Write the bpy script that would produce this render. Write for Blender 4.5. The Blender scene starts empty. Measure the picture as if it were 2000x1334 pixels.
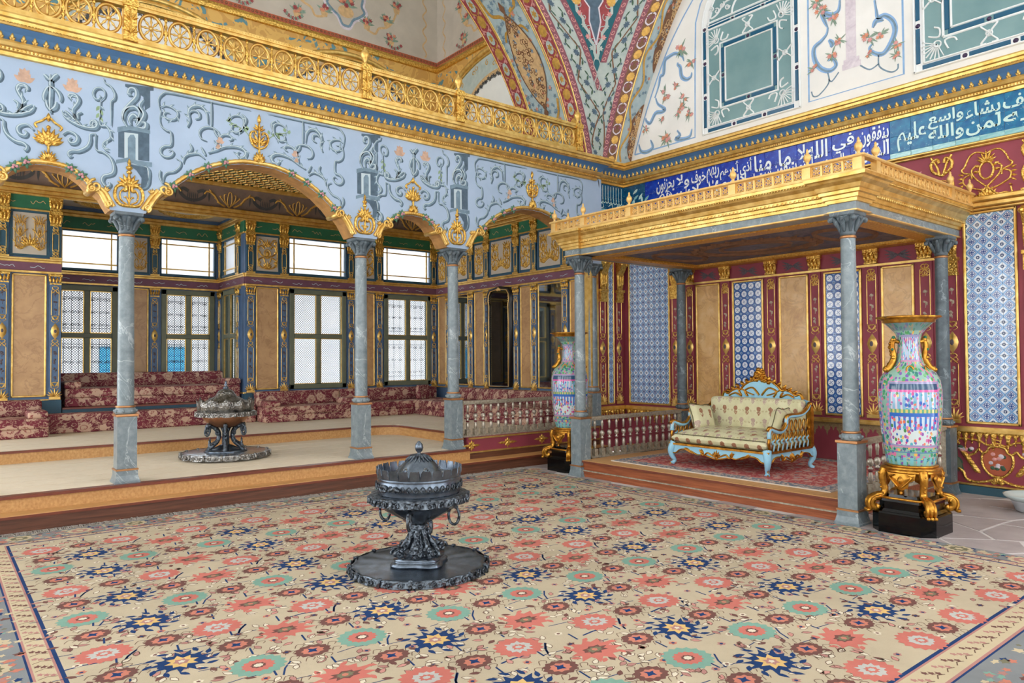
import bpy, math, random
from mathutils import Vector, Matrix
SC = bpy.context.scene
COL = SC.collection
random.seed(7)
PI = math.pi
# ---------------------------------------------------------------- camera
def set_camera():
    cam = bpy.data.cameras.new('camera'); o = bpy.data.objects.new('camera', cam); COL.objects.link(o)
    cam.sensor_width = 36.0; cam.lens = 1410.9 / 2000 * 36; cam.clip_end = 200; cam.clip_start = 0.05
    yaw, pit, rol = math.radians(50.993), math.radians(1.316), math.radians(-0.354)
    f = Vector((math.cos(yaw) * math.cos(pit), math.sin(yaw) * math.cos(pit), math.sin(pit)))
    r = f.cross(Vector((0, 0, 1))).normalized(); u = r.cross(f)
    r2 = r * math.cos(rol) + u * math.sin(rol); u2 = -r * math.sin(rol) + u * math.cos(rol)
    m = Matrix((r2, u2, -f)).transposed().to_4x4(); m.translation = (0, 0, 1.7)
    o.matrix_world = m; SC.camera = o
set_camera()
# ---------------------------------------------------------------- light: bright overcast sky
def set_world():
    w = bpy.data.worlds.new('overcast_sky'); SC.world = w; w.use_nodes = True
    bg = w.node_tree.nodes['Background']
    bg.inputs[0].default_value = (0.97, 0.985, 1.0, 1); bg.inputs[1].default_value = 3.7
set_world()
SC.view_settings.view_transform = 'Standard'
SC.view_settings.look = 'None'
SC.view_settings.exposure = 0.42
SC.view_settings.gamma = 1.0
SC.view_settings.use_curve_mapping = False
# ---------------------------------------------------------------- mesh builder
def frame(o, U, V):
    U = Vector(U); V = Vector(V); N = U.cross(V)
    m = Matrix((U, V, N)).transposed().to_4x4(); m.translation = o
    return m
def catm(P, n=6, closed=False):
    out = []; L = len(P)
    rng = range(L if closed else L - 1)
    for i in rng:
        p0 = P[(i - 1) % L] if closed or i > 0 else P[i]; p1 = P[i]; p2 = P[(i + 1) % L]
        p3 = P[(i + 2) % L] if closed or i + 2 < L else P[(i + 1) % L]
        for k in range(n):
            t = k / n; t2 = t * t; t3 = t2 * t
            out.append(tuple(0.5 * (2 * b + (c - a) * t + (2 * a - 5 * b + 4 * c - d) * t2 + (3 * b - a - 3 * c + d) * t3)
                             for a, b, c, d in zip(p0, p1, p2, p3)))
    if not closed: out.append(tuple(P[-1]))
    return out
def spiral(cx, cy, r0, r1, a0, turns, n=16):
    return [(cx + (r0 + (r1 - r0) * i / n) * math.cos(a0 + 2 * PI * turns * i / n), cy + (r0 + (r1 - r0) * i / n) * math.sin(a0 + 2 * PI * turns * i / n)) for i in range(n + 1)]
def ell(cx, cy, rx, ry, n=16, a0=0.0):
    return [(cx + rx * math.cos(a0 + 2 * PI * i / n), cy + ry * math.sin(a0 + 2 * PI * i / n)) for i in range(n)]
def leafpts(x, y, a, L, w, n=5):
    ca, sa = math.cos(a), math.sin(a); P = []
    for s in (1, -1):
        rr = range(n + 1) if s > 0 else range(n - 1, 0, -1)
        for i in rr:
            t = i / n; d = s * w * 0.5 * math.sin(PI * t ** 0.8)
            P.append((x + ca * L * t - sa * d, y + sa * L * t + ca * d))
    return P
class MB:
    def __init__(s, F=None):
        s.v = []; s.f = []; s.m = []; s.s = []; s.F = F
    def add(s, V, Fc, mat=0, sm=False):
        b = len(s.v); F = s.F
        for p in V:
            p = Vector(p); s.v.append(tuple(F @ p) if F else tuple(p))
        for f in Fc:
            s.f.append([b + i for i in f]); s.m.append(mat); s.s.append(sm)
        return s
    def box(s, x0, x1, y0, y1, z0, z1, mat=0):
        V = [(x0, y0, z0), (x1, y0, z0), (x1, y1, z0), (x0, y1, z0), (x0, y0, z1), (x1, y0, z1), (x1, y1, z1), (x0, y1, z1)]
        return s.add(V, [(0, 3, 2, 1), (4, 5, 6, 7), (0, 1, 5, 4), (1, 2, 6, 5), (2, 3, 7, 6), (3, 0, 4, 7)], mat)
    def fbox(s, x0, x1, y0, y1, z0, z1, t=0.01, mat=0):   # box with a chamfered top
        V = [(x0, y0, z0), (x1, y0, z0), (x1, y1, z0), (x0, y1, z0), (x0, y0, z1 - t), (x1, y0, z1 - t), (x1, y1, z1 - t), (x0, y1, z1 - t),
             (x0 + t, y0 + t, z1), (x1 - t, y0 + t, z1), (x1 - t, y1 - t, z1), (x0 + t, y1 - t, z1)]
        F = [(0, 3, 2, 1), (8, 9, 10, 11)]
        for i in range(4):
            j = (i + 1) % 4; F += [(i, j, 4 + j, 4 + i), (4 + i, 4 + j, 8 + j, 8 + i)]
        return s.add(V, F, mat)
    def poly(s, P, c0=0.0, c1=0.002, mat=0, side=True):
        a = sum(P[i][0] * P[(i + 1) % len(P)][1] - P[(i + 1) % len(P)][0] * P[i][1] for i in range(len(P)))
        if a < 0: P = P[::-1]
        n = len(P); V = [(x, y, c1) for x, y in P]; F = [tuple(range(n))]
        if side:
            V += [(x, y, c0) for x, y in P]
            F += [(n + i, n + (i + 1) % n, (i + 1) % n, i) for i in range(n)]
        return s.add(V, F, mat)
    def dome(s, P, c0, c1, mat=0, k=0.55):   # soft pillow over an outline
        n = len(P); cx = sum(p[0] for p in P) / n; cy = sum(p[1] for p in P) / n
        V = [(x, y, c0) for x, y in P] + [(cx + (x - cx) * k, cy + (y - cy) * k, c1) for x, y in P] + [(cx, cy, c1 + (c1 - c0) * .15)]
        F = []
        for i in range(n):
            j = (i + 1) % n; F += [(i, j, n + j, n + i), (n + i, n + j, 2 * n)]
        return s.add(V, F, mat, True)
    def rib(s, P, w, c=0.0, h=0.012, mat=0, closed=False, flat=False, taper=False):
        n = len(P); V = []; k = 2 if flat else 4
        for i, p in enumerate(P):
            a = P[(i - 1) % n] if closed or i > 0 else P[i]; b = P[(i + 1) % n] if closed or i < n - 1 else P[i]
            dx, dy = b[0] - a[0], b[1] - a[1]; L = math.hypot(dx, dy) or 1; nx, ny = -dy / L, dx / L
            ww = w[i] if isinstance(w, (list, tuple)) else w
            if taper: ww *= math.sin(PI * min(1, max(.08, (i + .4) / n))) ** .6
            x, y = p[0], p[1]
            if flat: V += [(x + nx * ww / 2, y + ny * ww / 2, c + h), (x - nx * ww / 2, y - ny * ww / 2, c + h)]
            else:
                hh = h if not taper else h * (.4 + .6 * ww / (w if not isinstance(w, (list, tuple)) else ww))
                V += [(x + nx * ww / 2, y + ny * ww / 2, c), (x + nx * ww * .27, y + ny * ww * .27, c + hh), (x - nx * ww * .27, y - ny * ww * .27, c + hh), (x - nx * ww / 2, y - ny * ww / 2, c)]
        F = []
        for i in range(n if closed else n - 1):
            j = (i + 1) % n
            for q in range(k - 1): F.append((i * k + q, i * k + q + 1, j * k + q + 1, j * k + q))
        return s.add(V, F, mat, not flat)
    def tube(s, P, r, n=6, mat=0, closed=False, cap=True, sm=True):
        P = [Vector(p) for p in P]; L = len(P); V = []; prev = None
        for i in range(L):
            a = P[(i - 1) % L] if closed or i > 0 else P[i]; b = P[(i + 1) % L] if closed or i < L - 1 else P[i]
            t = (b - a).normalized()
            if prev is None:
                prev = Vector((0, 0, 1)) if abs(t.z) < .9 else Vector((1, 0, 0))
            nrm = prev - t * prev.dot(t)
            if nrm.length < 1e-5: nrm = t.orthogonal()
            nrm.normalize(); prev = nrm; bi = t.cross(nrm)
            rr = r[i] if isinstance(r, (list, tuple)) else r
            for k in range(n):
                a_ = 2 * PI * k / n; V.append(P[i] + (nrm * math.cos(a_) + bi * math.sin(a_)) * rr)
        F = []
        for i in range(L if closed else L - 1):
            j = (i + 1) % L
            for k in range(n): F.append((i * n + k, i * n + (k + 1) % n, j * n + (k + 1) % n, j * n + k))
        if cap and not closed: F += [tuple(range(n))[::-1], tuple(range((L - 1) * n, L * n))]
        return s.add(V, F, mat, sm)
    def lathe(s, prof, n=24, c=(0, 0, 0), mat=0, lobe=None, sm=True, sx=1, sy=1, a0=0.0, cap=True):
        V = []; L = len(prof)
        for r, z in prof:
            for k in range(n):
                a = a0 + 2 * PI * k / n; q = r * (lobe(a, z) if lobe else 1)
                V.append((c[0] + q * math.cos(a) * sx, c[1] + q * math.sin(a) * sy, c[2] + z))
        F = []
        for i in range(L - 1):
            for k in range(n): F.append((i * n + k, i * n + (k + 1) % n, (i + 1) * n + (k + 1) % n, (i + 1) * n + k))
        if cap:
            if prof[0][0] > 1e-4: F.append(tuple(range(n))[::-1])
            if prof[-1][0] > 1e-4: F.append(tuple(range((L - 1) * n, L * n)))
        return s.add(V, F, mat, sm)
    def sqlathe(s, prof, c=(0, 0, 0), mat=0):   # square section stack, prof = (half width, z)
        return s.lathe([(r * 2 ** .5, z) for r, z in prof], 4, c, mat, sm=False, a0=PI / 4)
    def sweep(s, path, prof, mat=0, left=True, sm=False, cap=True):   # plan path, profile (out, z); out = to the right of travel unless left
        L = len(path); V = []; k = len(prof); sg = 1 if left else -1
        for i in range(L):
            p = Vector(path[i]).to_2d(); d0 = (p - Vector(path[i - 1]).to_2d()).normalized() if i else None
            d1 = (Vector(path[i + 1]).to_2d() - p).normalized() if i < L - 1 else None
            d0 = d0 or d1; d1 = d1 or d0
            n0 = Vector((-d0.y, d0.x)) * sg; n1 = Vector((-d1.y, d1.x)) * sg
            m = (n0 + n1).normalized(); m = m / max(.3, m.dot(n0))
            for o, z in prof: V.append((p.x + m.x * o, p.y + m.y * o, z))
        F = []
        for i in range(L - 1):
            for q in range(k - 1):
                f = (i * k + q, i * k + q + 1, (i + 1) * k + q + 1, (i + 1) * k + q)
                F.append(f if left else f[::-1])
        if cap: F += [tuple(range(k)), tuple(range((L - 1) * k, L * k))[::-1]]
        return s.add(V, F, mat, sm)
    def ball(s, c, r, n=8, m=5, mat=0, sz=1.0):
        return s.lathe([(max(1e-5, r * math.sin(PI * i / m)), -r * sz * math.cos(PI * i / m)) for i in range(m + 1)], n, c, mat, cap=False)
    def mesh(s, name, mats):
        me = bpy.data.meshes.new(name); me.from_pydata(s.v, [], s.f)
        for m in (mats if isinstance(mats, (list, tuple)) else [mats]): me.materials.append(m)
        me.polygons.foreach_set('material_index', s.m); me.polygons.foreach_set('use_smooth', s.s)
        me.update(); return me
    def build(s, name, mats, parent=None, **k):
        return link(name, s.mesh(name, mats), parent, **k)
def link(name, me, parent=None, loc=None, rz=0.0, kind=None, rot=None, scale=None):
    o = bpy.data.objects.new(name, me); COL.objects.link(o)
    if parent: o.parent = parent
    if loc is not None: o.location = loc
    if rot is not None: o.rotation_euler = rot
    elif rz: o.rotation_euler = (0, 0, rz)
    if scale is not None: o.scale = scale
    if kind: o['kind'] = kind
    return o
def tag(o, label, cat, group=None, kind=None):
    o['label'] = label
    if cat: o['category'] = cat
    if group: o['group'] = group
    if kind: o['kind'] = kind
    return o
def thing(name, label, cat, loc=(0, 0, 0), rz=0.0, group=None, kind=None):
    o = bpy.data.objects.new(name, None); COL.objects.link(o); o.empty_display_size = .1
    o.location = loc; o.rotation_euler = (0, 0, rz)
    return tag(o, label, cat, group, kind)
def struct(name, label, cat='wall'):
    return thing(name, label, cat, kind='structure')
def copy_tree(o, parent=None):
    c = o.copy(); COL.objects.link(c); c.parent = parent
    for ch in list(o.children): copy_tree(ch, c)
    return c
# frames: wall facing -Y (a = +x, b = z), wall facing -X (a = -y, b = z), floor (a = x, b = y)
def FY(y, x=0.0, z=0.0): return frame((x, y, z), (1, 0, 0), (0, 0, 1))
def FX(x, y=0.0, z=0.0): return frame((x, y, z), (0, -1, 0), (0, 0, 1))
def FZ(z, x=0.0, y=0.0): return frame((x, y, z), (1, 0, 0), (0, 1, 0))
# ---------------------------------------------------------------- shader expression helper
NT = None
class E:
    def __init__(s, k): s.k = k
    def __add__(a, b): return M('ADD', a, b)
    def __radd__(a, b): return M('ADD', b, a)
    def __sub__(a, b): return M('SUBTRACT', a, b)
    def __rsub__(a, b): return M('SUBTRACT', b, a)
    def __mul__(a, b): return M('MULTIPLY', a, b)
    def __rmul__(a, b): return M('MULTIPLY', b, a)
    def __truediv__(a, b): return M('DIVIDE', a, b)
    def __rtruediv__(a, b): return M('DIVIDE', b, a)
def setin(inp, v):
    if isinstance(v, E): NT.links.new(v.k, inp)
    elif isinstance(v, (tuple, list)):
        v = tuple(v); n = len(inp.default_value); inp.default_value = (v + (1.0,))[:n] if len(v) < n else v[:n]
    else: inp.default_value = v
def M(op, *a):
    n = NT.nodes.new('ShaderNodeMath'); n.operation = op
    for i, x in enumerate(a): setin(n.inputs[i], x)
    return E(n.outputs[0])
def absn(a): return M('ABSOLUTE', a)
def frac(a): return M('FRACT', a)
def flr(a): return M('FLOOR', a)
def mn(a, b): return M('MINIMUM', a, b)
def mx(a, b): return M('MAXIMUM', a, b)
def lt(a, b): return M('LESS_THAN', a, b)
def gt(a, b): return M('GREATER_THAN', a, b)
def sn(a): return M('SINE', a)
def cs(a): return M('COSINE', a)
def hyp(a, b): return M('SQRT', a * a + b * b)
def atan2(a, b): return M('ARCTAN2', a, b)
def band(x, a, b): return gt(x, a) * lt(x, b)
def obj(scale=1.0, gen='Object'):
    t = NT.nodes.new('ShaderNodeTexCoord'); sp = NT.nodes.new('ShaderNodeSeparateXYZ'); NT.links.new(t.outputs[gen], sp.inputs[0])
    return [E(sp.outputs[i]) for i in range(3)]
def vec(x, y, z=0.0):
    n = NT.nodes.new('ShaderNodeCombineXYZ')
    for i, v in enumerate((x, y, z)): setin(n.inputs[i], v)
    return E(n.outputs[0])
def ocoord(gen='Object'):
    t = NT.nodes.new('ShaderNodeTexCoord'); return E(t.outputs[gen])
def noise(v=None, scale=5.0, det=3.0, rough=.55, dist=0.0):
    n = NT.nodes.new('ShaderNodeTexNoise'); setin(n.inputs['Vector'], v if v is not None else ocoord())
    n.inputs['Scale'].default_value = scale; n.inputs['Detail'].default_value = det; n.inputs['Roughness'].default_value = rough; n.inputs['Distortion'].default_value = dist
    return E(n.outputs[0])
def vor(v=None, scale=5.0, feat='F1', out='Distance', rnd=1.0):
    n = NT.nodes.new('ShaderNodeTexVoronoi'); n.feature = feat; setin(n.inputs['Vector'], v if v is not None else ocoord())
    n.inputs['Scale'].default_value = scale; n.inputs['Randomness'].default_value = rnd
    return E(n.outputs[out])
def mix(f, A, B):
    n = NT.nodes.new('ShaderNodeMix'); n.data_type = 'RGBA'; setin(n.inputs[0], f); setin(n.inputs[6], A); setin(n.inputs[7], B)
    return E(n.outputs[2])
def ramp(f, stops, const=False):
    n = NT.nodes.new('ShaderNodeValToRGB'); setin(n.inputs[0], f); cr = n.color_ramp
    if const: cr.interpolation = 'CONSTANT'
    while len(cr.elements) < len(stops): cr.elements.new(.5)
    for e, (p, c) in zip(cr.elements, stops): e.position = p; e.color = tuple(c) + (1,)
    return E(n.outputs[0])
def smooth(x, a, b):
    n = NT.nodes.new('ShaderNodeMapRange'); n.interpolation_type = 'SMOOTHSTEP'; setin(n.inputs[0], x); n.inputs[1].default_value = a; n.inputs[2].default_value = b
    return E(n.outputs[0])
def rgb(*h):   # sRGB 0-255 to linear
    if len(h) == 1: h = [int(h[0][i:i + 2], 16) for i in (0, 2, 4)]
    return tuple(((c / 255) / 12.92 if c / 255 <= .04045 else ((c / 255 + .055) / 1.055) ** 2.4) for c in h)
def mat(name, col, rough=.5, metal=0.0, bump=None, bstr=.3, bdist=.01, spec=.5, trans=0.0, coat=0.0, emit=None):
    global NT
    m = bpy.data.materials.new(name); m.use_nodes = True; NT = m.node_tree
    b = NT.nodes['Principled BSDF']
    setin(b.inputs['Base Color'], col() if callable(col) else col)
    setin(b.inputs['Roughness'], rough() if callable(rough) else rough); b.inputs['Metallic'].default_value = metal
    b.inputs['Specular IOR Level'].default_value = spec; b.inputs['Transmission Weight'].default_value = trans
    if coat: b.inputs['Coat Weight'].default_value = coat; b.inputs['Coat Roughness'].default_value = .08
    if bump:
        n = NT.nodes.new('ShaderNodeBump'); n.inputs['Strength'].default_value = bstr; n.inputs['Distance'].default_value = bdist
        setin(n.inputs['Height'], bump()); NT.links.new(n.outputs[0], b.inputs['Normal'])
    return m
def vary(c, amt=.25, scale=6.0, det=4.0):
    c2 = tuple(x * (1 - amt) for x in c); c1 = tuple(min(1, x * (1 + amt * .5)) for x in c)
    return lambda: ramp(noise(None, scale, det), [(.3, c2), (.7, c1)])
# ---------------------------------------------------------------- materials
m = {}
GOLD = rgb(232, 178, 66)
m['gold'] = mat('gilding', lambda: ramp(noise(None, 9, 4), [(.3, rgb(206, 160, 76)), (.7, rgb(240, 208, 130))]), .36, .72, lambda: noise(None, 60, 3), .25, .004)
m['gold_pale'] = mat('pale_gilding', lambda: ramp(noise(None, 9, 4), [(.3, rgb(222, 176, 96)), (.7, rgb(240, 205, 138))]), .42, .45, lambda: noise(None, 60, 3), .2, .004)
m['gold_orn'] = mat('embossed_gilding', lambda: ramp(noise(None, 30, 4), [(.3, rgb(184, 130, 46)), (.65, rgb(244, 206, 112))]), .33, .85, lambda: vor(None, 55, 'SMOOTH_F1'), .8, .012)
m['gold_fret'] = mat('pierced_gilding', lambda: ramp(noise(None, 40, 4), [(.3, rgb(190, 128, 40)), (.7, rgb(235, 185, 90))]), .4, .6, lambda: vor(None, 80, 'SMOOTH_F1'), .6, .008)
m['bronze_gilt'] = mat('gilt_bronze', lambda: ramp(noise(None, 14, 4), [(.3, rgb(150, 96, 30)), (.7, rgb(228, 170, 70))]), .3, .9, lambda: noise(None, 40, 3), .4, .008)
m['sky_paint'] = mat('periwinkle_wall_paint', lambda: ramp(noise(None, 2.2, 5), [(.3, rgb(164, 186, 212)), (.7, rgb(176, 197, 222))]), .75, bump=lambda: noise(None, 40, 4), bstr=.05)
m['scroll_mid'] = mat('grey_blue_paint', vary(rgb(122, 148, 166), .25, 14), .75)
m['scroll_dark'] = mat('slate_paint', vary(rgb(84, 106, 124), .25, 14), .75)
m['scroll_lite'] = mat('pale_grey_paint', rgb(192, 210, 218), .75)
m['leaf_paint'] = mat('leaf_green_paint', vary(rgb(140, 168, 130), .2, 14), .75)
m['peach_paint'] = mat('peach_paint', vary(rgb(206, 172, 150), .25, 14), .75)
m['soffit'] = mat('aged_soffit', vary(rgb(186, 140, 84), .3, 8), .6, .25)
m['band_blue'] = mat('cornice_blue_paint', vary(rgb(78, 122, 168), .15, 3), .6)
m['marble'] = mat('grey_marble', lambda: mix(smooth(absn(noise(None, 1.7, 4, .5, 1.2) - .5), .0, .008) * .55 + .45, rgb(196, 206, 210), ramp(noise(None, 9, 8, .7), [(.25, rgb(98, 112, 118)), (.5, rgb(124, 138, 144)), (.8, rgb(158, 169, 174))])), .32, spec=.5)
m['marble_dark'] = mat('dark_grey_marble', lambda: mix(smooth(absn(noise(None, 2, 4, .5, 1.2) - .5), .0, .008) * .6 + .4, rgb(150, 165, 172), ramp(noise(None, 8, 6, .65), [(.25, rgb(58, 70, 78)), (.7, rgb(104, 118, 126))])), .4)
m['copper'] = mat('copper_ring', rgb(196, 142, 96), .35, .8)
m['alabaster'] = mat('amber_marble', lambda: mix(smooth(absn(noise(None, 3, 6, .6, 1.4) - .47), .0, .05) * .35 + .65, rgb(164, 112, 66), ramp(noise(None, 4, 6, .6), [(.25, rgb(196, 148, 88)), (.5, rgb(218, 174, 112)), (.75, rgb(230, 196, 144))])), .3)
m['alabaster_shaded'] = mat('shaded_amber_marble', lambda: mix(smooth(absn(noise(None, 3, 6, .6, 1.4) - .47), .0, .05) * .35 + .65, rgb(140, 98, 64), ramp(noise(None, 4, 6, .6), [(.25, rgb(176, 136, 92)), (.75, rgb(204, 164, 116))])), .35)  # same amber marble, with the arcade's shade put into the colour
m['red'] = mat('maroon_wall_paint', vary(rgb(146, 60, 74), .15, 2.5), .6)
m['red_dark'] = mat('deep_red_paint', rgb(122, 40, 52), .6)
m['teal'] = mat('teal_baseboard_paint', vary(rgb(58, 96, 112), .15, 3), .5)
m['blue_paint'] = mat('pilaster_blue_paint', vary(rgb(84, 112, 148), .2, 5), .55)
m['blue_deep'] = mat('dark_blue_green_paint', vary(rgb(44, 84, 104), .2, 5), .55)
m['green'] = mat('green_frieze_paint', vary(rgb(40, 112, 80), .2, 5), .55)
m['purple'] = mat('mauve_frieze_paint', vary(rgb(120, 76, 96), .2, 5), .6)
m['greyplaster'] = mat('painted_grey_plaster', vary(rgb(196, 186, 172), .12, 2), .8)
m['plaster'] = mat('white_plaster', lambda: ramp(noise(None, 1.5, 5), [(.3, rgb(226, 226, 222)), (.7, rgb(240, 239, 235))]), .8, bump=lambda: noise(None, 9, 4), bstr=.12)
m['ochre'] = mat('ochre_riser_wood', lambda: ramp(noise(vec(obj()[0] * 40, obj()[1] * 8, obj()[2] * 30), 1.0, 4), [(.3, rgb(182, 132, 76)), (.7, rgb(210, 164, 106))]), .5)
m['tread'] = mat('honey_tread_wood', lambda: ramp(noise(vec(obj()[0] * 3, obj()[1] * 30, obj()[2] * 30), 1.0, 4), [(.3, rgb(196, 144, 86)), (.7, rgb(216, 168, 110))]), .45)
m['walnut'] = mat('brown_riser_wood', lambda: ramp(noise(vec(obj()[0] * 2.5, obj()[1] * 2.5, obj()[2] * 40), 1.0, 5), [(.3, rgb(78, 46, 32)), (.7, rgb(116, 72, 52))]), .4)
m['redwood'] = mat('red_brown_dais_wood', lambda: ramp(noise(vec(obj()[0] * 30, obj()[1] * 2.5, obj()[2] * 40), 1.0, 5), [(.3, rgb(122, 62, 34)), (.7, rgb(170, 96, 58))]), .35)
m['nosing'] = mat('mahogany_nosing', vary(rgb(122, 62, 44), .2, 12), .35)
m['straw'] = mat('straw_matting', lambda: ramp(noise(vec(obj()[0] * 6, obj()[1] * 90, 0), 1.0, 4), [(.3, rgb(226, 208, 178)), (.7, rgb(244, 232, 212))]), .7, bump=lambda: noise(vec(obj()[0] * 200, obj()[1] * 40, 0), 1.0, 2), bstr=.15)
m['seam'] = mat('mat_seam', rgb(150, 116, 78), .8)
m['stone'] = mat('pinkish_paving_stone', lambda: ramp(noise(None, 2.2, 6, .65), [(.25, rgb(152, 142, 142)), (.5, rgb(172, 163, 162)), (.75, rgb(188, 180, 178))]), .55, bump=lambda: noise(None, 7, 5), bstr=.2)
m['grout'] = mat('pale_mortar', vary(rgb(214, 210, 208), .1, 6), .8)
m['lacquer'] = mat('black_lacquer', rgb(8, 8, 10), .1, spec=.35)
m['bronze'] = mat('dark_bronze', lambda: ramp(noise(None, 9, 4), [(.3, rgb(66, 74, 84)), (.7, rgb(118, 130, 144))]), .26, .85, lambda: noise(None, 50, 3), .2, .004)
m['bronze_chased'] = mat('chased_bronze', lambda: ramp(noise(None, 20, 4), [(.3, rgb(50, 56, 64)), (.7, rgb(112, 122, 132))]), .36, .8, lambda: vor(None, 42, 'SMOOTH_F1'), .9, .02)
m['silver_chased'] = mat('chased_tinned_copper', lambda: ramp(noise(None, 16, 4), [(.3, rgb(96, 94, 92)), (.7, rgb(170, 168, 164))]), .32, .85, lambda: vor(None, 48, 'SMOOTH_F1'), .8, .015)
m['silver_plain'] = mat('polished_tinned_copper', vary(rgb(200, 206, 214), .15, 5), .22, .9)
m['copper_bowl'] = mat('bare_copper_bowl', vary(rgb(176, 120, 84), .3, 9), .35, .8)
m['silver'] = mat('silvered_baluster', lambda: ramp(noise(None, 22, 4), [(.3, rgb(158, 146, 128)), (.7, rgb(216, 210, 198))]), .38, .6)
m['silver_base'] = mat('worn_silver_wood', lambda: ramp(noise(None, 26, 5), [(.3, rgb(140, 128, 108)), (.7, rgb(192, 184, 166))]), .5, .3)
m['redring'] = mat('dark_red_collar', rgb(106, 32, 40), .4)
m['frosted'] = mat('frosted_glass', rgb(200, 203, 206), .5, trans=.9, spec=.3)
m['olive'] = mat('olive_window_frame', vary(rgb(110, 116, 96), .15, 5), .5)
m['iron'] = mat('window_ironwork', rgb(52, 56, 60), .6)
m['lattice'] = mat('grey_lattice', rgb(84, 88, 90), .6)
m['mirror'] = mat('aged_mirror', rgb(150, 156, 164), .04, 1.0)
m['black'] = mat('black_frame', rgb(24, 22, 24), .3)
m['facade'] = mat('pale_courtyard_plaster', lambda: ramp(noise(None, 1.2, 4), [(.3, rgb(186, 192, 198)), (.7, rgb(212, 216, 220))]), .8)
m['shutter'] = mat('turquoise_shutter', rgb(60, 150, 190), .6)
m['glassgreen'] = mat('sea_green_glass', lambda: ramp(noise(None, 1.6, 4), [(.3, rgb(100, 138, 142)), (.7, rgb(124, 158, 160))]), .25)
m['glassblue'] = mat('deep_blue_glass', rgb(10, 84, 118), .2)
m['jewel'] = mat('dark_violet_glass', rgb(48, 30, 66), .2)
m['winwhite'] = mat('white_window_tracery', rgb(232, 236, 236), .6)
m['paintblue'] = mat('sky_blue_paint', vary(rgb(140, 178, 220), .15, 9), .75)
m['paintpink'] = mat('rose_paint', vary(rgb(218, 154, 150), .25, 20), .75)
m['paintgreen'] = mat('sage_paint', vary(rgb(136, 160, 142), .25, 20), .75)
m['paintgrey'] = mat('lilac_marble_paint', lambda: ramp(noise(None, 9, 6, .6, 1.0), [(.3, rgb(196, 184, 196)), (.7, rgb(226, 218, 224))]), .7)
m['paintorange'] = mat('orange_paint', vary(rgb(220, 146, 116), .25, 20), .75)
m['painttan'] = mat('tan_paint', vary(rgb(212, 176, 128), .2, 14), .75)
m['paintgold'] = mat('gold_paint', vary(rgb(214, 168, 84), .25, 20), .5, .35)
m['paintbrown'] = mat('umber_paint', vary(rgb(126, 88, 62), .25, 14), .7)
m['painttaupe'] = mat('taupe_cove_paint', vary(rgb(128, 108, 96), .2, 6), .75)
m['paintcharcoal'] = mat('charcoal_paint', vary(rgb(74, 74, 74), .2, 9), .75)
m['icegreen'] = mat('pale_aqua_paint', lambda: ramp(noise(None, 7, 4), [(.3, rgb(168, 182, 178)), (.7, rgb(188, 198, 192))]), .75)
m['iceblue'] = mat('pale_blue_paint', lambda: ramp(noise(None, 7, 4), [(.3, rgb(160, 182, 188)), (.7, rgb(184, 198, 200))]), .75)
m['crimson'] = mat('crimson_paint', vary(rgb(158, 68, 72), .2, 14), .7)
m['plum'] = mat('plum_paint', vary(rgb(140, 84, 96), .25, 30), .7)
m['tealpaint'] = mat('dark_teal_paint', rgb(24, 96, 108), .7)
m['green_dark'] = mat('bottle_green_paint', vary(rgb(64, 94, 74), .2, 14), .7)
m['skyframe'] = mat('sky_blue_lacquer', vary(rgb(150, 206, 232), .08, 5), .45)
m['terra'] = mat('brick_red_paint', rgb(178, 92, 62), .7)
def sofa_fabric():
    x, y, z = obj()
    u = y * 5.6; w = (x + z) * 6.4
    row = flr(w); px = frac(u + row * .5) - .5; py = frac(w) - .5
    head = lt(hyp(px * 1.1, (py - .16) * 1.0) + (noise(None, 45, 2) - .5) * .22, .2)
    bouq = lt(absn(px), (.32 - absn(py + .16)) * .55) * band(py, -.42, .1)
    spray = lt(hyp(absn(px) - .34, py + .02), .1)
    base = ramp(noise(None, 5, 3), [(.3, rgb(206, 202, 158)), (.7, rgb(226, 222, 186))])
    a = lt(frac(row * .5), .25); fc = mix(a, rgb(184, 158, 146), rgb(156, 106, 78))
    c = mix(spray * gt(noise(None, 70, 2), .48), base, rgb(186, 172, 130))
    return mix(mx(head, bouq * gt(noise(None, 80, 2), .45)) * gt(noise(None, 120, 2), .36), c, fc)
m['sofa'] = mat('cream_brocade', sofa_fabric, .6, bump=lambda: noise(None, 160, 2), bstr=.15)
def pillow_fabric():
    x, y, z = obj(); u = x * 6.0; w = z * 6.0 + .25
    row = flr(w); px = frac(u + row * .5) - .5; py = frac(w) - .5
    head = lt(hyp(px * 1.1, py - .16) + (noise(None, 45, 2) - .5) * .22, .2)
    bouq = lt(absn(px), (.32 - absn(py + .16)) * .55) * band(py, -.42, .1)
    base = ramp(noise(None, 5, 3), [(.3, rgb(206, 202, 158)), (.7, rgb(226, 222, 186))])
    fc = mix(lt(frac(row * .5), .25), rgb(184, 158, 146), rgb(156, 106, 78))
    return mix(mx(head, bouq * gt(noise(None, 80, 2), .45)) * gt(noise(None, 120, 2), .36), base, fc)
m['sofa_pillow'] = mat('cream_pillow_brocade', pillow_fabric, .6, bump=lambda: noise(None, 160, 2), bstr=.15)
m['piping'] = mat('dark_piping', rgb(96, 92, 62), .7)
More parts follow.
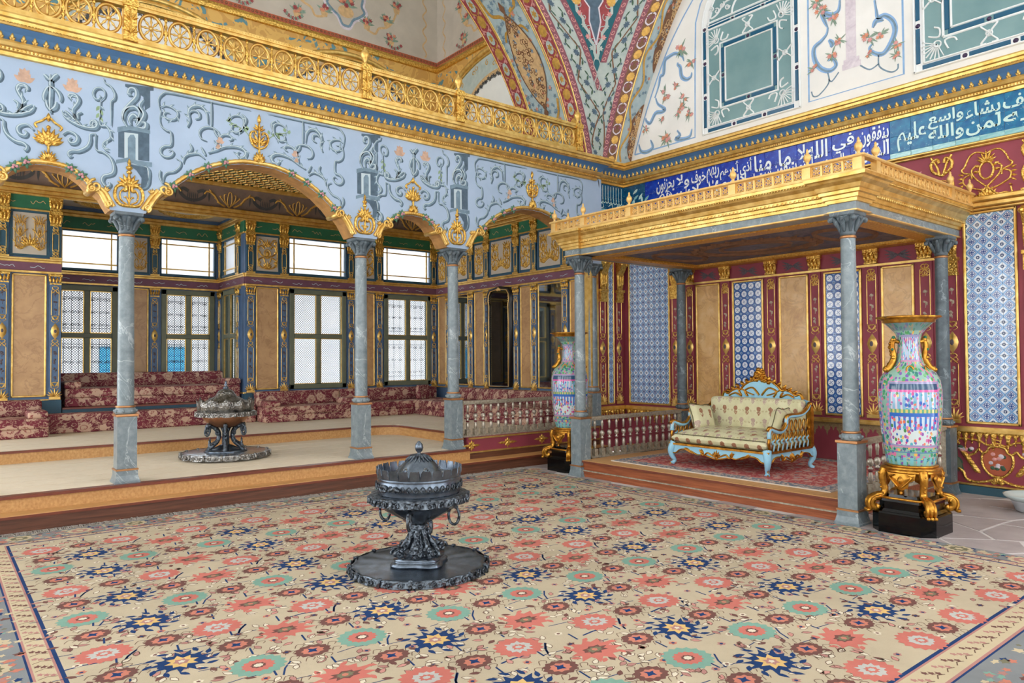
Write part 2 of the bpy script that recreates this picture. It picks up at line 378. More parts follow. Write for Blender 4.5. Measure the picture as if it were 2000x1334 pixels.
def damask():
    x, y, z = obj()
    u = (x - y) * 3.6; w = (z + y * .6) * 4.4
    p = vec(u, w, 0)
    d1 = vor(p, 1.0, 'F1', 'Distance', .45); ang = noise(p, 3.2, 3, .6, .6)
    big = lt(d1 + (ang - .5) * .7, .36)
    ring = band(d1 + (ang - .5) * .6, .12, .17)
    d2 = vor(vec(u + 3.3, w + 1.7, 0), 2.0, 'F1', 'Distance', .8)
    sm = lt(d2 + (noise(p, 7, 2) - .5) * .5, .26)
    vein = lt(absn(noise(p, 2.6, 2, .5, 1.5) - .5), .03)
    bg = ramp(noise(None, 3, 2), [(.3, rgb(104, 34, 48)), (.7, rgb(128, 46, 60))])
    c = mix(sm, bg, rgb(166, 122, 108)); c = mix(vein, c, rgb(186, 150, 130)); c = mix(big, c, rgb(200, 166, 144))
    c = mix(ring * big, c, rgb(150, 84, 76)); return c
m['damask'] = mat('maroon_floral_damask', damask, .75, bump=lambda: noise(None, 120, 2), bstr=.12)
def tile_a():   # knot tiles: white lobes, blue lattice
    x, z, y = obj(); ax = absn(x); ay = absn(y)
    d = ax + ay; r = hyp(ax, ay)
    base = mix(smooth(absn(d - .5), .05, .13), rgb(104, 156, 208), rgb(222, 232, 242))
    q = hyp(ax - .12, ay - .12); c1 = lt(q, .11) * gt(q, .055)
    q2 = hyp(ax, ay - .25); c2 = lt(q2, .1) * gt(q2, .05)
    q3 = hyp(ax - .25, ay); c3 = lt(q3, .1) * gt(q3, .05)
    k = mx(c1, mx(mx(c2, c3), lt(mx(ax, ay), .075)))
    c = mix(k, base, rgb(22, 66, 138))
    dot = mx(lt(mx(absn(ax - .45), absn(ay - .4)), .045), lt(mx(absn(ax - .4), absn(ay - .45)), .045))
    c = mix(dot, c, rgb(24, 56, 108))
    return mix(gt(noise(None, 9, 3), .62) * .4, c, rgb(140, 182, 216))
m['tile_a'] = mat('blue_white_knot_tile', tile_a, .12, coat=.4)
def tile_b():   # white medallion on blue
    x, z, y = obj(); ax = absn(x); ay = absn(y); r = hyp(ax, ay); a = atan2(y, x)
    base = mix(gt(noise(None, 14, 2), .55), rgb(30, 82, 158), rgb(70, 122, 186))
    cr = lt(hyp(absn(ax - .5), absn(ay - .5)), .16)
    base = mix(cr * gt(hyp(absn(ax - .5), absn(ay - .5)), .08), base, rgb(150, 186, 222))
    c = mix(lt(r, .37), base, rgb(232, 240, 248))
    pin = lt(absn(sn(a * 2.0 + r * 9.0)), .42) * lt(r, .25)
    pin = mx(pin, lt(r, .08)); c = mix(pin * gt(noise(None, 12, 2), .42), c, rgb(40, 90, 164))
    return mix(lt(absn(r - .39), .012), c, rgb(20, 60, 120))
m['tile_b'] = mat('blue_medallion_tile', tile_b, .12, coat=.4)
def frieze_col(a, b):
    def f():
        v = ocoord()
        c = ramp(noise(v, 3, 4), [(.3, a), (.7, b)])
        sp = lt(vor(v, 9, 'F1', 'Distance', 1.0), .16) * gt(noise(v, 6, 1), .5)
        return mix(sp, c, rgb(120, 180, 190))
    return f
m['tile_cobalt'] = mat('cobalt_frieze_tile', frieze_col(rgb(8, 38, 150), rgb(24, 74, 192)), .25, coat=.1, spec=.3)
m['tile_turq'] = mat('turquoise_frieze_tile', frieze_col(rgb(12, 88, 142), rgb(36, 130, 172)), .25, coat=.1, spec=.3)
m['tile_deep'] = mat('deep_teal_frieze_tile', frieze_col(rgb(10, 62, 104), rgb(24, 96, 134)), .25, coat=.1, spec=.3)
m['tile_border'] = mat('mint_border_tile', frieze_col(rgb(110, 180, 190), rgb(170, 214, 214)), .15, coat=.4)
m['script_white'] = mat('white_glaze_lettering', rgb(226, 236, 240), .2)
m['script_mint'] = mat('pale_mint_glaze_lettering', rgb(196, 228, 222), .2)
def porcelain():
    x, y, z = obj(); a = atan2(y, x)   # a: around the pot, z: height
    q = vec(a * 1.5, z * 5.0, 0)
    fl = vor(vec(a * 8.0, z * 30.0, 0), 1.0, 'F1', 'Color'); fd = vor(vec(a * 8.0, z * 30.0, 0), 1.0, 'F1', 'Distance')
    sep = NT.nodes.new('ShaderNodeSeparateColor'); NT.links.new(fl.k, sep.inputs[0]); fr = E(sep.outputs[0])
    fcol = ramp(fr, [(0, rgb(60, 150, 110)), (.25, rgb(212, 120, 160)), (.45, rgb(40, 120, 120)), (.62, rgb(120, 90, 170)), (.8, rgb(226, 180, 90)), (.9, rgb(80, 160, 90))], True)
    body = ramp(noise(None, 4, 3), [(.3, rgb(118, 168, 154)), (.7, rgb(152, 190, 176))])
    base = mix(lt(fd, .52) * gt(fr, .08), body, fcol)
    # four scene panels round the belly and the neck
    pa = absn(frac((a + PI / 2 + .35) * (3 / (2 * PI)) + .5) - .5)
    belly = band(z, .22, .80) * lt(pa, .40); neck = band(z, 1.03, 1.25) * lt(pa, .33)
    rim_b = band(z, .195, .825) * lt(pa, .44); rim_n = band(z, 1.01, 1.27) * lt(pa, .38)
    sv = vec(a * 9.0, z * 24.0, 0); sc = vor(sv, 1.0, 'F1', 'Color'); sp2 = NT.nodes.new('ShaderNodeSeparateColor'); NT.links.new(sc.k, sp2.inputs[0]); r2 = E(sp2.outputs[0])
    s2d = vor(sv, 1.0, 'F1', 'Distance')
    figs = ramp(r2, [(0, rgb(196, 70, 140)), (.2, rgb(52, 96, 186)), (.36, rgb(214, 120, 170)), (.5, rgb(84, 168, 186)), (.62, rgb(222, 120, 92)), (.72, rgb(72, 136, 76)), (.82, rgb(140, 90, 170)), (.92, rgb(226, 196, 110))], True)
    hi = gt(z, .52); pan = absn(frac(a * 6.0) - .5)
    ground = mix(hi, mix(lt(z, .36), mix(lt(pan, .22), rgb(196, 212, 224), rgb(58, 116, 196)), rgb(206, 220, 222)), mix(lt(pan, .3), rgb(210, 196, 214), rgb(126, 176, 206)))
    scene = mix(lt(s2d, .42), ground, figs)
    scene = mix(band(z, .49, .525), scene, rgb(44, 104, 190)); scene = mix(band(z, .525, .56), scene, mix(lt(frac(a * 7.0), .5), rgb(206, 196, 120), rgb(96, 160, 120)))
    scene = mix(band(z, .745, .80), scene, rgb(52, 86, 120)); scene = mix(band(z, .722, .745), scene, rgb(214, 92, 164)); scene = mix(lt(z, .3) * gt(a + z * 3.0, -.45), scene, rgb(30, 130, 128))
    c = mix(mx(rim_b, rim_n), base, mix(lt(frac(z * 22), .5), rgb(150, 150, 190), rgb(206, 140, 176))); c = mix(mx(belly, neck), c, scene)
    c = mix(lt(z, .19) * lt(frac(z * 14.0), .16), c, rgb(84, 140, 170)); c = mix(lt(z, .1) * lt(frac(a * 3.8), .5), c, rgb(120, 190, 200))
    return mix(gt(z, 1.31) * .7, c, rgb(96, 130, 132))
m['porcelain'] = mat('famille_rose_porcelain', porcelain, .12, coat=.5)
def rugmat():
    x, y, z = obj(); ax = absn(x); ay = absn(y)
    n1 = noise(None, 9, 3); v1 = vor(None, 7, 'F1', 'Distance'); 
    fld = mix(lt(v1, .36), rgb(178, 76, 78), mix(gt(n1, .5), rgb(152, 148, 150), rgb(206, 160, 146)))
    fld = mix(gt(noise(None, 22, 2), .56), fld, rgb(204, 150, 136))
    bor = mix(gt(noise(None, 26, 2), .52), rgb(112, 124, 140), rgb(206, 184, 168))
    d = mn(1.2 - ax, 1.62 - ay)
    c = mix(lt(d, .26), fld, bor); c = mix(band(d, .23, .26), c, rgb(206, 120, 112)); return mix(lt(d, .03), c, rgb(206, 196, 184))
m['rug'] = mat('faded_red_rug', rugmat, .9, bump=lambda: noise(None, 120, 2), bstr=.3)
# ---------------------------------------------------------------- dimensions
XR, YA, YB, XM, YC = 10.0, 8.97, 14.38, 9.35, 16.0
AX0, AX1 = 1.77, 4.87            # alcove
COLX = [-2.715, 0.205, 1.745, 4.665, 6.205]
Z1, Z2, Z3, ZD = 0.175, 0.335, 0.505, 0.235
# ---------------------------------------------------------------- floor
fl = struct('floor', 'pale stone paving under the carpet and beside the canopy', 'floor')
MB().box(-6.2, 10.3, -6.2, 9.0, -.1, 0).build('mortar_bed', m['grout'], fl)
def slabs():
    rnd = random.Random(3); S = .62
    for i in range(-16, 6):
        for j in range(-4, 18):
            cx = 7.1 + i * S + (j % 2) * S * .5; cy = -.4 + j * S * .86
            P = []
            for k in range(6):
                a = PI / 6 + k * PI / 3; vx = cx + math.cos(a) * S * .577; vy = cy + math.sin(a) * S * .577
                h = math.sin(round(vx, 2) * 12.9898 + round(vy, 2) * 78.233) * 43758.5; h -= math.floor(h)
                g = math.sin(round(vx, 2) * 39.3 + round(vy, 2) * 11.1) * 23421.6; g -= math.floor(g)
                vx += (h - .5) * .3; vy += (g - .5) * .3
                P.append((cx + (vx - cx) * .935, cy + (vy - cy) * .935))
            P = [(min(p[0], XR - .03), min(p[1], 8.66)) for p in P]
            if cx > XR + .1 or cy > 8.9 or (cx > 7.2 and 3.5 < cy < 7.7) or (.4 < cx < 6.6 and 1.4 < cy < 8.1): continue
            if cy > 7.7 and cx > 9.2: continue
            MB().poly(P, 0, .004 + rnd.random() * .003).build('stone_slab', m['stone'], fl)
slabs()
# ---------------------------------------------------------------- steps and platforms under the arcade
st = struct('floor_step', 'low wooden step with brown riser running along the arcade', 'step')
MB().box(-3, 9.2, 8.68, 9.0, 0, Z1 - .035).build('riser', m['walnut'], st)
MB().box(-3, 9.2, 8.66, 8.95, Z1 - .035, Z1 - .008).build('nosing', m['nosing'], st)
MB().box(-3, 9.2, 8.665, 8.95, Z1 - .008, Z1).build('tread', m['tread'], st)
pf = struct('floor_platform', 'raised platform with ochre riser and pale straw matting behind the columns', 'platform')
MB().box(-3, 6.38, 8.9, 9.2, .02, Z2 - .03).build('riser', m['ochre'], pf)
MB().box(-3, 6.38, 8.875, 9.0, Z2 - .03, Z2).build('nosing', m['nosing'], pf)
MB().box(-3, 9.3, 8.95, 16.2, -.05, Z2 - .012).build('core', m['seam'], pf)
def strips(par, x0, x1, y0, y1, z, name='mat_strip', w=.42):
    n = int((y1 - y0) / w)
    for i in range(n):
        MB().box(x0, x1, y0 + i * (y1 - y0) / n + .009, y0 + (i + 1) * (y1 - y0) / n - .009, z - .02, z).build(name, m['straw'], par)
strips(pf, -3, 6.75, 9.0, 11.66, Z2)
up = struct('floor_upper_platform', 'second platform with rounded ochre step and straw matting below the divans', 'platform')
def edge(off):
    P = [(-3, 11.65 - off)]; r = .42; cx, cy = 6.62 - r, 11.65 - r
    P += [(cx + (r + 0) * math.sin(t) - off * math.sin(t), cy + r * math.cos(t) - off * math.cos(t)) for t in [PI / 2 * (k / 10) for k in range(11)]]
    # concave inner corner: the platform runs back on the left and returns to the front on the right
    return P + [(6.62 - off, 9.12)]
pth = edge(0)
MB().sweep(pth, [(0, Z2 - .05), (0, Z3 - .03)], left=False, cap=False).build('riser', m['ochre'], up)
MB().sweep(pth, [(.002, Z3 - .03), (.022, Z3 - .03), (.022, Z3), (-.03, Z3)], left=False, cap=False).build('nosing', m['nosing'], up)
MB().poly(edge(-.02) + [(9.3, 9.12), (9.3, 16.2), (-3, 16.2)], Z3 - .1, Z3 - .012, side=False).build('core', m['seam'], up)
def upstrips():
    for i in range(14):
        y0 = 9.1 + i * .42; y1 = y0 + .402; z = Z3
        if y1 < 11.2: MB().box(6.66, 9.3, y0, y1, z - .02, z).build('mat_strip', m['straw'], up)
        elif y0 < 11.72:
            MB().box(6.66, 9.3, y0, min(y1, 11.68), z - .02, z).build('mat_strip', m['straw'], up)
            if y1 > 11.7: MB().box(-3, 9.3, 11.69, y1, z - .02, z).build('mat_strip', m['straw'], up)
        else: MB().box(-3, 9.3, y0, y1, z - .02, z).build('mat_strip', m['straw'], up)
upstrips()
# low red front wall under the balustrade, right of the third column
rf = struct('wall_platform_front', 'low maroon panel with gilt rosettes under the arcade balustrade', 'wall')
MB().box(6.38, 9.2, 8.93, 9.12, 0, .27).build('lower_riser', m['walnut'], rf)
MB().box(6.38, 9.2, 8.94, 9.14, .27, .5).build('panel', m['red'], rf)
b = MB(FY(8.94)); b.box(6.38, 9.2, .262, .285, 0, .02); b.box(6.38, 9.2, .47, .495, 0, .015); b.build('gilt_rail', m['gold'], rf)
for cx in (6.44, 7.14, 7.86, 8.6):
    b = MB(FY(8.94)); w = .17 if abs(cx - 7.14) > .1 else .2
    for k in range(8): b.dome(leafpts(cx, .375, k * PI / 4, (w if k % 4 == 0 else .075 if k % 2 else .085), .045), 0, .012)
    b.dome(ell(cx, .375, .03, .03, 10), 0, .022); b.build('gilt_rosette', m['gold_orn'], rf)
# ---------------------------------------------------------------- the large carpet (woven pattern laid as flat pile colours)
CP = dict(cream=rgb(198, 184, 158), navy=rgb(40, 66, 112), yellow=rgb(226, 190, 124), pink=rgb(208, 150, 140), red=rgb(206, 122, 110), teal=rgb(132, 172, 156), grey=rgb(196, 196, 190),
          brown=rgb(120, 84, 78), salmon=rgb(206, 132, 112), white=rgb(228, 218, 196), line=rgb(116, 92, 78), slate=rgb(138, 142, 144), olive=rgb(128, 124, 100), rose=rgb(186, 136, 128), sand=rgb(206, 190, 158))
CN = list(CP)
def carpet_mats():
    L = []
    for k in CN:
        c = CP[k]
        L.append(mat('carpet_' + k, (lambda c=c: ramp(noise(None, 1.1, 5, .7), [(.25, tuple(x * .8 for x in c)), (.6, c), (.85, tuple(min(1, x * 1.1) for x in c))])), .95, bump=lambda: noise(None, 180, 2), bstr=.35, bdist=.004, spec=.1))
    return L
def make_carpet():
    ca = thing('carpet', 'huge cream carpet with navy, coral and teal flower medallions on the hall floor', 'carpet', (0, 0, .008))
    X0, X1, Y0, Y1 = -.05, 7.16, .9, 8.5
    b = MB()
    b.box(X0, X1, Y0, Y1, -.007, 0, CN.index('slate'))
    D = .0006; MS = .9
    def P(pts, c, lv): b.poly(pts, 0, .0004 + D * lv, CN.index(c), side=False)
    def star(x, y, rx, ry, n, dep, c, lv, ph=0.0, seed=0):
        rr = random.Random(seed); pts = []
        rx *= MS; ry *= MS
        for i in range(2 * n):
            a = ph + PI * i / n; q = 1 if i % 2 == 0 else 1 - dep
            q *= 1 + (rr.random() - .5) * .25 * (dep > .2)
            pts.append((x + rx * q * math.cos(a), y + ry * q * math.sin(a)))
        P(pts, c, lv)
    def line(pts, w, c, lv): b.rib(pts, w, .0004, D * lv, CN.index(c), flat=True)
    # field and guard stripes
    fx0, fx1, fy0, fy1 = .6, 6.8, 1.72, 8.06
    P([(.44, 1.5), (fx1 + .13, 1.5), (fx1 + .13, fy1 + .12), (.44, fy1 + .12)], 'navy', 0)
    P([(.452, 1.512), (fx1 + .118, 1.512), (fx1 + .118, fy1 + .108), (.452, fy1 + .108)], 'rose', .4)
    P([(.465, 1.53), (fx1 + .1, 1.53), (fx1 + .1, fy1 + .09), (.465, fy1 + .09)], 'sand', .8)
    P([(fx0 - .035, fy0 - .035), (fx1 + .035, fy0 - .035), (fx1 + .035, fy1 + .035), (fx0 - .035, fy1 + .035)], 'rose', 1.2)
    P([(fx0 - .022, fy0 - .022), (fx1 + .022, fy0 - .022), (fx1 + .022, fy1 + .022), (fx0 - .022, fy1 + .022)], 'navy', 1.6)
    P([(fx0, fy0), (fx1, fy0), (fx1, fy1), (fx0, fy1)], 'cream', 2)
    L = 2.6
    rnd = random.Random(11)
    # guard-stripe motifs
    def guard(x, y, k):
        c = 'brown' if k % 2 else 'rose'
        for dx, dy in ((-.02, .012), (.02, -.012), (0, 0)): star(x + dx * 1.4, y + dy * 2, .022, .026, 5, .4, c, 1.1, seed=k)
        line([(x - .045, y - .05), (x, y - .03), (x + .045, y - .05)], .007, 'line', 1.1)
    for i in range(int((fy1 - fy0) / .13)): guard(.518, fy0 + .06 + i * .13, i); guard(fx1 + .068, fy0 + .06 + i * .13, i)
    for i in range(int((fx1 - fx0) / .13)): guard(fx0 + .06 + i * .13, 1.62, i); guard(fx0 + .06 + i * .13, fy1 + .062, i)
    # outer border
    def border(x, y, k):
        star(x, y, .13, .13, 12, .15, 'sand', 1, seed=k); star(x, y, .09, .09, 10, .2, 'rose' if k % 2 else 'olive', 1.4, seed=k + 1); star(x, y, .045, .045, 6, .3, 'sand', 1.8)
        for q in range(14):
            a = rnd.random() * 6.3; d = .13 + rnd.random() * .13; sx_ = x + d * math.cos(a); sy_ = y + d * math.sin(a)
            if not (X0 + .05 < sx_ < X1 - .05 and Y0 + .05 < sy_ < Y1 - .05): continue
            star(sx_, sy_, .03 + .025 * rnd.random(), .03, 5, .4, rnd.choice(['rose', 'sand', 'salmon', 'olive', 'brown']), .6, rnd.random() * 3, k * 9 + q)
    k = 0
    for i in range(16):
        y = 1.05 + i * .48; border(.27, y, k); border(7.035, y, k + 1); k += 1
    for i in range(15):
        x = .2 + i * .5; border(x, 1.2, k); border(x, 8.345, k + 1); k += 1
    for q in range(3200):
        sd_ = rnd.random()
        if sd_ < .4: x, y = X0 + .05 + rnd.random() * .4, Y0 + .1 + rnd.random() * 7.3
        elif sd_ < .6: x, y = 6.95 + rnd.random() * .17, Y0 + .1 + rnd.random() * 7.3
        elif sd_ < .8: x, y = X0 + .1 + rnd.random() * 7, 8.2 + rnd.random() * .26
        else: x, y = X0 + .1 + rnd.random() * 7, Y0 + .06 + rnd.random() * .5
        star(x, y, .018 + .03 * rnd.random(), .018 + .025 * rnd.random(), 5, .4, rnd.choice(['rose', 'sand', 'salmon', 'olive', 'teal', 'rose', 'sand', 'navy']), .2 + .00015 * q, rnd.random() * 3, q)
    # lattice of medallions
    dx = .316
    def blue(x, y, s):
        star(x, y, .19, .17, 13, .4, 'navy', L + .8, .1, s); star(x, y, .15, .13, 9, .15, 'navy', L + 1, .5, s + 1)
        star(x, y, .1, .1, 8, .35, 'yellow', L + 1.6, 0, s); star(x, y, .05, .05, 6, .3, 'rose', L + 2, 0, s); star(x, y, .022, .022, 5, .3, 'white', L + 2.4)
        for q in range(12):
            a = q * PI / 6 + .2; px, py = x + .15 * math.cos(a), y + .15 * math.sin(a)
            P(leafpts(px, py, a + .9, .075, .034, 3), 'navy', L + .9)
    def teal(x, y, s):
        star(x, y, .175, .165, 17, .13, 'teal', L + .8, 0, s); star(x, y, .105, .095, 14, .16, 'red', L + 1.2, 0, s); star(x, y, .05, .045, 9, .2, 'brown', L + 1.6); star(x, y, .032, .028, 8, .2, 'white', L + 2)
    def redA(x, y, s):
        star(x, y, .175, .16, 17, .15, 'red', L + .8, 0, s); star(x, y, .098, .088, 12, .22, 'grey', L + 1.2, 0, s); star(x, y, .05, .045, 9, .25, 'red', L + 1.6); star(x, y, .026, .022, 7, .2, 'grey', L + 2)
    def redB(x, y, s):
        star(x, y, .2, .17, 11, .36, 'red', L + .8, .2, s); star(x, y, .145, .13, 10, .2, 'red', L + .9, .2, s); star(x, y, .1, .06, 8, .3, 'brown', L + 1.3, 0, s); star(x, y, .06, .038, 8, .25, 'olive', L + 1.7); star(x, y, .022, .022, 6, .2, 'salmon', L + 2)
        for q in range(6):
            a = q * PI / 3 + .3; P(leafpts(x + .145 * math.cos(a), y + .125 * math.sin(a), a - .8, .065, .035, 3), 'red', L + .85)
    def brown(x, y, s):
        star(x, y, .125, .1, 13, .14, 'brown', L + .8, 0, s); star(x, y, .078, .062, 9, .2, 'salmon', L + 1.2, 0, s)
        for a in (.4, .4 + PI / 2): 
            P(leafpts(x - .04 * math.cos(a), y - .035 * math.sin(a), a, .08, .03, 3), 'navy', L + 1.6 + a * .1)
        for q in range(8):   # curling outline leaves round the flower
            a = q * PI / 4 + .3; px, py = x + .135 * math.cos(a), y + .115 * math.sin(a)
            line(catm([(px - .03, py - .02), (px, py + .025), (px + .035, py + .005), (px + .012, py - .022)], 3), .005, 'line', L + .5)
    def floret(x, y, s):
        c = rnd.choice(['salmon', 'rose', 'brown', 'white'])
        star(x, y, .034, .03, 6, .3, c, L + .6, rnd.random(), s); star(x, y, .014, .013, 5, .2, 'navy' if c != 'white' else 'brown', L + 1)
    def sprig(x, y):
        for q in range(4):
            a = rnd.random() * 6.3; px, py = x + .05 * math.cos(a), y + .05 * math.sin(a)
            c = rnd.choice(['white', 'pink', 'brown', 'white', 'rose'])
            lp = leafpts(px, py, a + rnd.random(), .07, .036, 3); P(lp, c, L + .5 + q * .05)
            if c != 'brown': line(lp + [lp[0]], .0045, 'line', L + .75)
    tr = [6.94 - 1.457 * i for i in range(-1, 5)]
    s = 0; spots = []
    for i in range(0, 20):
        x = .81 + dx * i
        if x > fx1 - .06: break
        t = i % 4
        for y in tr:
            s += 1
            if t in (0, 2): L1 = [(teal, y), (redA, y - .728), (brown, y - .36), (brown, y - 1.09)]
            elif t == 1: L1 = [(blue, y + .325), (blue, y - .325), (brown, y - .728), (floret, y)]
            else: L1 = [(redB, y + .728 + .31 - 1.457), (redB, y - .728 + .31 - .62), (brown, y), (floret, y - .728)]
            for f, yy in L1:
                if fy0 + .08 < yy < fy1 - .12: f(x, yy, s); spots.append((x, yy))
            for f, yy in L1:
                if f is not floret and fy0 + .3 < yy < fy1 - .3: line([(x + .03, yy + .17), (x + .045, yy + .27)], .012, 'navy', L + .45); line([(x - .28, yy + .13), (x - .14, yy + .11)], .007, 'navy', L + .4)
            # navy stems between neighbours
            for dy in (.55, -.18, -.9):
                if i % 2 == 0 and fy0 + .2 < y + dy < fy1 - .3:
                    line([(x + .06, y + dy - .03), (x + .1, y + dy + .05), (x + .16, y + dy + .12)], .011, 'navy', L + .4)
                    line([(x - .22, y + dy + .06), (x - .12, y + dy + .07), (x - .02, y + dy + .05)], .007, 'navy', L + .4)
    for i in range(52):
        for j in range(52):
            x = .68 + i * .12 + (rnd.random() - .5) * .04; y = 1.8 + j * .12 + (rnd.random() - .5) * .04
            if x > fx1 - .06 or y > fy1 - .06: continue
            d = min(math.hypot(x - a, y - c) for a, c in spots)
            if d > .142:
                (floret(x, y, i * 40 + j) if rnd.random() < .35 else sprig(x, y))
    b.build('pile', CM, ca)
    # fringe along the step
    f = MB(); fr = random.Random(5)
    for i in range(900):
        x = X0 + (X1 - X0) * i / 900; a = fr.random() - .5; L_ = .06 + fr.random() * .07
        p = [(x, Y1 - .005, -.002), (x + a * .04, Y1 + L_ * .5, .004 + fr.random() * .018), (x + a * .09, Y1 + L_, -.004 + fr.random() * .01)]
        f.tube(p, .0045, 3)
    f.build('fringe', mat('grey_wool_fringe', vary(rgb(176, 168, 158), .25, 30), .95), ca, kind='stuff')
CM = carpet_mats()
make_carpet()
SMALL = {'a': [(0.123,4.373),(0.142,4.318),(0.187,4.284),(0.267,4.25),(0.349,4.236),(0.428,4.244),(0.457,4.288),(0.434,4.325),(0.394,4.306),(0.391,4.263),(0.414,4.249)],'b': [(0.275,4.265),(0.234,4.341),(0.224,4.404),(0.258,4.468),(0.275,4.522),(0.249,4.566),(0.198,4.565),(0.182,4.535),(0.204,4.525)],'c': [(0.3,4.251),(0.251,4.307),(0.226,4.367)],'leaf1': [(0.251,4.288),(0.186,4.349),(0.142,4.377)],'leaf2': [(0.275,4.312),(0.266,4.366),(0.307,4.394)],'d': [(0.44,4.183),(0.39,4.164),(0.386,4.097),(0.358,4.026),(0.285,3.971),(0.221,3.96),(0.186,3.929),(0.196,3.888),(0.221,3.908)],'e': [(0.132,4.115),(0.18,4.158),(0.239,4.145),(0.268,4.103),(0.252,4.054),(0.207,4.04),(0.188,4.073),(0.213,4.101)],'f': [(0.44,4.183),(0.442,4.018),(0.516,3.993),(0.584,3.941),(0.618,3.851),(0.61,3.782),(0.571,3.753),(0.521,3.73),(0.504,3.674),(0.538,3.621),(0.577,3.631),(0.582,3.662),(0.56,3.663)],'g': [(0.487,4.562),(0.522,4.612),(0.522,4.669),(0.486,4.7),(0.438,4.685),(0.412,4.633),(0.425,4.579),(0.459,4.567),(0.482,4.603),(0.47,4.623)],'h': [(0.484,4.565),(0.48,4.43),(0.48,4.292),(0.544,4.286),(0.582,4.22),(0.576,4.157),(0.525,4.11),(0.509,4.061),(0.536,4.023),(0.57,4.01)],'i': [(0.511,4.817),(0.525,4.77),(0.579,4.741),(0.62,4.673),(0.617,4.61),(0.588,4.569),(0.588,4.433),(0.588,4.299)],'plant': [(0.021,4.324),(0.016,4.424),(0.018,4.536),(0.017,4.665),(0.018,4.739)],'pl1': [(0.018,4.609),(-0.019,4.564),(-0.042,4.485),(-0.031,4.433)],'pl2': [(0.021,4.61),(0.074,4.576),(0.106,4.518),(0.109,4.463)],'pl3': [(0.016,4.664),(-0.02,4.702),(-0.043,4.72)],'pl4': [(0.02,4.665),(0.057,4.73),(0.085,4.751)],'pl5': [(0.016,4.351),(-0.01,4.4),(-0.018,4.454)],'pl6': [(0.023,4.352),(0.06,4.397),(0.075,4.456)]}
BIG = {'g': [(-1.137,4.559),(-1.16,4.695),(-1.12,4.774),(-1.055,4.809),(-0.818,4.812),(-0.572,4.804),(-0.107,4.805)],'g2': [(-0.574,4.804),(-0.573,4.5)],'h': [(-1.138,4.619),(-1.082,4.648),(-1.008,4.637),(-0.951,4.588),(-0.979,4.516),(-1.054,4.496),(-1.1,4.531),(-1.082,4.571),(-1.035,4.571)],'h2': [(-1.128,4.581),(-1.146,4.477),(-1.127,4.401),(-1.072,4.361),(-1.025,4.344),(-1.024,4.203),(-1.089,4.177),(-1.132,4.135),(-1.131,4.083),(-1.083,4.051),(-1.024,4.068),(-0.996,4.113),(-1.02,4.143),(-1.052,4.123)],'i': [(-0.971,4.056),(-0.92,4.024),(-0.926,3.963),(-0.986,3.898),(-1.06,3.87),(-1.097,3.824),(-1.106,3.733)],'i2': [(-1.115,3.741),(-1.143,3.817),(-1.134,3.889)],'j': [(-0.845,4.447),(-0.817,4.524),(-0.833,4.603),(-0.808,4.68),(-0.74,4.722),(-0.671,4.71),(-0.626,4.646),(-0.611,4.524)],'j2': [(-0.817,4.617),(-0.779,4.656),(-0.72,4.647),(-0.71,4.587),(-0.759,4.557)],'k': [(-0.63,4.323),(-0.69,4.343),(-0.71,4.401),(-0.684,4.458),(-0.621,4.491),(-0.541,4.486),(-0.485,4.444),(-0.497,4.379)],'l': [(-0.61,4.18),(-0.52,4.223),(-0.419,4.284),(-0.295,4.314),(-0.201,4.301),(-0.159,4.253),(-0.186,4.197),(-0.243,4.191),(-0.262,4.235),(-0.229,4.258)],'l2': [(-0.52,4.244),(-0.496,4.347),(-0.44,4.428),(-0.358,4.437),(-0.327,4.4),(-0.368,4.371)],'l3': [(-0.484,4.381),(-0.521,4.427),(-0.541,4.475)],'m': [(-0.379,4.613),(-0.317,4.685),(-0.234,4.703),(-0.187,4.652),(-0.202,4.552),(-0.275,4.489),(-0.333,4.516),(-0.317,4.572),(-0.265,4.572)],'m2': [(-0.213,4.733),(-0.16,4.679),(-0.181,4.589)],'n': [(-0.892,4.009),(-0.873,4.083),(-0.815,4.13),(-0.718,4.151),(-0.649,4.101)],'n2': [(-0.689,4.239),(-0.66,4.182),(-0.64,4.144)],'n3': [(-0.816,4.257),(-0.796,4.199),(-0.825,4.143)],'v': [(-0.491,4.611),(-0.42,4.605),(-0.359,4.66),(-0.317,4.722)],'v2': [(-0.42,4.626),(-0.441,4.706),(-0.492,4.748)]}
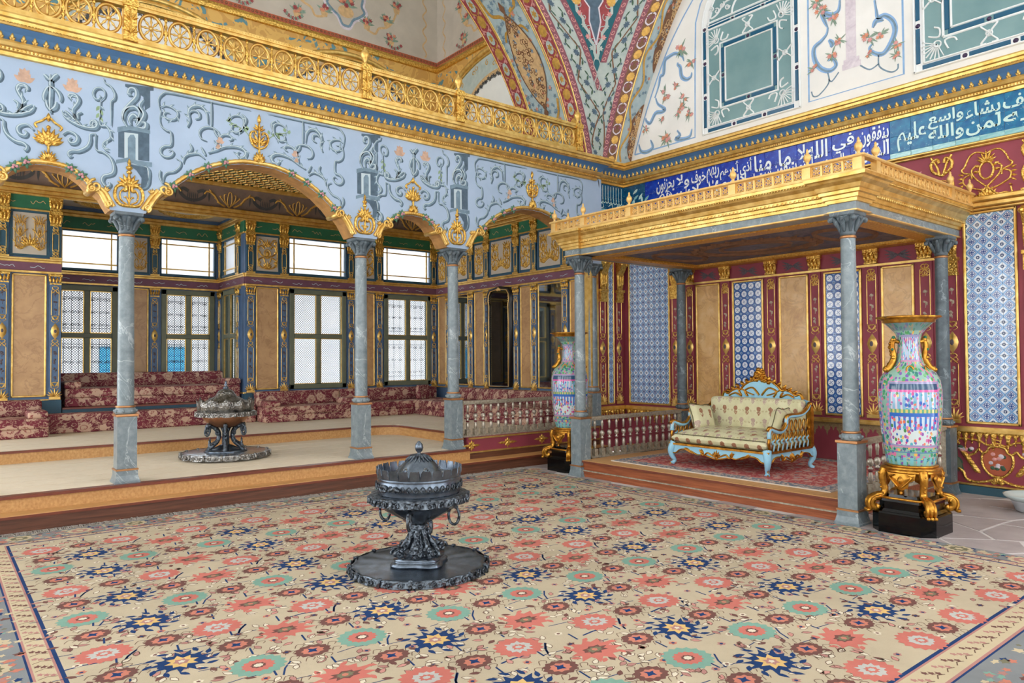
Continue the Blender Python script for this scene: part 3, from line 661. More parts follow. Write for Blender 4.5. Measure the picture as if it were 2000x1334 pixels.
PED = {'sh': [(-0.111,4.254),(-0.008,4.314),(0.206,4.306),(0.207,3.969),(-0.11,3.964)],'cap': [(-0.12,4.301),(-0.008,4.343),(0.214,4.328),(0.215,4.288),(0.001,4.292),(-0.12,4.243)],'mid': [(-0.051,4.256),(0.089,4.264),(0.091,3.959),(-0.049,3.965)],'pan': [(-0.016,4.195),(0.01,4.239),(0.045,4.246),(0.063,4.21),(0.064,3.964),(-0.014,3.961)],'base': [(-0.132,3.931),(-0.015,3.976),(0.091,3.959),(0.234,3.963),(0.235,3.908),(0.091,3.91),(-0.014,3.932),(-0.132,3.887)],'corb': [(-0.014,3.902),(0.181,3.895),(0.199,3.759),(0.173,3.676),(0.119,3.639),(0.128,3.768),(0.074,3.848)],'pil': [(-0.045,4.804),(0.248,4.833),(0.248,4.793),(0.212,4.785),(0.213,4.596),(0.159,4.545),(0.141,4.699),(-0.045,4.775)],'ac1': [(-0.06,4.381),(-0.066,4.477),(-0.009,4.568),(0.07,4.683),(0.06,4.76),(0.007,4.758),(-0.01,4.695),(0.025,4.693)],'ac2': [(-0.016,4.312),(-0.06,4.401),(-0.035,4.513),(0.052,4.561),(0.106,4.514),(0.089,4.431),(0.045,4.402)],'ac3': [(0.08,4.341),(0.124,4.419),(0.151,4.503),(0.106,4.583),(0.15,4.662)],'ac4': [(0.018,4.348),(0.001,4.413),(0.044,4.471),(0.089,4.431),(0.071,4.349)],'ac5': [(0.089,4.333),(0.16,4.337),(0.169,4.398),(0.128,4.396)]}
# ---------------------------------------------------------------- marble columns
def capital(b, z0, z1, r0, w, mt=0):
    h = z1 - z0; b.lathe([(r0 * 1.02, z0), (r0 * 1.1, z0 + h * .12), (r0 * 1.05, z0 + h * .2), (r0 * 1.25, z0 + h * .55), (w * .98, z0 + h * .82)], 20, mat=mt)
    b.sqlathe([(w * .86, z0 + h * .8), (w * .95, z0 + h * .86), (w * .97, z0 + h), ], mat=mt)
    for k in range(8):     # acanthus leaves and corner volutes
        a = k * PI / 4; ca, sa = math.cos(a), math.sin(a); rr = (w * 1.12 if k % 2 else w * .92)
        P = [(ca * r0 * 1.02, sa * r0 * 1.02, z0 + h * .16), (ca * r0 * 1.3, sa * r0 * 1.3, z0 + h * .42), (ca * rr * .95, sa * rr * .95, z0 + h * .72), (ca * rr * 1.1, sa * rr * 1.1, z0 + h * .7), (ca * rr * 1.08, sa * rr * 1.08, z0 + h * .6)]
        b.tube(catm(P, 3), [.012 + .016 * math.sin(PI * min(1, i / 11)) for i in range(13)], 6, mt)
        if k % 2: b.ball((ca * rr * 1.12, sa * rr * 1.12, z0 + h * .68), h * .13, 8, 5, mt)
def make_column(x, y, z, H, ph, label, par=None, name='marble_column', half=.1, rs=.087, capw=.15, group='grey marble arcade columns', dark=False):
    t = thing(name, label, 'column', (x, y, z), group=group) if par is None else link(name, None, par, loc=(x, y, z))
    mm = m['marble_dark'] if dark else m['marble']
    if half > .05:
        MB().sqlathe([(half * 1.3, 0), (half * 1.3, .02), (half * 1.22, .03), (half * 1.1, .085), (half * 1.08, .14)]).build('plinth', mm, t)
        MB().sqlathe([(half * 1.0, .14), (half, ph - .02)]).build('pedestal', mm, t)
    MB().sqlathe([(half * 1.0, .135), (half * 1.14, .14), (half * 1.14, .156), (half, .16)]).build('lower_band', m['copper'], t)
    MB().sqlathe([(half * 1.0, ph - .03), (half * 1.13, ph - .022), (half * 1.13, ph), (half * .9, ph)]).build('pedestal_cap', m['copper'], t)
    b = MB(); b.lathe([(rs * 1.15, ph), (rs * 1.28, ph + .015), (rs * 1.3, ph + .035), (rs * 1.15, ph + .06), (rs * 1.1, ph + .075)], 20)
    for k in range(8):
        a = k * PI / 4 + PI / 8; b.ball((rs * 1.24 * math.cos(a), rs * 1.24 * math.sin(a), ph + .035), .02, 6, 4)
    b.build('carved_collar', mm, t)
    MB().lathe([(rs * 1.05, ph + .07), (rs * 1.2, ph + .075), (rs * 1.2, ph + .09), (rs * 1.05, ph + .095)], 20).build('base_ring', m['copper'], t)
    hc = H * .075 if H < 3 else .235
    MB().lathe([(rs, ph + .09), (rs * .99, ph + .5), (rs * .9, H - hc - .02)], 24, cap=False).build('shaft', mm, t)
    MB().lathe([(rs * .9, H - hc - .03), (rs * 1.0, H - hc - .022), (rs * 1.0, H - hc - .01), (rs * .9, H - hc)], 20).build('neck_ring', m['copper'], t)
    b = MB(); capital(b, H - hc, H, rs * .88, capw); b.build('capital', m['marble_dark'], t)
    return t
CL = ['grey marble column at the outer left of the arcade', 'grey marble column beside the small left arch', 'grey marble column with white veins, leftmost one inside the picture', 'grey marble column directly behind the dark brazier on the carpet', 'grey marble column at the left end of the arcade balustrade']
for i, x in enumerate(COLX):
    make_column(x, 9.08, Z2, 3.36 - Z2, .765, CL[i] if i != 1 else 'grey marble column left of the small left arch, outside the frame')
make_column(9.2, 9.08, .5, 3.36 - .5, .6, 'grey marble column against the gilt pier behind the blue and green vase', capw=.14)
# ---------------------------------------------------------------- arcade wall
wa = struct('wall_arcade', 'periwinkle arcade wall with painted grey scrolls above gilded arches', 'wall')
OS = [(0, 3.765), (.12, 3.755), (.22, 3.725), (.32, 3.655), (.385, 3.575), (.40, 3.545), (.455, 3.55), (.505, 3.505), (.545, 3.43), (.585, 3.365)]
OB = [(0, 4.125), (.2, 4.115), (.4, 4.065), (.6, 3.985), (.8, 3.865), (.95, 3.74), (1.04, 3.64), (1.06, 3.605), (1.125, 3.61), (1.185, 3.54), (1.24, 3.45), (1.29, 3.365)]
ARCH = [((COLX[0] + COLX[1]) / 2, OB), ((COLX[1] + COLX[2]) / 2, OS), ((COLX[2] + COLX[3]) / 2, OB), ((COLX[3] + COLX[4]) / 2, OS), ((COLX[4] + 9.2) / 2, OB)]
def outline(cx, O): return [(cx - x, z) for x, z in O[::-1]] + [(cx + x, z) for x, z in O[1:]]
ZS = 3.36
bot = [(-3, ZS)]
for cx, O in ARCH: bot += outline(cx, O)
bot += [(9.34, ZS)]
b = MB(FY(YA)); top = 4.9
P = bot + [(9.34, top), (-3, top)]
n = len(P)
b.add([(x, z, 0) for x, z in P] + [(x, z, -.3) for x, z in P], [tuple(range(n))], 0)
b.add([(x, z, -.3) for x, z in P], [tuple(range(n))[::-1]], 0)
for i in range(len(bot) - 1):
    (x0, z0), (x1, z1) = bot[i], bot[i + 1]
    b.add([(x0, z0, 0), (x1, z1, 0), (x1, z1, -.3), (x0, z0, -.3)], [(0, 1, 2, 3)], 1)
b.build('painted_wall', [m['sky_paint'], m['soffit']], wa)
# gilded arch mouldings, cusps and rose clusters
def rose(b):
    for k in range(7):
        a = k * 2 * PI / 7; b.dome(leafpts(0, 0, a, .062 + .012 * (k % 2), .036), .0, .02, 0)
    for dx, dy in ((0, .008), (.018, -.012), (-.016, -.008)): b.ball((dx, dy, .03), .016, 7, 4, 1)
b = MB(); rose(b); ROSE = b.mesh('rose_cluster', [mat('verdigris_leaf', vary(rgb(84, 130, 104), .2, 30), .6), mat('pink_rose_paint', rgb(206, 150, 158), .6)])
for cx, O in ARCH:
    full = outline(cx, O); big = O is OB
    zc = 3.0
    off = []
    for i, (x, z) in enumerate(full):
        a = full[max(0, i - 1)]; c = full[min(len(full) - 1, i + 1)]; dx, dz = c[0] - a[0], c[1] - a[1]; L = math.hypot(dx, dz); off.append((x - dz / L * .03, z + dx / L * .03))
    k = 8 if not big else 10
    b = MB(FY(YA))
    up_ = off[3 if not big else 4:-(3 if not big else 4)]
    cr = catm(up_, 10); b.tube([(x, z, .012) for x, z in cr], [.03 if i % 3 else .025 for i in range(len(cr))], 8)
    b.build('arch_moulding', m['gold'], wa)
    b = MB(FY(YA))
    for sgn in (-1, 1):
        lo = [(cx + sgn * (x - .01), z + .03) for x, z in O[-4:]]
        b.tube([(x, z, .012) for x, z in catm(lo, 5)], .03, 8)
        cxx, czz = cx + sgn * O[-5][0], O[-5][1] + .03
        b.tube([(cxx, czz, .05), (cxx, czz, -.29)], .036, 10); b.tube([(x, z, .05) for x, z in spiral(cxx, czz, .05, .012, PI / 2, 1.2 * sgn, 14)], .014, 6)
        b.rib([(x + sgn * .045, z + .012) for x, z in catm(lo, 5)], .05, 0, .02)
        b.tube([(x, z, .03) for x, z in spiral(cxx + sgn * .035, czz + .03, .075, .014, PI / 2, 1.3 * sgn, 18)], .017, 6)
        b.tube([(x, z, .03) for x, z in spiral(lo[-1][0] - sgn * .005, lo[-1][1] + .03, .045, .01, -PI / 2, -1.1 * sgn, 12)], .013, 6)
        for k in range(3): b.dome(leafpts(lo[1][0] + sgn * .03, lo[1][1] + .02, PI / 2 - sgn * (.2 + .4 * k), .08, .03), .005, .03)
        x2, z2 = cx + sgn * (O[-4][0] + .01), O[-4][1] + .02
        b.tube([(x2, z2, .04), (x2, z2, -.29)], .026, 8)
    b.build('arch_cusp_scrolls', m['gold'], wa)
    for d in ((.42, .62, .82, 1.0) if big else (.2, .3)):
        for sgn in (-1, 1):
            for i in range(len(O) - 1):
                if O[i][0] <= d <= O[i + 1][0]:
                    t = (d - O[i][0]) / (O[i + 1][0] - O[i][0]); z = O[i][1] + t * (O[i + 1][1] - O[i][1])
                    link('rose_cluster', ROSE, wa, loc=(cx + sgn * d, YA - .025, z + .03), rot=(PI / 2, sgn * .5, 0))
# gilded relief ornaments
def palmette(b, x, z, h, w, n=7, c=0.0, hh=.016):
    for i in range(n):
        t = (i - (n - 1) / 2) / ((n - 1) / 2); a = PI / 2 - t * 1.15
        b.dome(leafpts(x + t * w * .08, z, a, h * (1 - .32 * abs(t)), w * .22), c, c + hh)
def orn_col(b, x, z):
    for s in (-1, 1):
        b.rib(catm([(x, z - .14), (x + s * .09, z - .13), (x + s * .14, z - .05), (x + s * .13, z + .05), (x + s * .08, z + .09), (x + s * .03, z + .07), (x + s * .035, z + .03), (x + s * .06, z + .035)], 5), .036, .005, .028)
        b.rib(catm([(x + s * .02, z - .12), (x + s * .08, z - .08), (x + s * .09, z), (x + s * .05, z + .05)], 4), .018, .005, .02)
        b.rib(catm([(x, z - .1), (x + s * .03, z - .04), (x + s * .05, z - .05)], 4), .016, .005, .018)
    b.rib([(x, z - .15), (x, z), (x, z + .1)], .022, .01, .02)
    palmette(b, x, z + .08, .17, .2, 7, .01, .022)
    for k, (dz, r) in enumerate(((.24, .03), (.29, .035), (.34, .02))): b.dome(ell(x, z + dz, r, r * .8, 10), .01, .035)
    b.dome(leafpts(x, z + .3, PI / 2, .1, .035), .01, .03)
def orn_small(b, x, z):       # z = top of arch moulding
    for k in range(9): b.dome(leafpts(x, z - .02, PI / 2 + (k - 4) * .3, .12 if abs(k - 4) < 3 else .1, .035), .02, .05)
    b.rib([(x, z + .05), (x, z + .2)], .025, .01, .02); palmette(b, x, z + .16, .2, .24, 9, .01, .025)
    b.dome(ell(x, z + .18, .04, .045, 10), .02, .04); b.dome(ell(x, z + .34, .022, .022, 8), .02, .04)
    for s in (-1, 1): b.rib(catm([(x + s * .1, z + .32), (x + s * .12, z + .36), (x + s * .06, z + .4), (x + s * .02, z + .44)], 4), .024, .01, .02)
    b.dome(leafpts(x, z + .4, PI / 2, .1, .045), .01, .035)
def orn_big(b, x, z):
    for k in range(7): b.dome(leafpts(x, z - .04, PI / 2 + (k - 3) * .28, .17 - .02 * abs(k - 3), .05), .02, .055)
    b.rib([(x, z + .1), (x, z + .4)], .026, .01, .022)
    for s in (-1, 1):
        b.rib(catm([(x, z + .15), (x + s * .07, z + .18), (x + s * .11, z + .26), (x + s * .1, z + .34), (x + s * .05, z + .36), (x + s * .04, z + .32)], 5), .026, .01, .024)
        b.dome(leafpts(x + s * .02, z + .19, PI / 2 - s * .7, .12, .05), .01, .03)
    palmette(b, x, z + .22, .16, .14, 5, .02, .02); palmette(b, x, z + .38, .11, .13, 5, .01, .022); b.dome(leafpts(x, z + .46, PI / 2, .13, .05), .01, .035)
for cx, O in ARCH:
    b = MB(FY(YA)); (orn_big if O is OB else orn_small)(b, cx, O[0][1] + .06); b.build('arch_finial', m['gold_orn'], wa)
for x in COLX[1:]:
    b = MB(FY(YA)); orn_col(b, x, 3.57); b.build('spandrel_ornament', m['gold_orn'], wa)
# painted scrollwork
def paint_stroke(L, pts, w=.035):
    P = catm(pts, 5)
    L[0].rib([(x + .013, z - .013) for x, z in P], w * 1.15, 0, .0012, flat=True, taper=True)
    L[1].rib(P, w, 0, .002, flat=True, taper=True)
    L[2].rib([(x - w * .18, z + w * .18) for x, z in P], w * .3, 0, .0028, flat=True, taper=True)
def mirror(P, s, cx): return [(cx + s * x, z) for x, z in P]
def flower(b, x, z, s=1.0):
    for k in range(5):
        a = PI / 2 + (k - 2) * .5; b.poly(leafpts(x, z, a, .11 * s, .055 * s), 0, .002 + k * .0005, side=False)
    for k in range(3): b.poly(leafpts(x, z + .07 * s, PI / 2 + (k - 1) * .6, .08 * s, .045 * s), 0, .005 + k * .0005, side=False)
Ls = [MB(FY(YA)) for _ in range(3)]; lf = MB(FY(YA)); pk = MB(FY(YA))
for cx, O in ARCH:
    for s in (-1, 1):
        D = BIG if O is OB else SMALL
        for kk, P in D.items():
            if kk.startswith('pl') or kk.startswith('v'): continue
            w = .04 if kk in 'abdefhijl' else .03
            if kk in ('i', 'g', 'g2', 'h') and True: w = .026
            paint_stroke(Ls, mirror(P, s, cx), w)
            if kk in ('a', 'b', 'h', 'm', 'l', 'n', 'j', 'l2'):      # acanthus tufts along the stroke
                Q = catm(P, 4)
                for q in range(2, len(Q) - 6, 4):
                    ang = math.atan2(Q[q + 1][1] - Q[q][1], Q[q + 1][0] - Q[q][0]) + .7
                    if s < 0: ang = PI - ang
                    Ls[1].poly(leafpts(cx + s * Q[q][0], Q[q][1], ang, .07, .026, 4), 0, .0017, side=False)
                    Ls[2].poly(leafpts(cx + s * Q[q][0], Q[q][1], ang + .12, .05, .01, 3), 0, .0024, side=False)
        if O is OS:
            flower(pk, cx + s * .215, 4.6); 
            for k in range(4): lf.poly(leafpts(cx + s * .475, 4.5 - .04 * k, -PI / 2 + (k % 2 - .5), .07, .035), 0, .002, side=False)
        else:
            flower(pk, cx - s * .47, 4.32, .55); flower(pk, cx - s * .49, 4.25, .4)
            for k in range(8): lf.poly(leafpts(cx - s * (.38 - .035 * k), 4.6 - .012 * k + .03 * (k % 2), 1.2 + k, .055, .04), 0, .002, side=False)
            lf.rib(catm(mirror([(-.4, 4.62), (-.28, 4.58), (-.16, 4.52), (-.1, 4.44)], s, cx), 4), .01, 0, .0015, flat=True)
    if O is OS:
        for kk, P in SMALL.items():
            if kk.startswith('pl'): paint_stroke(Ls, mirror(P, 1, cx), .045)
for x in COLX[1:] + [9.2]:
    for kk, c in (('sh', 0), ('pil', 0), ('cap', 1), ('mid', 2), ('pan', 1), ('base', 1), ('corb', 0)):
        if x > 9 : continue
        Ls[c].poly([(x + a, z) for a, z in PED[kk]], 0, .001 + .0008 * ('sh pil cap mid pan base corb'.split().index(kk)), side=False)
    for kk in ('ac1', 'ac2', 'ac3', 'ac4', 'ac5'):
        if x > 9: continue
        paint_stroke(Ls, [(x + a, z) for a, z in PED[kk]], .05)
    if x < 9: paint_stroke(Ls, [(x + a, z) for a, z in PED['corb'][:5]], .04)
for L, k in zip(Ls, ('scroll_dark', 'scroll_mid', 'scroll_lite')): L.build('painted_scrollwork', m[k], wa)
lf.build('painted_leaves', m['leaf_paint'], wa); pk.build('painted_flowers', m['peach_paint'], wa)
# ---------------------------------------------------------------- main cornice round the hall
co = struct('trim_cornice', 'gilt and blue cornice with upright gilt leaves running round the hall', 'cornice')
PATH = [(-3, YA), (9.16, YA), (9.16, YA + .07), (XR, YA + .07), (XR, -2.5)]
MB().sweep(PATH, [(0, 4.83), (.035, 4.835), (.04, 4.87), (.07, 4.88), (.075, 4.905), (.105, 4.915), (.12, 4.945), (.11, 4.97), (0, 4.975)], left=False).build('lower_moulding', m['gold'], co)
MB().sweep(PATH, [(0, 4.96), (.085, 4.97), (.1, 5.0), (.13, 5.04), (.19, 5.085), (.2, 5.09)], left=False).build('blue_cove', m['band_blue'], co)
MB().sweep(PATH, [(0, 5.08), (.21, 5.085), (.22, 5.105), (.235, 5.11), (.24, 5.14), (.265, 5.15), (.27, 5.18), (.26, 5.2), (-.05, 5.2)], left=False).build('upper_moulding', m['gold'], co)
def along(path, off, sp, z):
    out = []
    for (x0, y0), (x1, y1) in zip(path[:-1], path[1:]):
        L = math.hypot(x1 - x0, y1 - y0)
        if L < .3: continue
        dx, dy = (x1 - x0) / L, (y1 - y0) / L; n = int(L / sp)
        for i in range(n):
            s_ = (i + .5) * sp; out.append((x0 + dx * s_ + dy * off, y0 + dy * s_ - dx * off, z, math.atan2(dy, dx)))
    return out
b = MB(frame((0, 0, 0), (1, 0, 0), (0, 0, 1)))
for a, L, w in ((PI / 2, .1, .036), (PI / 2 + .6, .05, .024), (PI / 2 - .6, .05, .024)): b.dome(leafpts(0, 0, a, L, w, 4), 0, .018)
b.ball((0.01, .098, .016), .015, 6, 4)
LEAF = b.mesh('cornice_leaf', m['gold'])
lc = 0
for x, y, z, a in along(PATH, .112, .0972, 4.965):
    if x < -.2 or y < .6: continue
    link('cornice_leaf', LEAF, co, loc=(x, y, z), rz=a)
bd = MB()
for off, z, sp, r in ((.078, 4.893, .035, .012), (.228, 5.108, .03, .01)):
    for x, y, z_, a in along(PATH, off, sp, z): bd.lathe([(r * .2, -r), (r, 0), (r * .2, r)], 5, (x, y, z_))
bd.build('beading', m['gold_orn'], co, kind='stuff')
# ---------------------------------------------------------------- gallery balustrade
gb = thing('gallery_balustrade', 'gilded balustrade of spoked roundels along the gallery edge', 'balustrade', (0, 8.76, 5.2))
MB().box(-3, 8.62, -.05, .05, 0, .05).build('bottom_rail', m['gold'], gb)
b = MB(); b.box(-3, 8.64, -.04, .04, .375, .41); b.box(-3, 8.64, -.055, .055, .41, .45); b.build('top_rail', m['gold'], gb)
bd = MB()
for i in range(int(11.6 / .034)): bd.ball((-3 + i * .034, -.05, .435), .0125, 5, 3)
bd.build('beading', m['gold'], gb, kind='stuff')
b = MB(frame((0, 0, 0), (1, 0, 0), (0, 0, 1)))
b.rib(ell(0, 0, .118, .15, 24), .03, -.012, .03, closed=True); b.rib(ell(0, 0, .118, .15, 24), .03, .012, -.03, closed=True)
for k in range(8):
    a = k * PI / 4; P = [(math.cos(a) * r * .8, math.sin(a) * r, 0) for r in (.02, .05, .075, .1, .13)]; b.tube(P, [.01, .008, .016, .008, .012], 5)
b.ball((0, 0, 0), .026, 8, 5)
RND = b.mesh('roundel', m['gold'])
b = MB(); b.lathe([(.012, .05), (.02, .06), (.01, .1), (.022, .13), (.01, .16), (.03, .2), (.012, .24), (.022, .28), (.01, .31), (.02, .36), (.012, .375)], 8)
DIV = b.mesh('divider', m['gold_orn'])
b = MB(); b.box(-.065, .065, -.06, .06, 0, .47); b.box(-.075, .075, -.07, .07, .385, .455); b.box(-.075, .075, -.07, .07, 0, .05)
F0 = frame((0, -.06, .22), (1, 0, 0), (0, 0, 1)); b.F = F0; palmette(b, 0, -.13, .14, .1, 5); palmette(b, 0, .02, .12, .1, 5); b.rib([(0, -.14), (0, .13)], .014, 0, .016)
POST = b.mesh('post', m['gold_orn'])
b = MB(); b.lathe([(.03, 0), (.035, .01), (.02, .03), (.018, .045), (.05, .09), (.062, .14), (.055, .175), (.035, .19), (.04, .2), (.015, .215), (.02, .235), (.003, .26)], 14, lobe=lambda a, z: 1 + .06 * math.cos(8 * a) * (.05 < z < .18))
URN = b.mesh('urn', m['gold'])
posts = [-1.1, .17, 1.70, 4.57, 6.10, 8.56]
for i, x in enumerate(posts):
    p = link('post', POST, gb, loc=(x, 0, 0)); link('urn', URN, p, loc=(0, 0, .47))
    if i < len(posts) - 1:
        n = round((posts[i + 1] - x) / .306); sp = (posts[i + 1] - x) / n if n else 1
        n = [4, 5, 9, 5, 8][i]; sp = (posts[i + 1] - x - .13) / n
        for q in range(n):
            link('roundel', RND, gb, loc=(x + .065 + sp * (q + .5), 0, .212))
            if q: link('divider', DIV, gb, loc=(x + .065 + sp * q, 0, 0))
import bmesh
# ---------------------------------------------------------------- arcade room: panelled walls
def place(par, name, me, W, a, z=0.0):
    return link(name, me, par, loc=((a, W[1], z) if W[0] == 'Y' else (W[1], -a, z)), rz=0 if W[0] == 'Y' else -PI / 2)
F0 = FY(0)
def knot(b, z, s=1.0, w=.05, up=1):
    for q in (-1, 1):
        b.rib(catm([(-q * w * .9, z - .06 * s * up), (0, z - .01 * s), (q * w * .8, z + .03 * s), (q * w * .3, z + .06 * s), (-q * w * .3, z + .05 * s)], 4), .013, 0, .012)
        b.rib(catm([(q * w * .2, z - .05 * s), (q * w, z - .02 * s), (q * w * .4, z + .02 * s)], 3), .01, 0, .01)
def foot(b, z, w=.06, h=.17):
    palmette(b, 0, z + .03, h, w * 2.2, 7); b.box(-w * 1.35, w * 1.35, z - .01, z + .035, 0, .02)
def pil_orn(z0, z1, zo, w=.055, ov=True, flow=True):
    b = MB(F0); f = MB(F0)
    foot(b, z0)
    for s in (-1, 1): 
        b.rib([(s * w, z0 + .22), (s * w, zo - .27)], .011, 0, .01); b.rib([(s * w, zo + .27), (s * w, z1 - .1)], .011, 0, .01)
    for zz, up_ in ((zo - .2, 1), (zo + .2, -1), (z0 + .22, -1), (z1 - .08, 1)): knot(b, zz, 1, w, up_)
    if ov:
        b.dome([(0, zo - .14), (w * .9, zo - .06), (w * 1.15, zo), (w * .9, zo + .06), (0, zo + .14), (-w * .9, zo + .06), (-w * 1.15, zo), (-w * .9, zo - .06)], 0, .024)
    return b
def cap_mesh(z0, z1, w, name='capital'):
    b = MB(F0); h = z1 - z0
    b.box(-w * .8, w * .8, z0, z1, 0, .03); b.box(-w, w, z1 - h * .2, z1, 0, .055); b.box(-w * .85, w * .85, z0, z0 + h * .14, 0, .045)
    for k in range(4): b.dome(leafpts((k - 1.5) * w * .42, z0 + h * .12, PI / 2 + (1.5 - k) * .12, h * .72, w * .5), .03, .06)
    for s in (-1, 1): b.ball((s * w * .8, z1 - h * .3, .05), h * .13, 7, 4)
    return b.mesh(name, m['gold_orn'])
FLW = [mat('pilaster_posy', vary(rgb(176, 160, 140), .35, 60), .7), mat('pilaster_posy_dark', vary(rgb(92, 84, 92), .35, 60), .7)]
def posy(b, z0, z1, lite=0):
    r = random.Random(int(z0 * 100)); n = max(2, int((z1 - z0) / .13))
    for i in range(n):
        z = z0 + (z1 - z0) * (i + .5) / n
        for q in range(4): b.dome(ell((r.random() - .5) * .035, z + (r.random() - .5) * .06, .018, .016, 7), 0, .004 + .001 * q, lite)
        b.rib([(0, z - .06), (.004, z - .02)], .008, 0, .003, lite)
# blue arcade-room pilaster (lower and upper)
b = MB(F0); b.box(-.085, .085, 1.04, 3.16, 0, .035); PB_BODY = b.mesh('pilaster_body', m['blue_paint'])
b = pil_orn(1.06, 2.98, 2.2); b.v = [(x, y - .035, z) for x, y, z in b.v]; PB_ORN = b.mesh('gilt_ornament', m['gold'])
b = MB(FY(-.035)); posy(b, 1.35, 1.9); posy(b, 2.48, 2.9); b.dome(ell(0, 2.2, .025, .04, 10), .022, .03); PB_FLW = b.mesh('painted_posies', FLW[1])
PB_CAP = cap_mesh(2.99, 3.16, .1)
b = MB(F0); b.box(-.075, .075, 3.42, 3.98, 0, .035); PU_BODY = b.mesh('pilaster_body', m['blue_deep'])
b = MB(FY(-.035))
for s in (-1, 1): b.rib([(s * .045, 3.55), (s * .045, 3.86)], .01, 0, .01)
for zz in (3.49, 3.54, 3.88, 3.93): knot(b, zz, .7, .045)
b.box(-.085, .085, 3.42, 3.45, 0, .02)
PU_ORN = b.mesh('gilt_ornament', m['gold'])
PU_CAP = cap_mesh(3.98, 4.23, .095); PU_CAP2 = cap_mesh(4.24, 4.46, .1)
def pilaster(par, W, a):
    p = place(par, 'pilaster', PB_BODY, W, a); link('gilt_ornament', PB_ORN, p); link('painted_posies', PB_FLW, p); link('capital', PB_CAP, p)
    p = place(par, 'upper_pilaster', PU_BODY, W, a); link('gilt_ornament', PU_ORN, p); link('capital', PU_CAP, p); link('frieze_capital', PU_CAP2, p)
def mk(W, **k): return MB(FY(W[1]) if W[0] == 'Y' else FX(W[1]))
def framed(par, W, a0, a1, z0, z1, mt, name='marble_panel', fw=.03, fm='gold'):
    b = mk(W); b.box(a0 + fw, a1 - fw, z0 + fw, z1 - fw, 0, .012); p = b.build(name, m[mt], par)
    b = mk(W)
    for x0, x1, y0, y1 in ((a0, a1, z0, z0 + fw), (a0, a1, z1 - fw, z1), (a0, a0 + fw, z0, z1), (a1 - fw, a1, z0, z1)): b.fbox(x0, x1, y0, y1, 0, .028, .008)
    b.build('gilt_frame', m[fm], p); return p
def arabesque(b, cx, cz, w, h, hh=.018):
    for s in (-1, 1):
        b.rib(catm([(cx, cz - h * .45), (cx + s * w * .3, cz - h * .4), (cx + s * w * .42, cz - h * .22), (cx + s * w * .2, cz - h * .12), (cx + s * w * .12, cz - h * .25)], 5), w * .07, 0, hh)
        b.rib(catm([(cx, cz - h * .1), (cx + s * w * .25, cz - h * .05), (cx + s * w * .42, cz + h * .1), (cx + s * w * .3, cz + h * .24), (cx + s * w * .14, cz + h * .15)], 5), w * .07, 0, hh)
        b.rib(catm([(cx + s * w * .05, cz + h * .2), (cx + s * w * .25, cz + h * .4), (cx + s * w * .4, cz + h * .42)], 5), w * .06, 0, hh)
        for dz in (-.3, 0, .3): b.dome(leafpts(cx + s * w * .3, cz + dz * h, PI / 2 - s * .8, h * .14, w * .12), 0, hh)
        b.rib(catm([(cx + s * w * .42, cz - h * .4), (cx + s * w * .46, cz), (cx + s * w * .4, cz + h * .35)], 5), w * .045, 0, hh)
    palmette(b, cx, cz + h * .22, h * .24, w * .34, 7, 0, hh); palmette(b, cx, cz - h * .42, h * .22, w * .34, 7, 0, hh)
    b.rib(ell(cx, cz, w * .15, h * .13, 14), w * .06, 0, hh, closed=True); b.dome(ell(cx, cz, w * .1, h * .09, 10), 0, hh)
def ornpanel(par, W, a0, a1, z0=3.44, z1=4.21):
    b = mk(W); b.box(a0, a1, z0, z1, 0, .008); p = b.build('upper_panel', m['blue_deep'], par)
    b = mk(W); b.box(a0 + .04, a1 - .04, z0 + .04, z1 - .04, .0, .014); b.build('grey_field', m['greyplaster'], p)
    w = a1 - a0 - .1; b = (MB(FY(W[1] - .014)) if W[0] == 'Y' else MB(FX(W[1] - .014)))
    if w > .45:
        c = (a0 + a1) / 2
        for s in (-1, 1): arabesque(b, c + s * w * .3, (z0 + z1) / 2 + .02, w * .36, z1 - z0 - .12)
        palmette(b, c, z0 + .18, .22, .18, 7); b.rib(catm([(c - w * .3, z0 + .12), (c, z0 + .2), (c + w * .3, z0 + .12)], 5), .03, 0, .018)
    else: arabesque(b, (a0 + a1) / 2, (z0 + z1) / 2, w * 1.05, z1 - z0 - .1)
    b.build('gilt_arabesque', m['gold_orn'], p)
def bands(par, W, a0, a1):
    b = mk(W); b.box(a0, a1, 3.205, 3.345, 0, .02); b.build('mauve_frieze', m['purple'], par)
    b = mk(W)
    for z0, z1, o in ((3.165, 3.205, .04), (3.345, 3.385, .035), (3.385, 3.42, .05), (4.21, 4.24, .035), (1.03, 1.06, .03)): b.fbox(a0, a1, z0, z1, 0, o, .006)
    b.build('gilt_mouldings', m['gold'], par)
    b = mk(W); b.box(a0, a1, 4.24, 4.46, 0, .015); b.build('green_frieze', m['green'], par)
    # thin penned inscription flourishes
    b = (MB(FY(W[1] - .015)) if W[0] == 'Y' else MB(FX(W[1] - .015))); r = random.Random(int(a0 * 10 + 99)); a = a0 + .12
    while a < a1 - .35:
        for z, hh in ((4.35, .05), (3.27, .03)):
            x = a; P = []
            for q in range(7): P.append((x + q * .035, z + (r.random() - .5) * hh * 1.6))
            b.rib(catm(P, 3), .009, .004 + (.003 if z < 4 else 0), .001, 0 if z > 4 else 1, flat=True)
        a += .42
    b.build('penned_inscription', [m['painttan'], m['scroll_lite']], par)
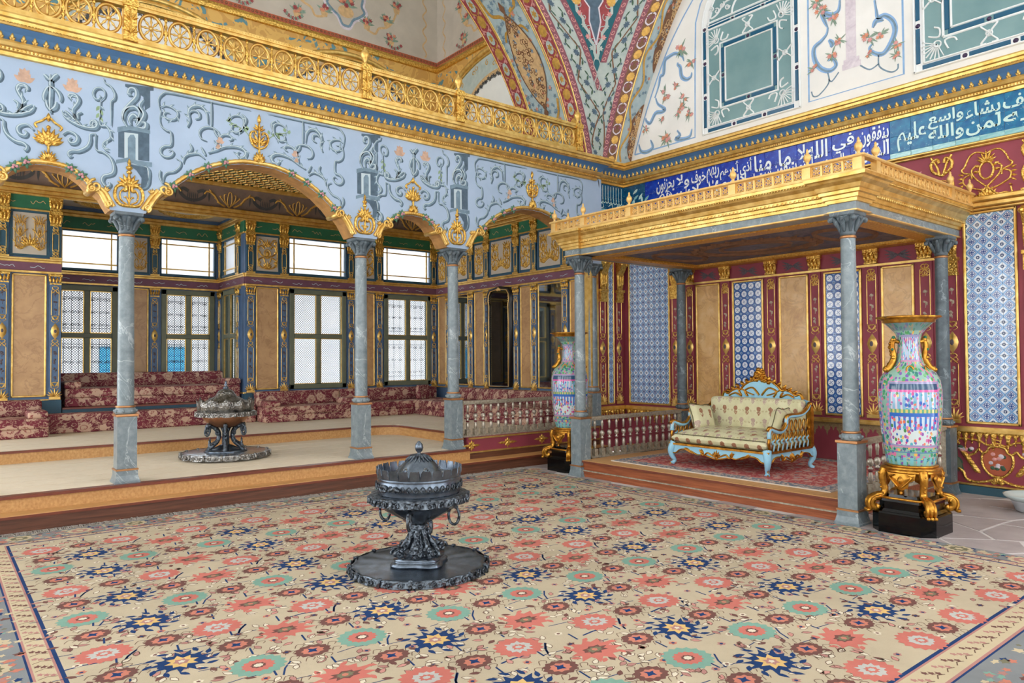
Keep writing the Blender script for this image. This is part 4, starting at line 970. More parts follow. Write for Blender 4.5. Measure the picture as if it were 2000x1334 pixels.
def cornice_room(par, W, a0, a1, cove=True):
    b = mk(W)
    for z0, z1, o in ((4.46, 4.5, .05), (4.5, 4.56, .09), (4.56, 4.63, .14)) if cove else ((4.46, 4.52, .03), (4.52, 4.58, .06)): b.fbox(a0, a1, z0, z1, 0, o, .012)
    b.build('gilt_cornice', m['gold'], par)
    if not cove: return
    b = mk(W); b.add([(a0, 4.62, .03), (a1, 4.62, .03), (a1, 5.04, .14), (a0, 5.04, .14)], [(0, 1, 2, 3)]); b.build('taupe_cove', m['painttaupe'], par)
    b = mk(W); b.fbox(a0, a1, 5.03, 5.12, 0, .2, .02); b.build('cove_moulding', m['gold'], par)
    n = max(1, int((a1 - a0) / 1.36)); sp = (a1 - a0) / n
    th = math.atan2(.11, .42)
    g = MB(); d = MB()
    for q in (g, d): q.F = (FY(W[1]) if W[0] == 'Y' else FX(W[1])) @ Matrix.Translation((0, 4.62, .032)) @ Matrix.Rotation(th, 4, 'X')
    for i in range(n):
        c = a0 + sp * (i + .5)
        for s in (-1, 1):
            for k in range(3): g.rib(catm([(c, .04), (c + s * (.04 + .05 * k), .14 + .02 * k), (c + s * (.03 + .08 * k), .3 - .03 * k), (c + s * .08 * k, .34 - .05 * k)], 4), .02, 0, .014)
            g.rib(catm([(c + s * .08, .05), (c + s * .2, .12), (c + s * .3, .25), (c + s * .42, .3), (c + s * .48, .24)], 5), .035, 0, .014)
            for k in range(4): g.dome(leafpts(c + s * (.16 + .06 * k), .1 + .06 * k, PI / 2 - s * (1.3 - .2 * k), .09, .03), 0, .012)
        c2 = c + sp * .5
        for s in (-1, 1): 
            d.rib(catm([(c2, .1), (c2 + s * .12, .13), (c2 + s * .22, .22), (c2 + s * .18, .3), (c2 + s * .08, .26)], 5), .06, 0, .004, flat=True)
            d.poly(leafpts(c2 + s * .3, .3, -PI / 2, .2, .04), 0, .003, side=False)
        for k in range(6): d.poly(leafpts(c2 + (k - 2.5) * .035, .26, -PI / 2, .17, .018), 0, .005 + .0005 * k, side=False)
    g.build('gilt_cove_sprays', m['paintgold'], par); d.build('painted_shells', m['paintcharcoal'], par)
# windows ------------------------------------------------------------
def lattice(a0, a1, z0, z1, sp=.048, t=.0075):
    b = MB(F0); w, h = a1 - a0, z1 - z0
    for s in (-1, 1):
        k = -int(h / sp) - 1
        while k * sp < w + h:
            # line a = k*sp + s*(z) clipped to the rectangle
            pts = []
            c = k * sp if s > 0 else k * sp
            if s > 0: lo, hi = max(0, -c), min(h, w - c)
            else: lo, hi = max(0, c - w), min(h, c)
            if hi - lo > .02:
                p0 = (a0 + c + s * lo, z0 + lo); p1 = (a0 + c + s * hi, z0 + hi)
                b.rib([p0, p1], t * 1.5, 0, .004 + .002 * (s > 0), flat=True)
            k += 1
    return b
PANE = mat('clear_window_pane', rgb(246, 250, 252), .0, trans=1.0, spec=.2); PANE.node_tree.nodes['Principled BSDF'].inputs['IOR'].default_value = 1.02
WCACHE = {}
def window(par_W, a0, a1, z0, z1, num, label, grille=False):
    W = par_W; w = struct('window_%d' % num, label, 'window')
    if W[0] == 'Y': w.location = (a0, W[1], 0)
    else: w.location = (W[1], -a0, 0); w.rotation_euler = (0, 0, -PI / 2)
    A = a1 - a0; fw = .1
    b = MB(F0)
    for x0, x1, y0, y1 in ((0, A, z0, z0 + fw), (0, A, z1 - fw, z1), (0, fw, z0, z1), (A - fw, A, z0, z1)): b.fbox(x0, x1, y0, y1, -.1, .03, .01)
    b.build('frame', m['olive'], w)
    cz = z0 + (z1 - z0) * .53
    MB(F0).fbox(fw, A - fw, cz - .045, cz + .045, -.06, .025, .01).build('transom', m['olive'], w)
    MB(F0).fbox(A / 2 - .05, A / 2 + .05, z0 + fw, z1 - fw, -.06, .02, .01).build('mullion', m['olive'], w)
    for x0, x1 in ((fw, A / 2 - .05), (A / 2 + .05, A - fw)):
        for y0, y1 in ((z0 + fw, cz - .045), (cz + .045, z1 - fw)):
            p = MB(FY(.03)).box(x0, x1, y0, y1, 0, .004).build('pane', PANE, w)
            b = MB(F0)
            for u0, u1, v0, v1 in ((x0, x1, y0, y0 + .014), (x0, x1, y1 - .014, y1), (x0, x0 + .014, y0, y1), (x1 - .014, x1, y0, y1)): b.box(u0, u1, v0, v1, -.02, .012)
            b.build('gilt_bead', m['gold'], w)
            l = lattice(x0, x1, y0, y1); l.v = [(x, .06, z) for x, y, z in l.v]; l.build('lattice_screen', m['lattice'], w, kind='stuff')
            if grille:
                g = MB(FY(.14)); r = random.Random(int(x0 * 100 + y0 * 10))
                n = 3
                for q in range(n):
                    x = x0 + (x1 - x0) * (q + .5) / n; g.tube([(x, y0, 0), (x, y1, 0)], .005, 4)
                    for zz in (y0 + (y1 - y0) * .2, y0 + (y1 - y0) * .5, y0 + (y1 - y0) * .8):
                        for s in (-1, 1): g.tube([(a, c, 0) for a, c in spiral(x + s * .03, zz, .032, .008, 0 if s > 0 else PI, s * 1.3, 10)], .0045, 4)
                g.tube([(x0, y1 - .12, 0), (x1, y1 - .12, 0)], .005, 4); g.tube([(x0, y0 + .1, 0), (x1, y0 + .1, 0)], .005, 4)
                g.build('iron_grille', m['iron'], w)
    return w
def upper_window(W, a0, a1, num, label, z0=3.43, z1=4.21):
    w = struct('window_%d' % num, label, 'window')
    if W[0] == 'Y': w.location = (a0, W[1], 0)
    else: w.location = (W[1], -a0, 0); w.rotation_euler = (0, 0, -PI / 2)
    A = a1 - a0; b = MB(F0)
    for x0, x1, y0, y1 in ((0, A, z0, z0 + .05), (0, A, z1 - .02, z1), (0, .02, z0, z1), (A - .02, A, z0, z1)): b.fbox(x0, x1, y0, y1, -.05, .03, .008)
    b.build('frame', m['blue_deep'], w)
    MB(FY(.03)).box(.02, A - .02, z0 + .05, z1 - .02, 0, .006).build('frosted_pane', m['frosted'], w)
    for x in (.12, A - .12): MB(FY(.02)).box(x - .012, x + .012, z0 + .05, z1 - .02, 0, .03).build('glazing_bar', m['gold'], w)
    for z in (z0 + .15, z1 - .12): MB(FY(.02)).box(.02, A - .02, z - .012, z + .012, 0, .028).build('glazing_bar', m['gold'], w)
def wall_holes(par, W, a0, a1, z0, z1, holes, mt, th=.12, name='wall_core'):
    b = mk(W); a = a0
    for h0, h1, y0, y1 in sorted(holes):
        if h0 > a: b.box(a, h0, z0, z1, -th, 0)
        for (p0, p1) in y0: b.box(h0, h1, p0, p1, -th, 0)
        a = h1
    if a < a1: b.box(a, a1, z0, z1, -th, 0)
    b.build(name, m[mt], par)
WIN_Z = [(0, 1.1), (3.13, 3.43), (4.21, 5.2)]
wb = struct('wall_back', 'blue and gilt panelled back wall with windows behind the arcade', 'wall')
WB = ('Y', YB)
wall_holes(wb, WB, -3, AX0, .3, 5.2, [(-.42, .83, WIN_Z, 0)], 'blue_paint')
wall_holes(wb, WB, AX1, XM + .1, .3, 5.2, [(5.77, 7.03, WIN_Z, 0), (7.95, 9.19, WIN_Z, 0)], 'blue_paint')
MB(FY(YB)).box(AX0, AX1, 4.5, 5.2, -.12, 0).build('alcove_lintel', m['painttaupe'], wb)
for a in (-.55, .945, 1.68, 4.97, 5.65, 7.14, 7.83, 9.26): pilaster(wb, WB, a)
for a0, a1 in ((1.07, 1.56), (5.08, 5.54), (7.26, 7.72)):
    framed(wb, WB, a0, a1, 1.1, 3.15, 'alabaster_shaded'); ornpanel(wb, WB, a0 - .03, a1 + .03)
bands(wb, WB, -3, AX0); bands(wb, WB, AX1, XM)
cornice_room(wb, WB, -3, XM)
MB().box(AX1 - .01, AX1 + .14, YB - .03, YB + .1, .5, 1.04).build('blue_plinth', m['blue_deep'], wb)
MB().box(AX0 - .4, AX0 + .01, YB - .03, YB + .1, .5, 1.04).build('blue_plinth', m['blue_deep'], wb)
window(WB, 5.77, 7.03, 1.09, 3.15, 1, 'olive framed lattice window left of the third arcade bay, nearest the alcove')
upper_window(WB, 5.75, 7.03, 2, 'frosted upper window above the lattice window nearest the alcove')
window(WB, 7.95, 9.19, 1.1, 3.15, 3, 'olive framed window with dark ironwork beside the mirror wall', True)
upper_window(WB, 7.92, 9.2, 4, 'frosted upper window beside the mirror wall')
window(WB, -.42, .83, 1.1, 3.15, 5, 'olive framed lattice window at the far left of the back wall')
upper_window(WB, -.42, .83, 6, 'frosted upper window at the far left of the back wall')
# alcove
wc = struct('wall_alcove', 'blue panelled alcove with two windows behind the raised divan', 'wall')
WC = ('Y', YC)
wall_holes(wc, WC, AX0 - .12, AX1 + .12, .3, 5.0, [(1.87, 2.92, WIN_Z, 0), (3.72, 4.77, WIN_Z, 0)], 'blue_paint')
for a in (3.05, 3.59): pilaster(wc, WC, a)
framed(wc, WC, 3.16, 3.48, 1.1, 3.15, 'alabaster_shaded'); ornpanel(wc, WC, 3.15, 3.49)
bands(wc, WC, AX0, AX1); cornice_room(wc, WC, AX0, AX1, False)
window(WC, 1.87, 2.92, 1.1, 3.15, 7, 'olive framed window at the left of the alcove', True)
window(WC, 3.72, 4.77, 1.1, 3.15, 8, 'olive framed window at the right of the alcove', True)
upper_window(WC, 1.85, 2.93, 9, 'frosted upper window at the left of the alcove')
upper_window(WC, 3.7, 4.78, 10, 'frosted upper window at the right of the alcove')
WD = ('X', AX1)
wall_holes(wc, WD, -YC, -YB - .1, .3, 5.0, [(-15.75, -14.85, WIN_Z, 0)], 'blue_paint'); bands(wc, WD, -YC, -YB); cornice_room(wc, WD, -YC, -YB, False)
window(WD, -15.75, -14.85, 1.1, 3.15, 11, 'narrow side window of the alcove seen edge on')
upper_window(WD, -15.75, -14.85, 12, 'frosted side window high in the alcove'); pilaster(wc, WD, -14.72); pilaster(wc, WD, -15.88)
MB().box(AX0 - .12, AX0, YB + .1, YC, .3, 5.0).build('left_cheek', m['blue_paint'], wc)
b = MB(); b.box(AX0, AX1, YB, YC, 4.66, 4.8); b.build('alcove_ceiling', m['greyplaster'], wc)
for cx in (2.6, 4.05):
    b = MB(frame((cx, (YB + YC) / 2, 4.66), (1, 0, 0), (0, -1, 0)))
    b.rib(ell(0, 0, .46, .5, 28), .1, 0, .05, closed=True); b.rib(ell(0, 0, .34, .38, 24), .03, 0, .03, closed=True)
    for k in range(16): b.dome(leafpts(.4 * math.cos(k * PI / 8), .44 * math.sin(k * PI / 8), k * PI / 8, .18, .08), 0, .04)
    b.build('ceiling_rosette', m['gold_orn'], wc)
# mirror wall
wm = struct('wall_mirror', 'panelled side wall with tall mirrors beside the arcade', 'wall')
WM = ('X', XM)
wall_holes(wm, WM, -YB, -9.27, .3, 5.2, [], 'blue_paint')
for y in (13.85, 12.95, 12.37, 11.375, 10.81, 9.92, 9.4): pilaster(wm, WM, -y)
for y0, y1 in ((14.27, 13.95), (12.83, 12.48), (11.25, 10.91), (9.8, 9.52)):
    framed(wm, WM, -y0, -y1, 1.1, 3.15, 'alabaster_shaded'); ornpanel(wm, WM, -y0 - .02, -y1 + .02)
for y0, y1 in ((13.74, 13.06), (12.26, 11.5), (10.7, 10.02)): ornpanel(wm, WM, -y0, -y1)
bands(wm, WM, -YB, -9.27); cornice_room(wm, WM, -YB, -9.27)
framed(wm, WM, -13.75, -13.06, 1.1, 3.15, 'mirror', 'mirror_panel'); framed(wm, WM, -10.71, -10.0, 1.1, 3.15, 'mirror', 'mirror_panel')
mr = thing('pier_mirror', 'tall dark mirror in a black and gilt ornate frame leaning on the side wall', 'mirror', (XM - .03, 11.885, 1.08), -PI / 2)
b = MB(F0); b.box(-.34, .34, .05, 2.03, 0, .03); b.build('mirror_glass', mat('dark_reflection_glass', rgb(70, 76, 82), .05, 1.0), mr)  # glass colour darkened to stand for a dark reflection
b = MB(F0); O_ = [(-.36, .03), (.36, .03), (.37, 1.4), (.36, 1.75), (.39, 1.85), (.37, 1.98), (.3, 2.06), (.12, 2.08), (0, 2.1), (-.12, 2.08), (-.3, 2.06), (-.37, 1.98), (-.39, 1.85), (-.36, 1.75), (-.37, 1.4)]
b.rib(catm(O_[:2], 2)[:2] + O_[1:] + [O_[0]], .07, .0, .06); b.build('black_frame', m['black'], mr)
b = MB(F0); P_ = [(x * .9, .06 + (z - .06) * .985) for x, z in O_]; b.rib(P_ + [P_[0]], .016, .05, .02); palmette(b, 0, 2.03, .09, .2, 7, .04, .03)
for i in range(40): b.ball((.325, .1 + i * .046, .06), .012, 5, 3); b.ball((-.325, .1 + i * .046, .06), .012, 5, 3)
b.build('gilt_beads', m['gold_pale'], mr)
# ceiling of the arcade room with green and gilt lattice
ce = struct('ceiling', 'green ceiling with gilt lattice over the arcade room', 'ceiling')
MB().box(-3, XM, 9.27, YB, 5.12, 5.2).build('green_boards', m['green_dark'], ce)
b = MB(frame((0, 0, 5.12), (1, 0, 0), (0, -1, 0)))
sp = .17
for s in (-1, 1):
    k = int(-3 / sp) - 40
    while k * sp < 16:
        lo, hi = 9.3, YB - .2
        x0 = k * sp + (0 if s > 0 else 0); P0 = (x0, -lo); P1 = (x0 + s * (hi - lo) * .62, -hi)
        if max(P0[0], P1[0]) > -3 and min(P0[0], P1[0]) < XM: 
            t0, t1 = 0.0, 1.0
            dx = P1[0] - P0[0]
            for lim, up_ in ((-3.0, False), (XM, True)):
                t = (lim - P0[0]) / dx
                if (P0[0] > lim) == up_ : t0 = max(t0, t)
                if (P1[0] > lim) == up_: t1 = min(t1, t)
            if t1 > t0: 
                A_ = (P0[0] + dx * t0, -lo - (hi - lo) * t0); B_ = (P0[0] + dx * t1, -lo - (hi - lo) * t1); b.rib([A_, B_], .022, 0, .02)
        k += 1
b.build('gilt_lattice', m['gold'], ce)
b = MB(frame((0, 0, 5.12), (1, 0, 0), (0, -1, 0)))
for i in range(36):
    for j in range(18):
        x = .6 + i * sp * 1.0; y = 9.4 + j * .274
        if y < YB - .3 and x < XM: b.dome(ell(x, -y, .03, .03, 6), 0, .035)
b.build('gilt_bosses', m['gold_pale'], ce, kind='stuff')
# ---------------------------------------------------------------- courtyard seen through the windows
fb = thing('courtyard_building', 'pale courtyard building with turquoise shutters outside the windows', 'building', (0, 21, 0))
MB().box(-8, 18, 0, 3, -2, 3.9).build('facade', m['facade'], fb)
b = MB(); b.add([(-8.3, -.3, 3.9), (18.3, -.3, 3.9), (18.3, 1.8, 4.5), (-8.3, 1.8, 4.5)], [(0, 1, 2, 3)]); b.build('roof', m['marble_dark'], fb)
for x in (3.43, 4.95):
    p = MB().box(x, x + .55, -.06, .05, .9, 2.05).build('window', m['shutter'], fb)
    for k in range(6): MB().box(x + .03, x + .52, -.08, -.06, .95 + k * .18, 1.08 + k * .18).build('shutter_slat', m['shutter'], p)
# ---------------------------------------------------------------- divans
def rbox(x0, x1, y0, y1, z0, z1, r=.04, seg=3):
    bm = bmesh.new(); bmesh.ops.create_cube(bm, size=1)
    for v in bm.verts: v.co = Vector((x0 + (v.co.x + .5) * (x1 - x0), y0 + (v.co.y + .5) * (y1 - y0), z0 + (v.co.z + .5) * (z1 - z0)))
    bmesh.ops.bevel(bm, geom=bm.edges[:], offset=r, segments=seg, profile=.6, affect='EDGES')
    me = bpy.data.meshes.new('cushion'); bm.to_mesh(me); bm.free()
    me.polygons.foreach_set('use_smooth', [True] * len(me.polygons)); return me
def cush(name, par, dims, mt='damask', r=.04):
    me = rbox(*dims, r=r); me.name = name; me.materials.append(m[mt] if isinstance(mt, str) else mt); return link(name, me, par)
def divan(label, tiers, backs, arms, name='divan'):
    d = thing(name, label, 'divan', (0, 0, 0), group='maroon floral divans')
    for t in tiers: cush('seat_block', d, t, r=.035)
    for t in backs: cush('back_cushion', d, t, r=.05)
    for t in arms: cush('armrest', d, t, r=.045)
    return d
divan('long maroon floral divan below the lattice windows, right of the dark brazier niche', [(4.95, 9.3, 13.5, 14.34, Z3, .65), (4.95, 9.3, 13.48, 14.34, .645, .8)],
      [(5.02, 6.75, 14.1, 14.33, .79, 1.07), (6.76, 8.5, 14.1, 14.33, .79, 1.07), (8.51, 9.2, 14.12, 14.33, .79, 1.06)], [(4.95, 5.26, 13.5, 13.95, .795, .915), (6.59, 6.9, 13.5, 13.95, .795, .915)])
divan('maroon floral divan along the mirror wall behind the arcade balustrade', [(8.19, 9.3, 9.32, 13.47, Z3, .655), (8.17, 9.3, 9.32, 13.47, .65, .815)],
      [(9.08, 9.31, 11.4, 13.46, .81, 1.06), (9.08, 9.31, 9.34, 11.38, .81, 1.06)], [])
divan('low maroon floral bench in front of the raised alcove divan', [(1.53, 4.93, 13.9, 14.32, Z3, .82)], [], [], 'divan_bench')
divan('maroon floral divan at the left edge of the picture', [(-2.5, 1.5, 13.4, 14.34, Z3, .65), (-2.5, 1.5, 13.38, 14.34, .645, .805)], [(-2.5, 1.48, 14.1, 14.33, .8, 1.06)], [(1.22, 1.49, 13.4, 13.9, .8, .92)])
d = divan('raised maroon floral divan filling the window alcove', [(1.85, 4.83, 14.52, 15.8, .9, 1.06), (1.85, 4.83, 14.5, 15.8, 1.055, 1.215)], [(1.87, 4.84, 15.62, 15.86, 1.2, 1.47)], [(1.84, 2.1, 14.5, 15.2, 1.21, 1.335), (4.56, 4.84, 14.5, 15.2, 1.21, 1.335)])
MB().box(1.8, 4.85, YB + .02, 15.9, .5, .87).build('blue_base', m['blue_deep'], d)
MB().box(1.8, 4.85, YB, 15.9, .87, .9).build('base_ledge', m['nosing'], d)
p = thing('scatter_cushion', 'square maroon floral cushion standing in the corner of the divans', 'cushion', (8.72, 13.98, .95), .35)
me = rbox(-.2, .2, -.06, .06, -.16, .16, .05, 4); me.materials.append(m['damask']); link('cover', me, p)
# ---------------------------------------------------------------- right wall with tile panels
wr = struct('wall_right', 'maroon and gilt wall with blue tile panels behind the canopy', 'wall')
WR = ('X', XR)
PY = YA + .07
MB().box(XR, XR + .15, -2.5, PY + .2, 0, 5.2).build('wall_core', m['red'], wr)
wp = struct('wall_pier', 'narrow gilt pier with tile strip between arcade and canopy', 'wall')
MB().box(9.3, XR, PY, PY + .24, 0, 5.3).build('pier_core', m['red'], wp)
MB().box(9.12, 9.3, PY - .02, PY + .23, 0, 4.83).build('gilt_jamb', m['gold'], wp)
WP = ('Y', PY)
# red-wall pilaster parts
b = MB(F0); b.box(-.085, .085, .84, 2.93, 0, .02); PR_BODY = b.mesh('pilaster_body', m['red'])
b = pil_orn(.87, 2.9, 1.865, .06); b.v = [(x, y - .02, z) for x, y, z in b.v]; b.F = FY(-.02)
for k, zz in enumerate((2.72, 2.8)): palmette(b, 0, zz, .08, .1, 5)
PR_ORN = b.mesh('gilt_ornament', m['gold'])
b = MB(FY(-.02)); posy(b, 1.15, 1.6, 0); posy(b, 2.15, 2.6, 0); b.dome(ell(0, 1.865, .028, .045, 10), .022, .032, 1); PR_FLW = b.mesh('painted_posies', FLW)
PR_CAP = cap_mesh(2.95, 3.15, .1)
b = MB(F0)   # corbel with block below
b.box(-.09, .09, 2.88, 2.925, 0, .09); b.box(-.08, .08, 2.74, 2.88, 0, .06); b.box(-.085, .085, 2.7, 2.74, 0, .05)
P = [(.04, 2.93), (.06, 3.0), (.05, 3.1), (.08, 3.22), (.15, 3.34), (.17, 3.4), (.12, 3.44), (.0, 3.45)]
V = []; 
for s in (-.07, .07): V += [(s, z, o) for o, z in P]
n_ = len(P); b.add(V, [(i, i + 1, n_ + i + 1, n_ + i) for i in range(n_ - 1)] + [tuple(range(n_)), tuple(range(n_, 2 * n_))[::-1]], 0, False)
for k in range(3): b.dome(leafpts((k - 1) * .04, 2.95, PI / 2 + (1 - k) * .1, .3, .06), .055, .085)
for s in (-1, 1): b.ball((s * .06, 3.38, .16), .035, 8, 5)
CORB = b.mesh('corbel', m['gold_orn'])
def rpil(par, W, a, corbel=False):
    p = place(par, 'pilaster', PR_BODY, W, a); link('gilt_ornament', PR_ORN, p); link('painted_posies', PR_FLW, p)
    link('corbel' if corbel else 'capital', CORB if corbel else PR_CAP, p)
for y in (7.865, 3.556, 2.7): rpil(wr, WR, -y, True)
for y in (7.56, 6.86, 6.05, 5.35, 4.545, 3.864, 2.02, 1.3): rpil(wr, WR, -y, y < 2.5)
for x in (9.4, 9.83): rpil(wp, WP, x, True)
b = MB(F0); b.fbox(-.493, .493, -.493, .493, 0, .1, .03); TA = b.mesh('tile', m['tile_a']); b = MB(F0); b.fbox(-.493, .493, -.493, .493, 0, .1, .03); TB = b.mesh('tile', m['tile_b'])
def tilepanel(par, W, a0, a1, z0, z1, me, pitch, fw=.03):
    b = mk(W); b.box(a0, a1, z0, z1, 0, .006); p = b.build('tile_panel', m['grout'], par)
    b = mk(W)
    for x0, x1, y0, y1 in ((a0, a1, z0, z0 + fw), (a0, a1, z1 - fw, z1), (a0, a0 + fw, z0, z1), (a1 - fw, a1, z0, z1)): b.fbox(x0, x1, y0, y1, 0, .03, .008)
    b.build('gilt_frame', m['gold'], p)
    A, B = a1 - a0 - 2 * fw, z1 - z0 - 2 * fw; nx = max(1, round(A / pitch)); nz = round(B / pitch); sx, sz = A / nx, B / nz
    for i in range(nx):
        for j in range(nz):
            a = a0 + fw + sx * (i + .5); z = z0 + fw + sz * (j + .5)
            o = place(p, 'tile', me, W, a, z); o.scale = (sx, .12, sz)
tilepanel(wr, WR, -8.93, -7.985, .86, 3.44, TA, .135)
tilepanel(wr, WR, -6.735, -6.184, .86, 2.9, TB, .125)
tilepanel(wr, WR, -5.222, -4.683, .86, 2.9, TB, .125)
tilepanel(wr, WR, -3.42, -2.845, .86, 3.46, TA, .135)
tilepanel(wp, WP, 9.53, 9.7, .86, 3.44, TA, .135, .025)
for y0, y1 in ((7.444, 6.971), (5.924, 5.457), (4.42, 4.0)): framed(wr, WR, -y0, -y1, .86, 2.9, 'alabaster')
framed(wr, WR, -2.58, -2.14, .86, 3.46, 'alabaster'); tilepanel(wr, WR, -1.9, -1.42, .86, 3.46, TA, .16)
b = MB(FX(XR)); b.box(-7.9, -3.5, 2.915, 2.945, 0, .03); b.box(-9, 2, .765, .8, 0, .05); b.box(-9, 2, .8, .825, 0, .03); b.fbox(-9, 2, .105, .13, 0, .02, .005); b.build('gilt_rails', m['gold'], wr)
b = MB(FY(PY)); b.box(9.3, 10, .765, .8, 0, .05); b.box(9.3, 10, .8, .825, 0, .03); b.build('gilt_rails', m['gold'], wp)
b = MB(FX(XR)); b.box(-9, 2, 0, .1, 0, .03); b.build('teal_baseboard', m['teal'], wr)
b = MB(FX(XR))   # painted posies between the canopy capitals
for y in (7.2, 6.45, 5.7, 4.95, 4.2):
    for s in (-1, 1):
        for k in range(4): b.poly(leafpts(-y, 3.04, (0 if s > 0 else PI) + (k - 1.5) * .3, .2 - .02 * k, .03), 0, .002 + k * .0005, side=False)
    for k in range(5): b.dome(ell(-y + (k - 2) * .03, 3.04 + .012 * (k % 2), .02, .016, 7), 0, .006)
b.build('painted_garlands', FLW[1], wr)
def lambrequin(b, a0, a1, z1, n):
    sp = (a1 - a0) / n
    for i in range(n):
        c = a0 + sp * (i + .5); L = .15 if i % 2 == 0 else .085
        b.dome([(c - sp * .5, z1), (c - sp * .48, z1 - L * .35), (c - sp * .3, z1 - L * .5), (c - sp * .26, z1 - L * .85), (c, z1 - L), (c + sp * .26, z1 - L * .85), (c + sp * .3, z1 - L * .5), (c + sp * .48, z1 - L * .35), (c + sp * .5, z1)], 0, .022, 0, .75)
        b.lathe([(.004, -.075), (.011, -.06), (.008, -.03), (.012, -.015), (.004, 0)], 6, (c, z1 - L, .012))
        b.tube([(c, z1 - L + .01, .012), (c, z1 - L - .05, .012)], .008, 5); b.ball((c, z1 - L - .055, .012), .011, 6, 4)
    b.rib([(a0, z1 - .01), (a1, z1 - .01)], .03, 0, .02)
b = MB(FX(XR)); lambrequin(b, -3.63, -1.2, .765, 32); b.build('gilt_lambrequin', m['gold_orn'], wr)
b = MB(FX(XR)); lambrequin(b, -9.0, -7.7, .765, 17); b.build('gilt_lambrequin', m['gold_orn'], wr)
b = MB(FY(PY)); lambrequin(b, 9.32, 9.98, .765, 9); b.build('gilt_lambrequin', m['gold_orn'], wp)
b = MB(FX(XR))   # painted drapery valance behind the settee
for i in range(44):
    c = -7.6 + i * .092; L = .12 if i % 2 else .2
    b.poly([(c - .046, .765), (c - .046, .765 - L * .5), (c - .02, .765 - L * .6), (c, .765 - L), (c + .02, .765 - L * .6), (c + .046, .765 - L * .5), (c + .046, .765)], 0, .002, side=False)
b.build('painted_valance', mat('faded_olive_gilding', vary(rgb(150, 128, 92), .3, 30), .6, .2), wr)
def cartouche_low(par, c):
    b = MB(FX(XR)); z = .37
    O_ = [(0, .6 - z), (.08, .585 - z), (.11, .53 - z), (.155, .5 - z), (.165, .42 - z), (.14, .33 - z), (.07, .25 - z), (0, .235 - z)]
    full = [(c + x, z + y) for x, y in O_] + [(c - x, z + y) for x, y in O_[::-1][1:-1]]
    b.rib(catm(full, 4, True), .03, 0, .025, closed=True)
    for s in (-1, 1):
        b.rib(catm([(c, .64), (c + s * .1, .61), (c + s * .2, .66), (c + s * .36, .665), (c + s * .42, .67), (c + s * .43, .62), (c + s * .4, .6)], 5), .028, 0, .018)
        b.rib(catm([(c, .22), (c + s * .12, .17), (c + s * .25, .15), (c + s * .34, .18), (c + s * .37, .26), (c + s * .42, .3)], 5), .035, 0, .022)
        b.rib(catm([(c + s * .15, .5), (c + s * .2, .55), (c + s * .24, .5), (c + s * .3, .47)], 5), .03, 0, .02)
        for k in range(5): b.dome(leafpts(c + s * (.18 + .03 * k), .26 + .045 * k, (PI / 2 - s * .9), .13, .06), 0, .02 + .002 * k)
        b.rib(catm([(c + s * .02, .6), (c + s * .04, .66), (c, .68)], 4), .018, .01, .02)
    palmette(b, c, .15, .1, .2, 7, .01, .02); p = b.build('gilt_cartouche', m['gold_orn'], par)
    MB(FX(XR)).poly([(c + (x - c) * .9, z + .05 + (y - z - .05) * .92) for x, y in full], 0, .004).build('red_oval', m['terra'], p)
    b = MB(FX(XR)); r = random.Random(4)
    for k in range(16): b.dome(ell(c + (r.random() - .5) * .16, z + .05 + (r.random() - .5) * .2, .03, .026, 7), .003, .006 + k * .0004, k % 3)
    for s in (-1, 1):
        for k in range(9): b.dome(ell(c + s * (.27 + .14 * r.random()), .52 + .05 * r.random(), .03, .025, 7), .0, .008 + k * .0005, k % 3)
    b.build('painted_fruit', [m['green_dark'], m['paintpink'], m['paintgrey']], p)
cartouche_low(wr, -3.1); cartouche_low(wr, -2.0)
def bouquet(par, c, z):
    b = MB(FX(XR)); r = random.Random(int(c * 10))
    b.rib([(c, z + .3), (c + .005, z + .12)], .014, 0, .003, 0)
    for k in range(12): b.poly(leafpts(c, z + .14, -PI / 2 + (r.random() - .5) * 1.6, .22 * (.5 + r.random() * .5), .045), 0, .003 + k * .0005, k % 2, side=False)
    b.build('painted_bouquet', [m['green_dark'], m['olive']], par)
bouquet(wr, -3.54, .3); bouquet(wr, -4.75, .42)
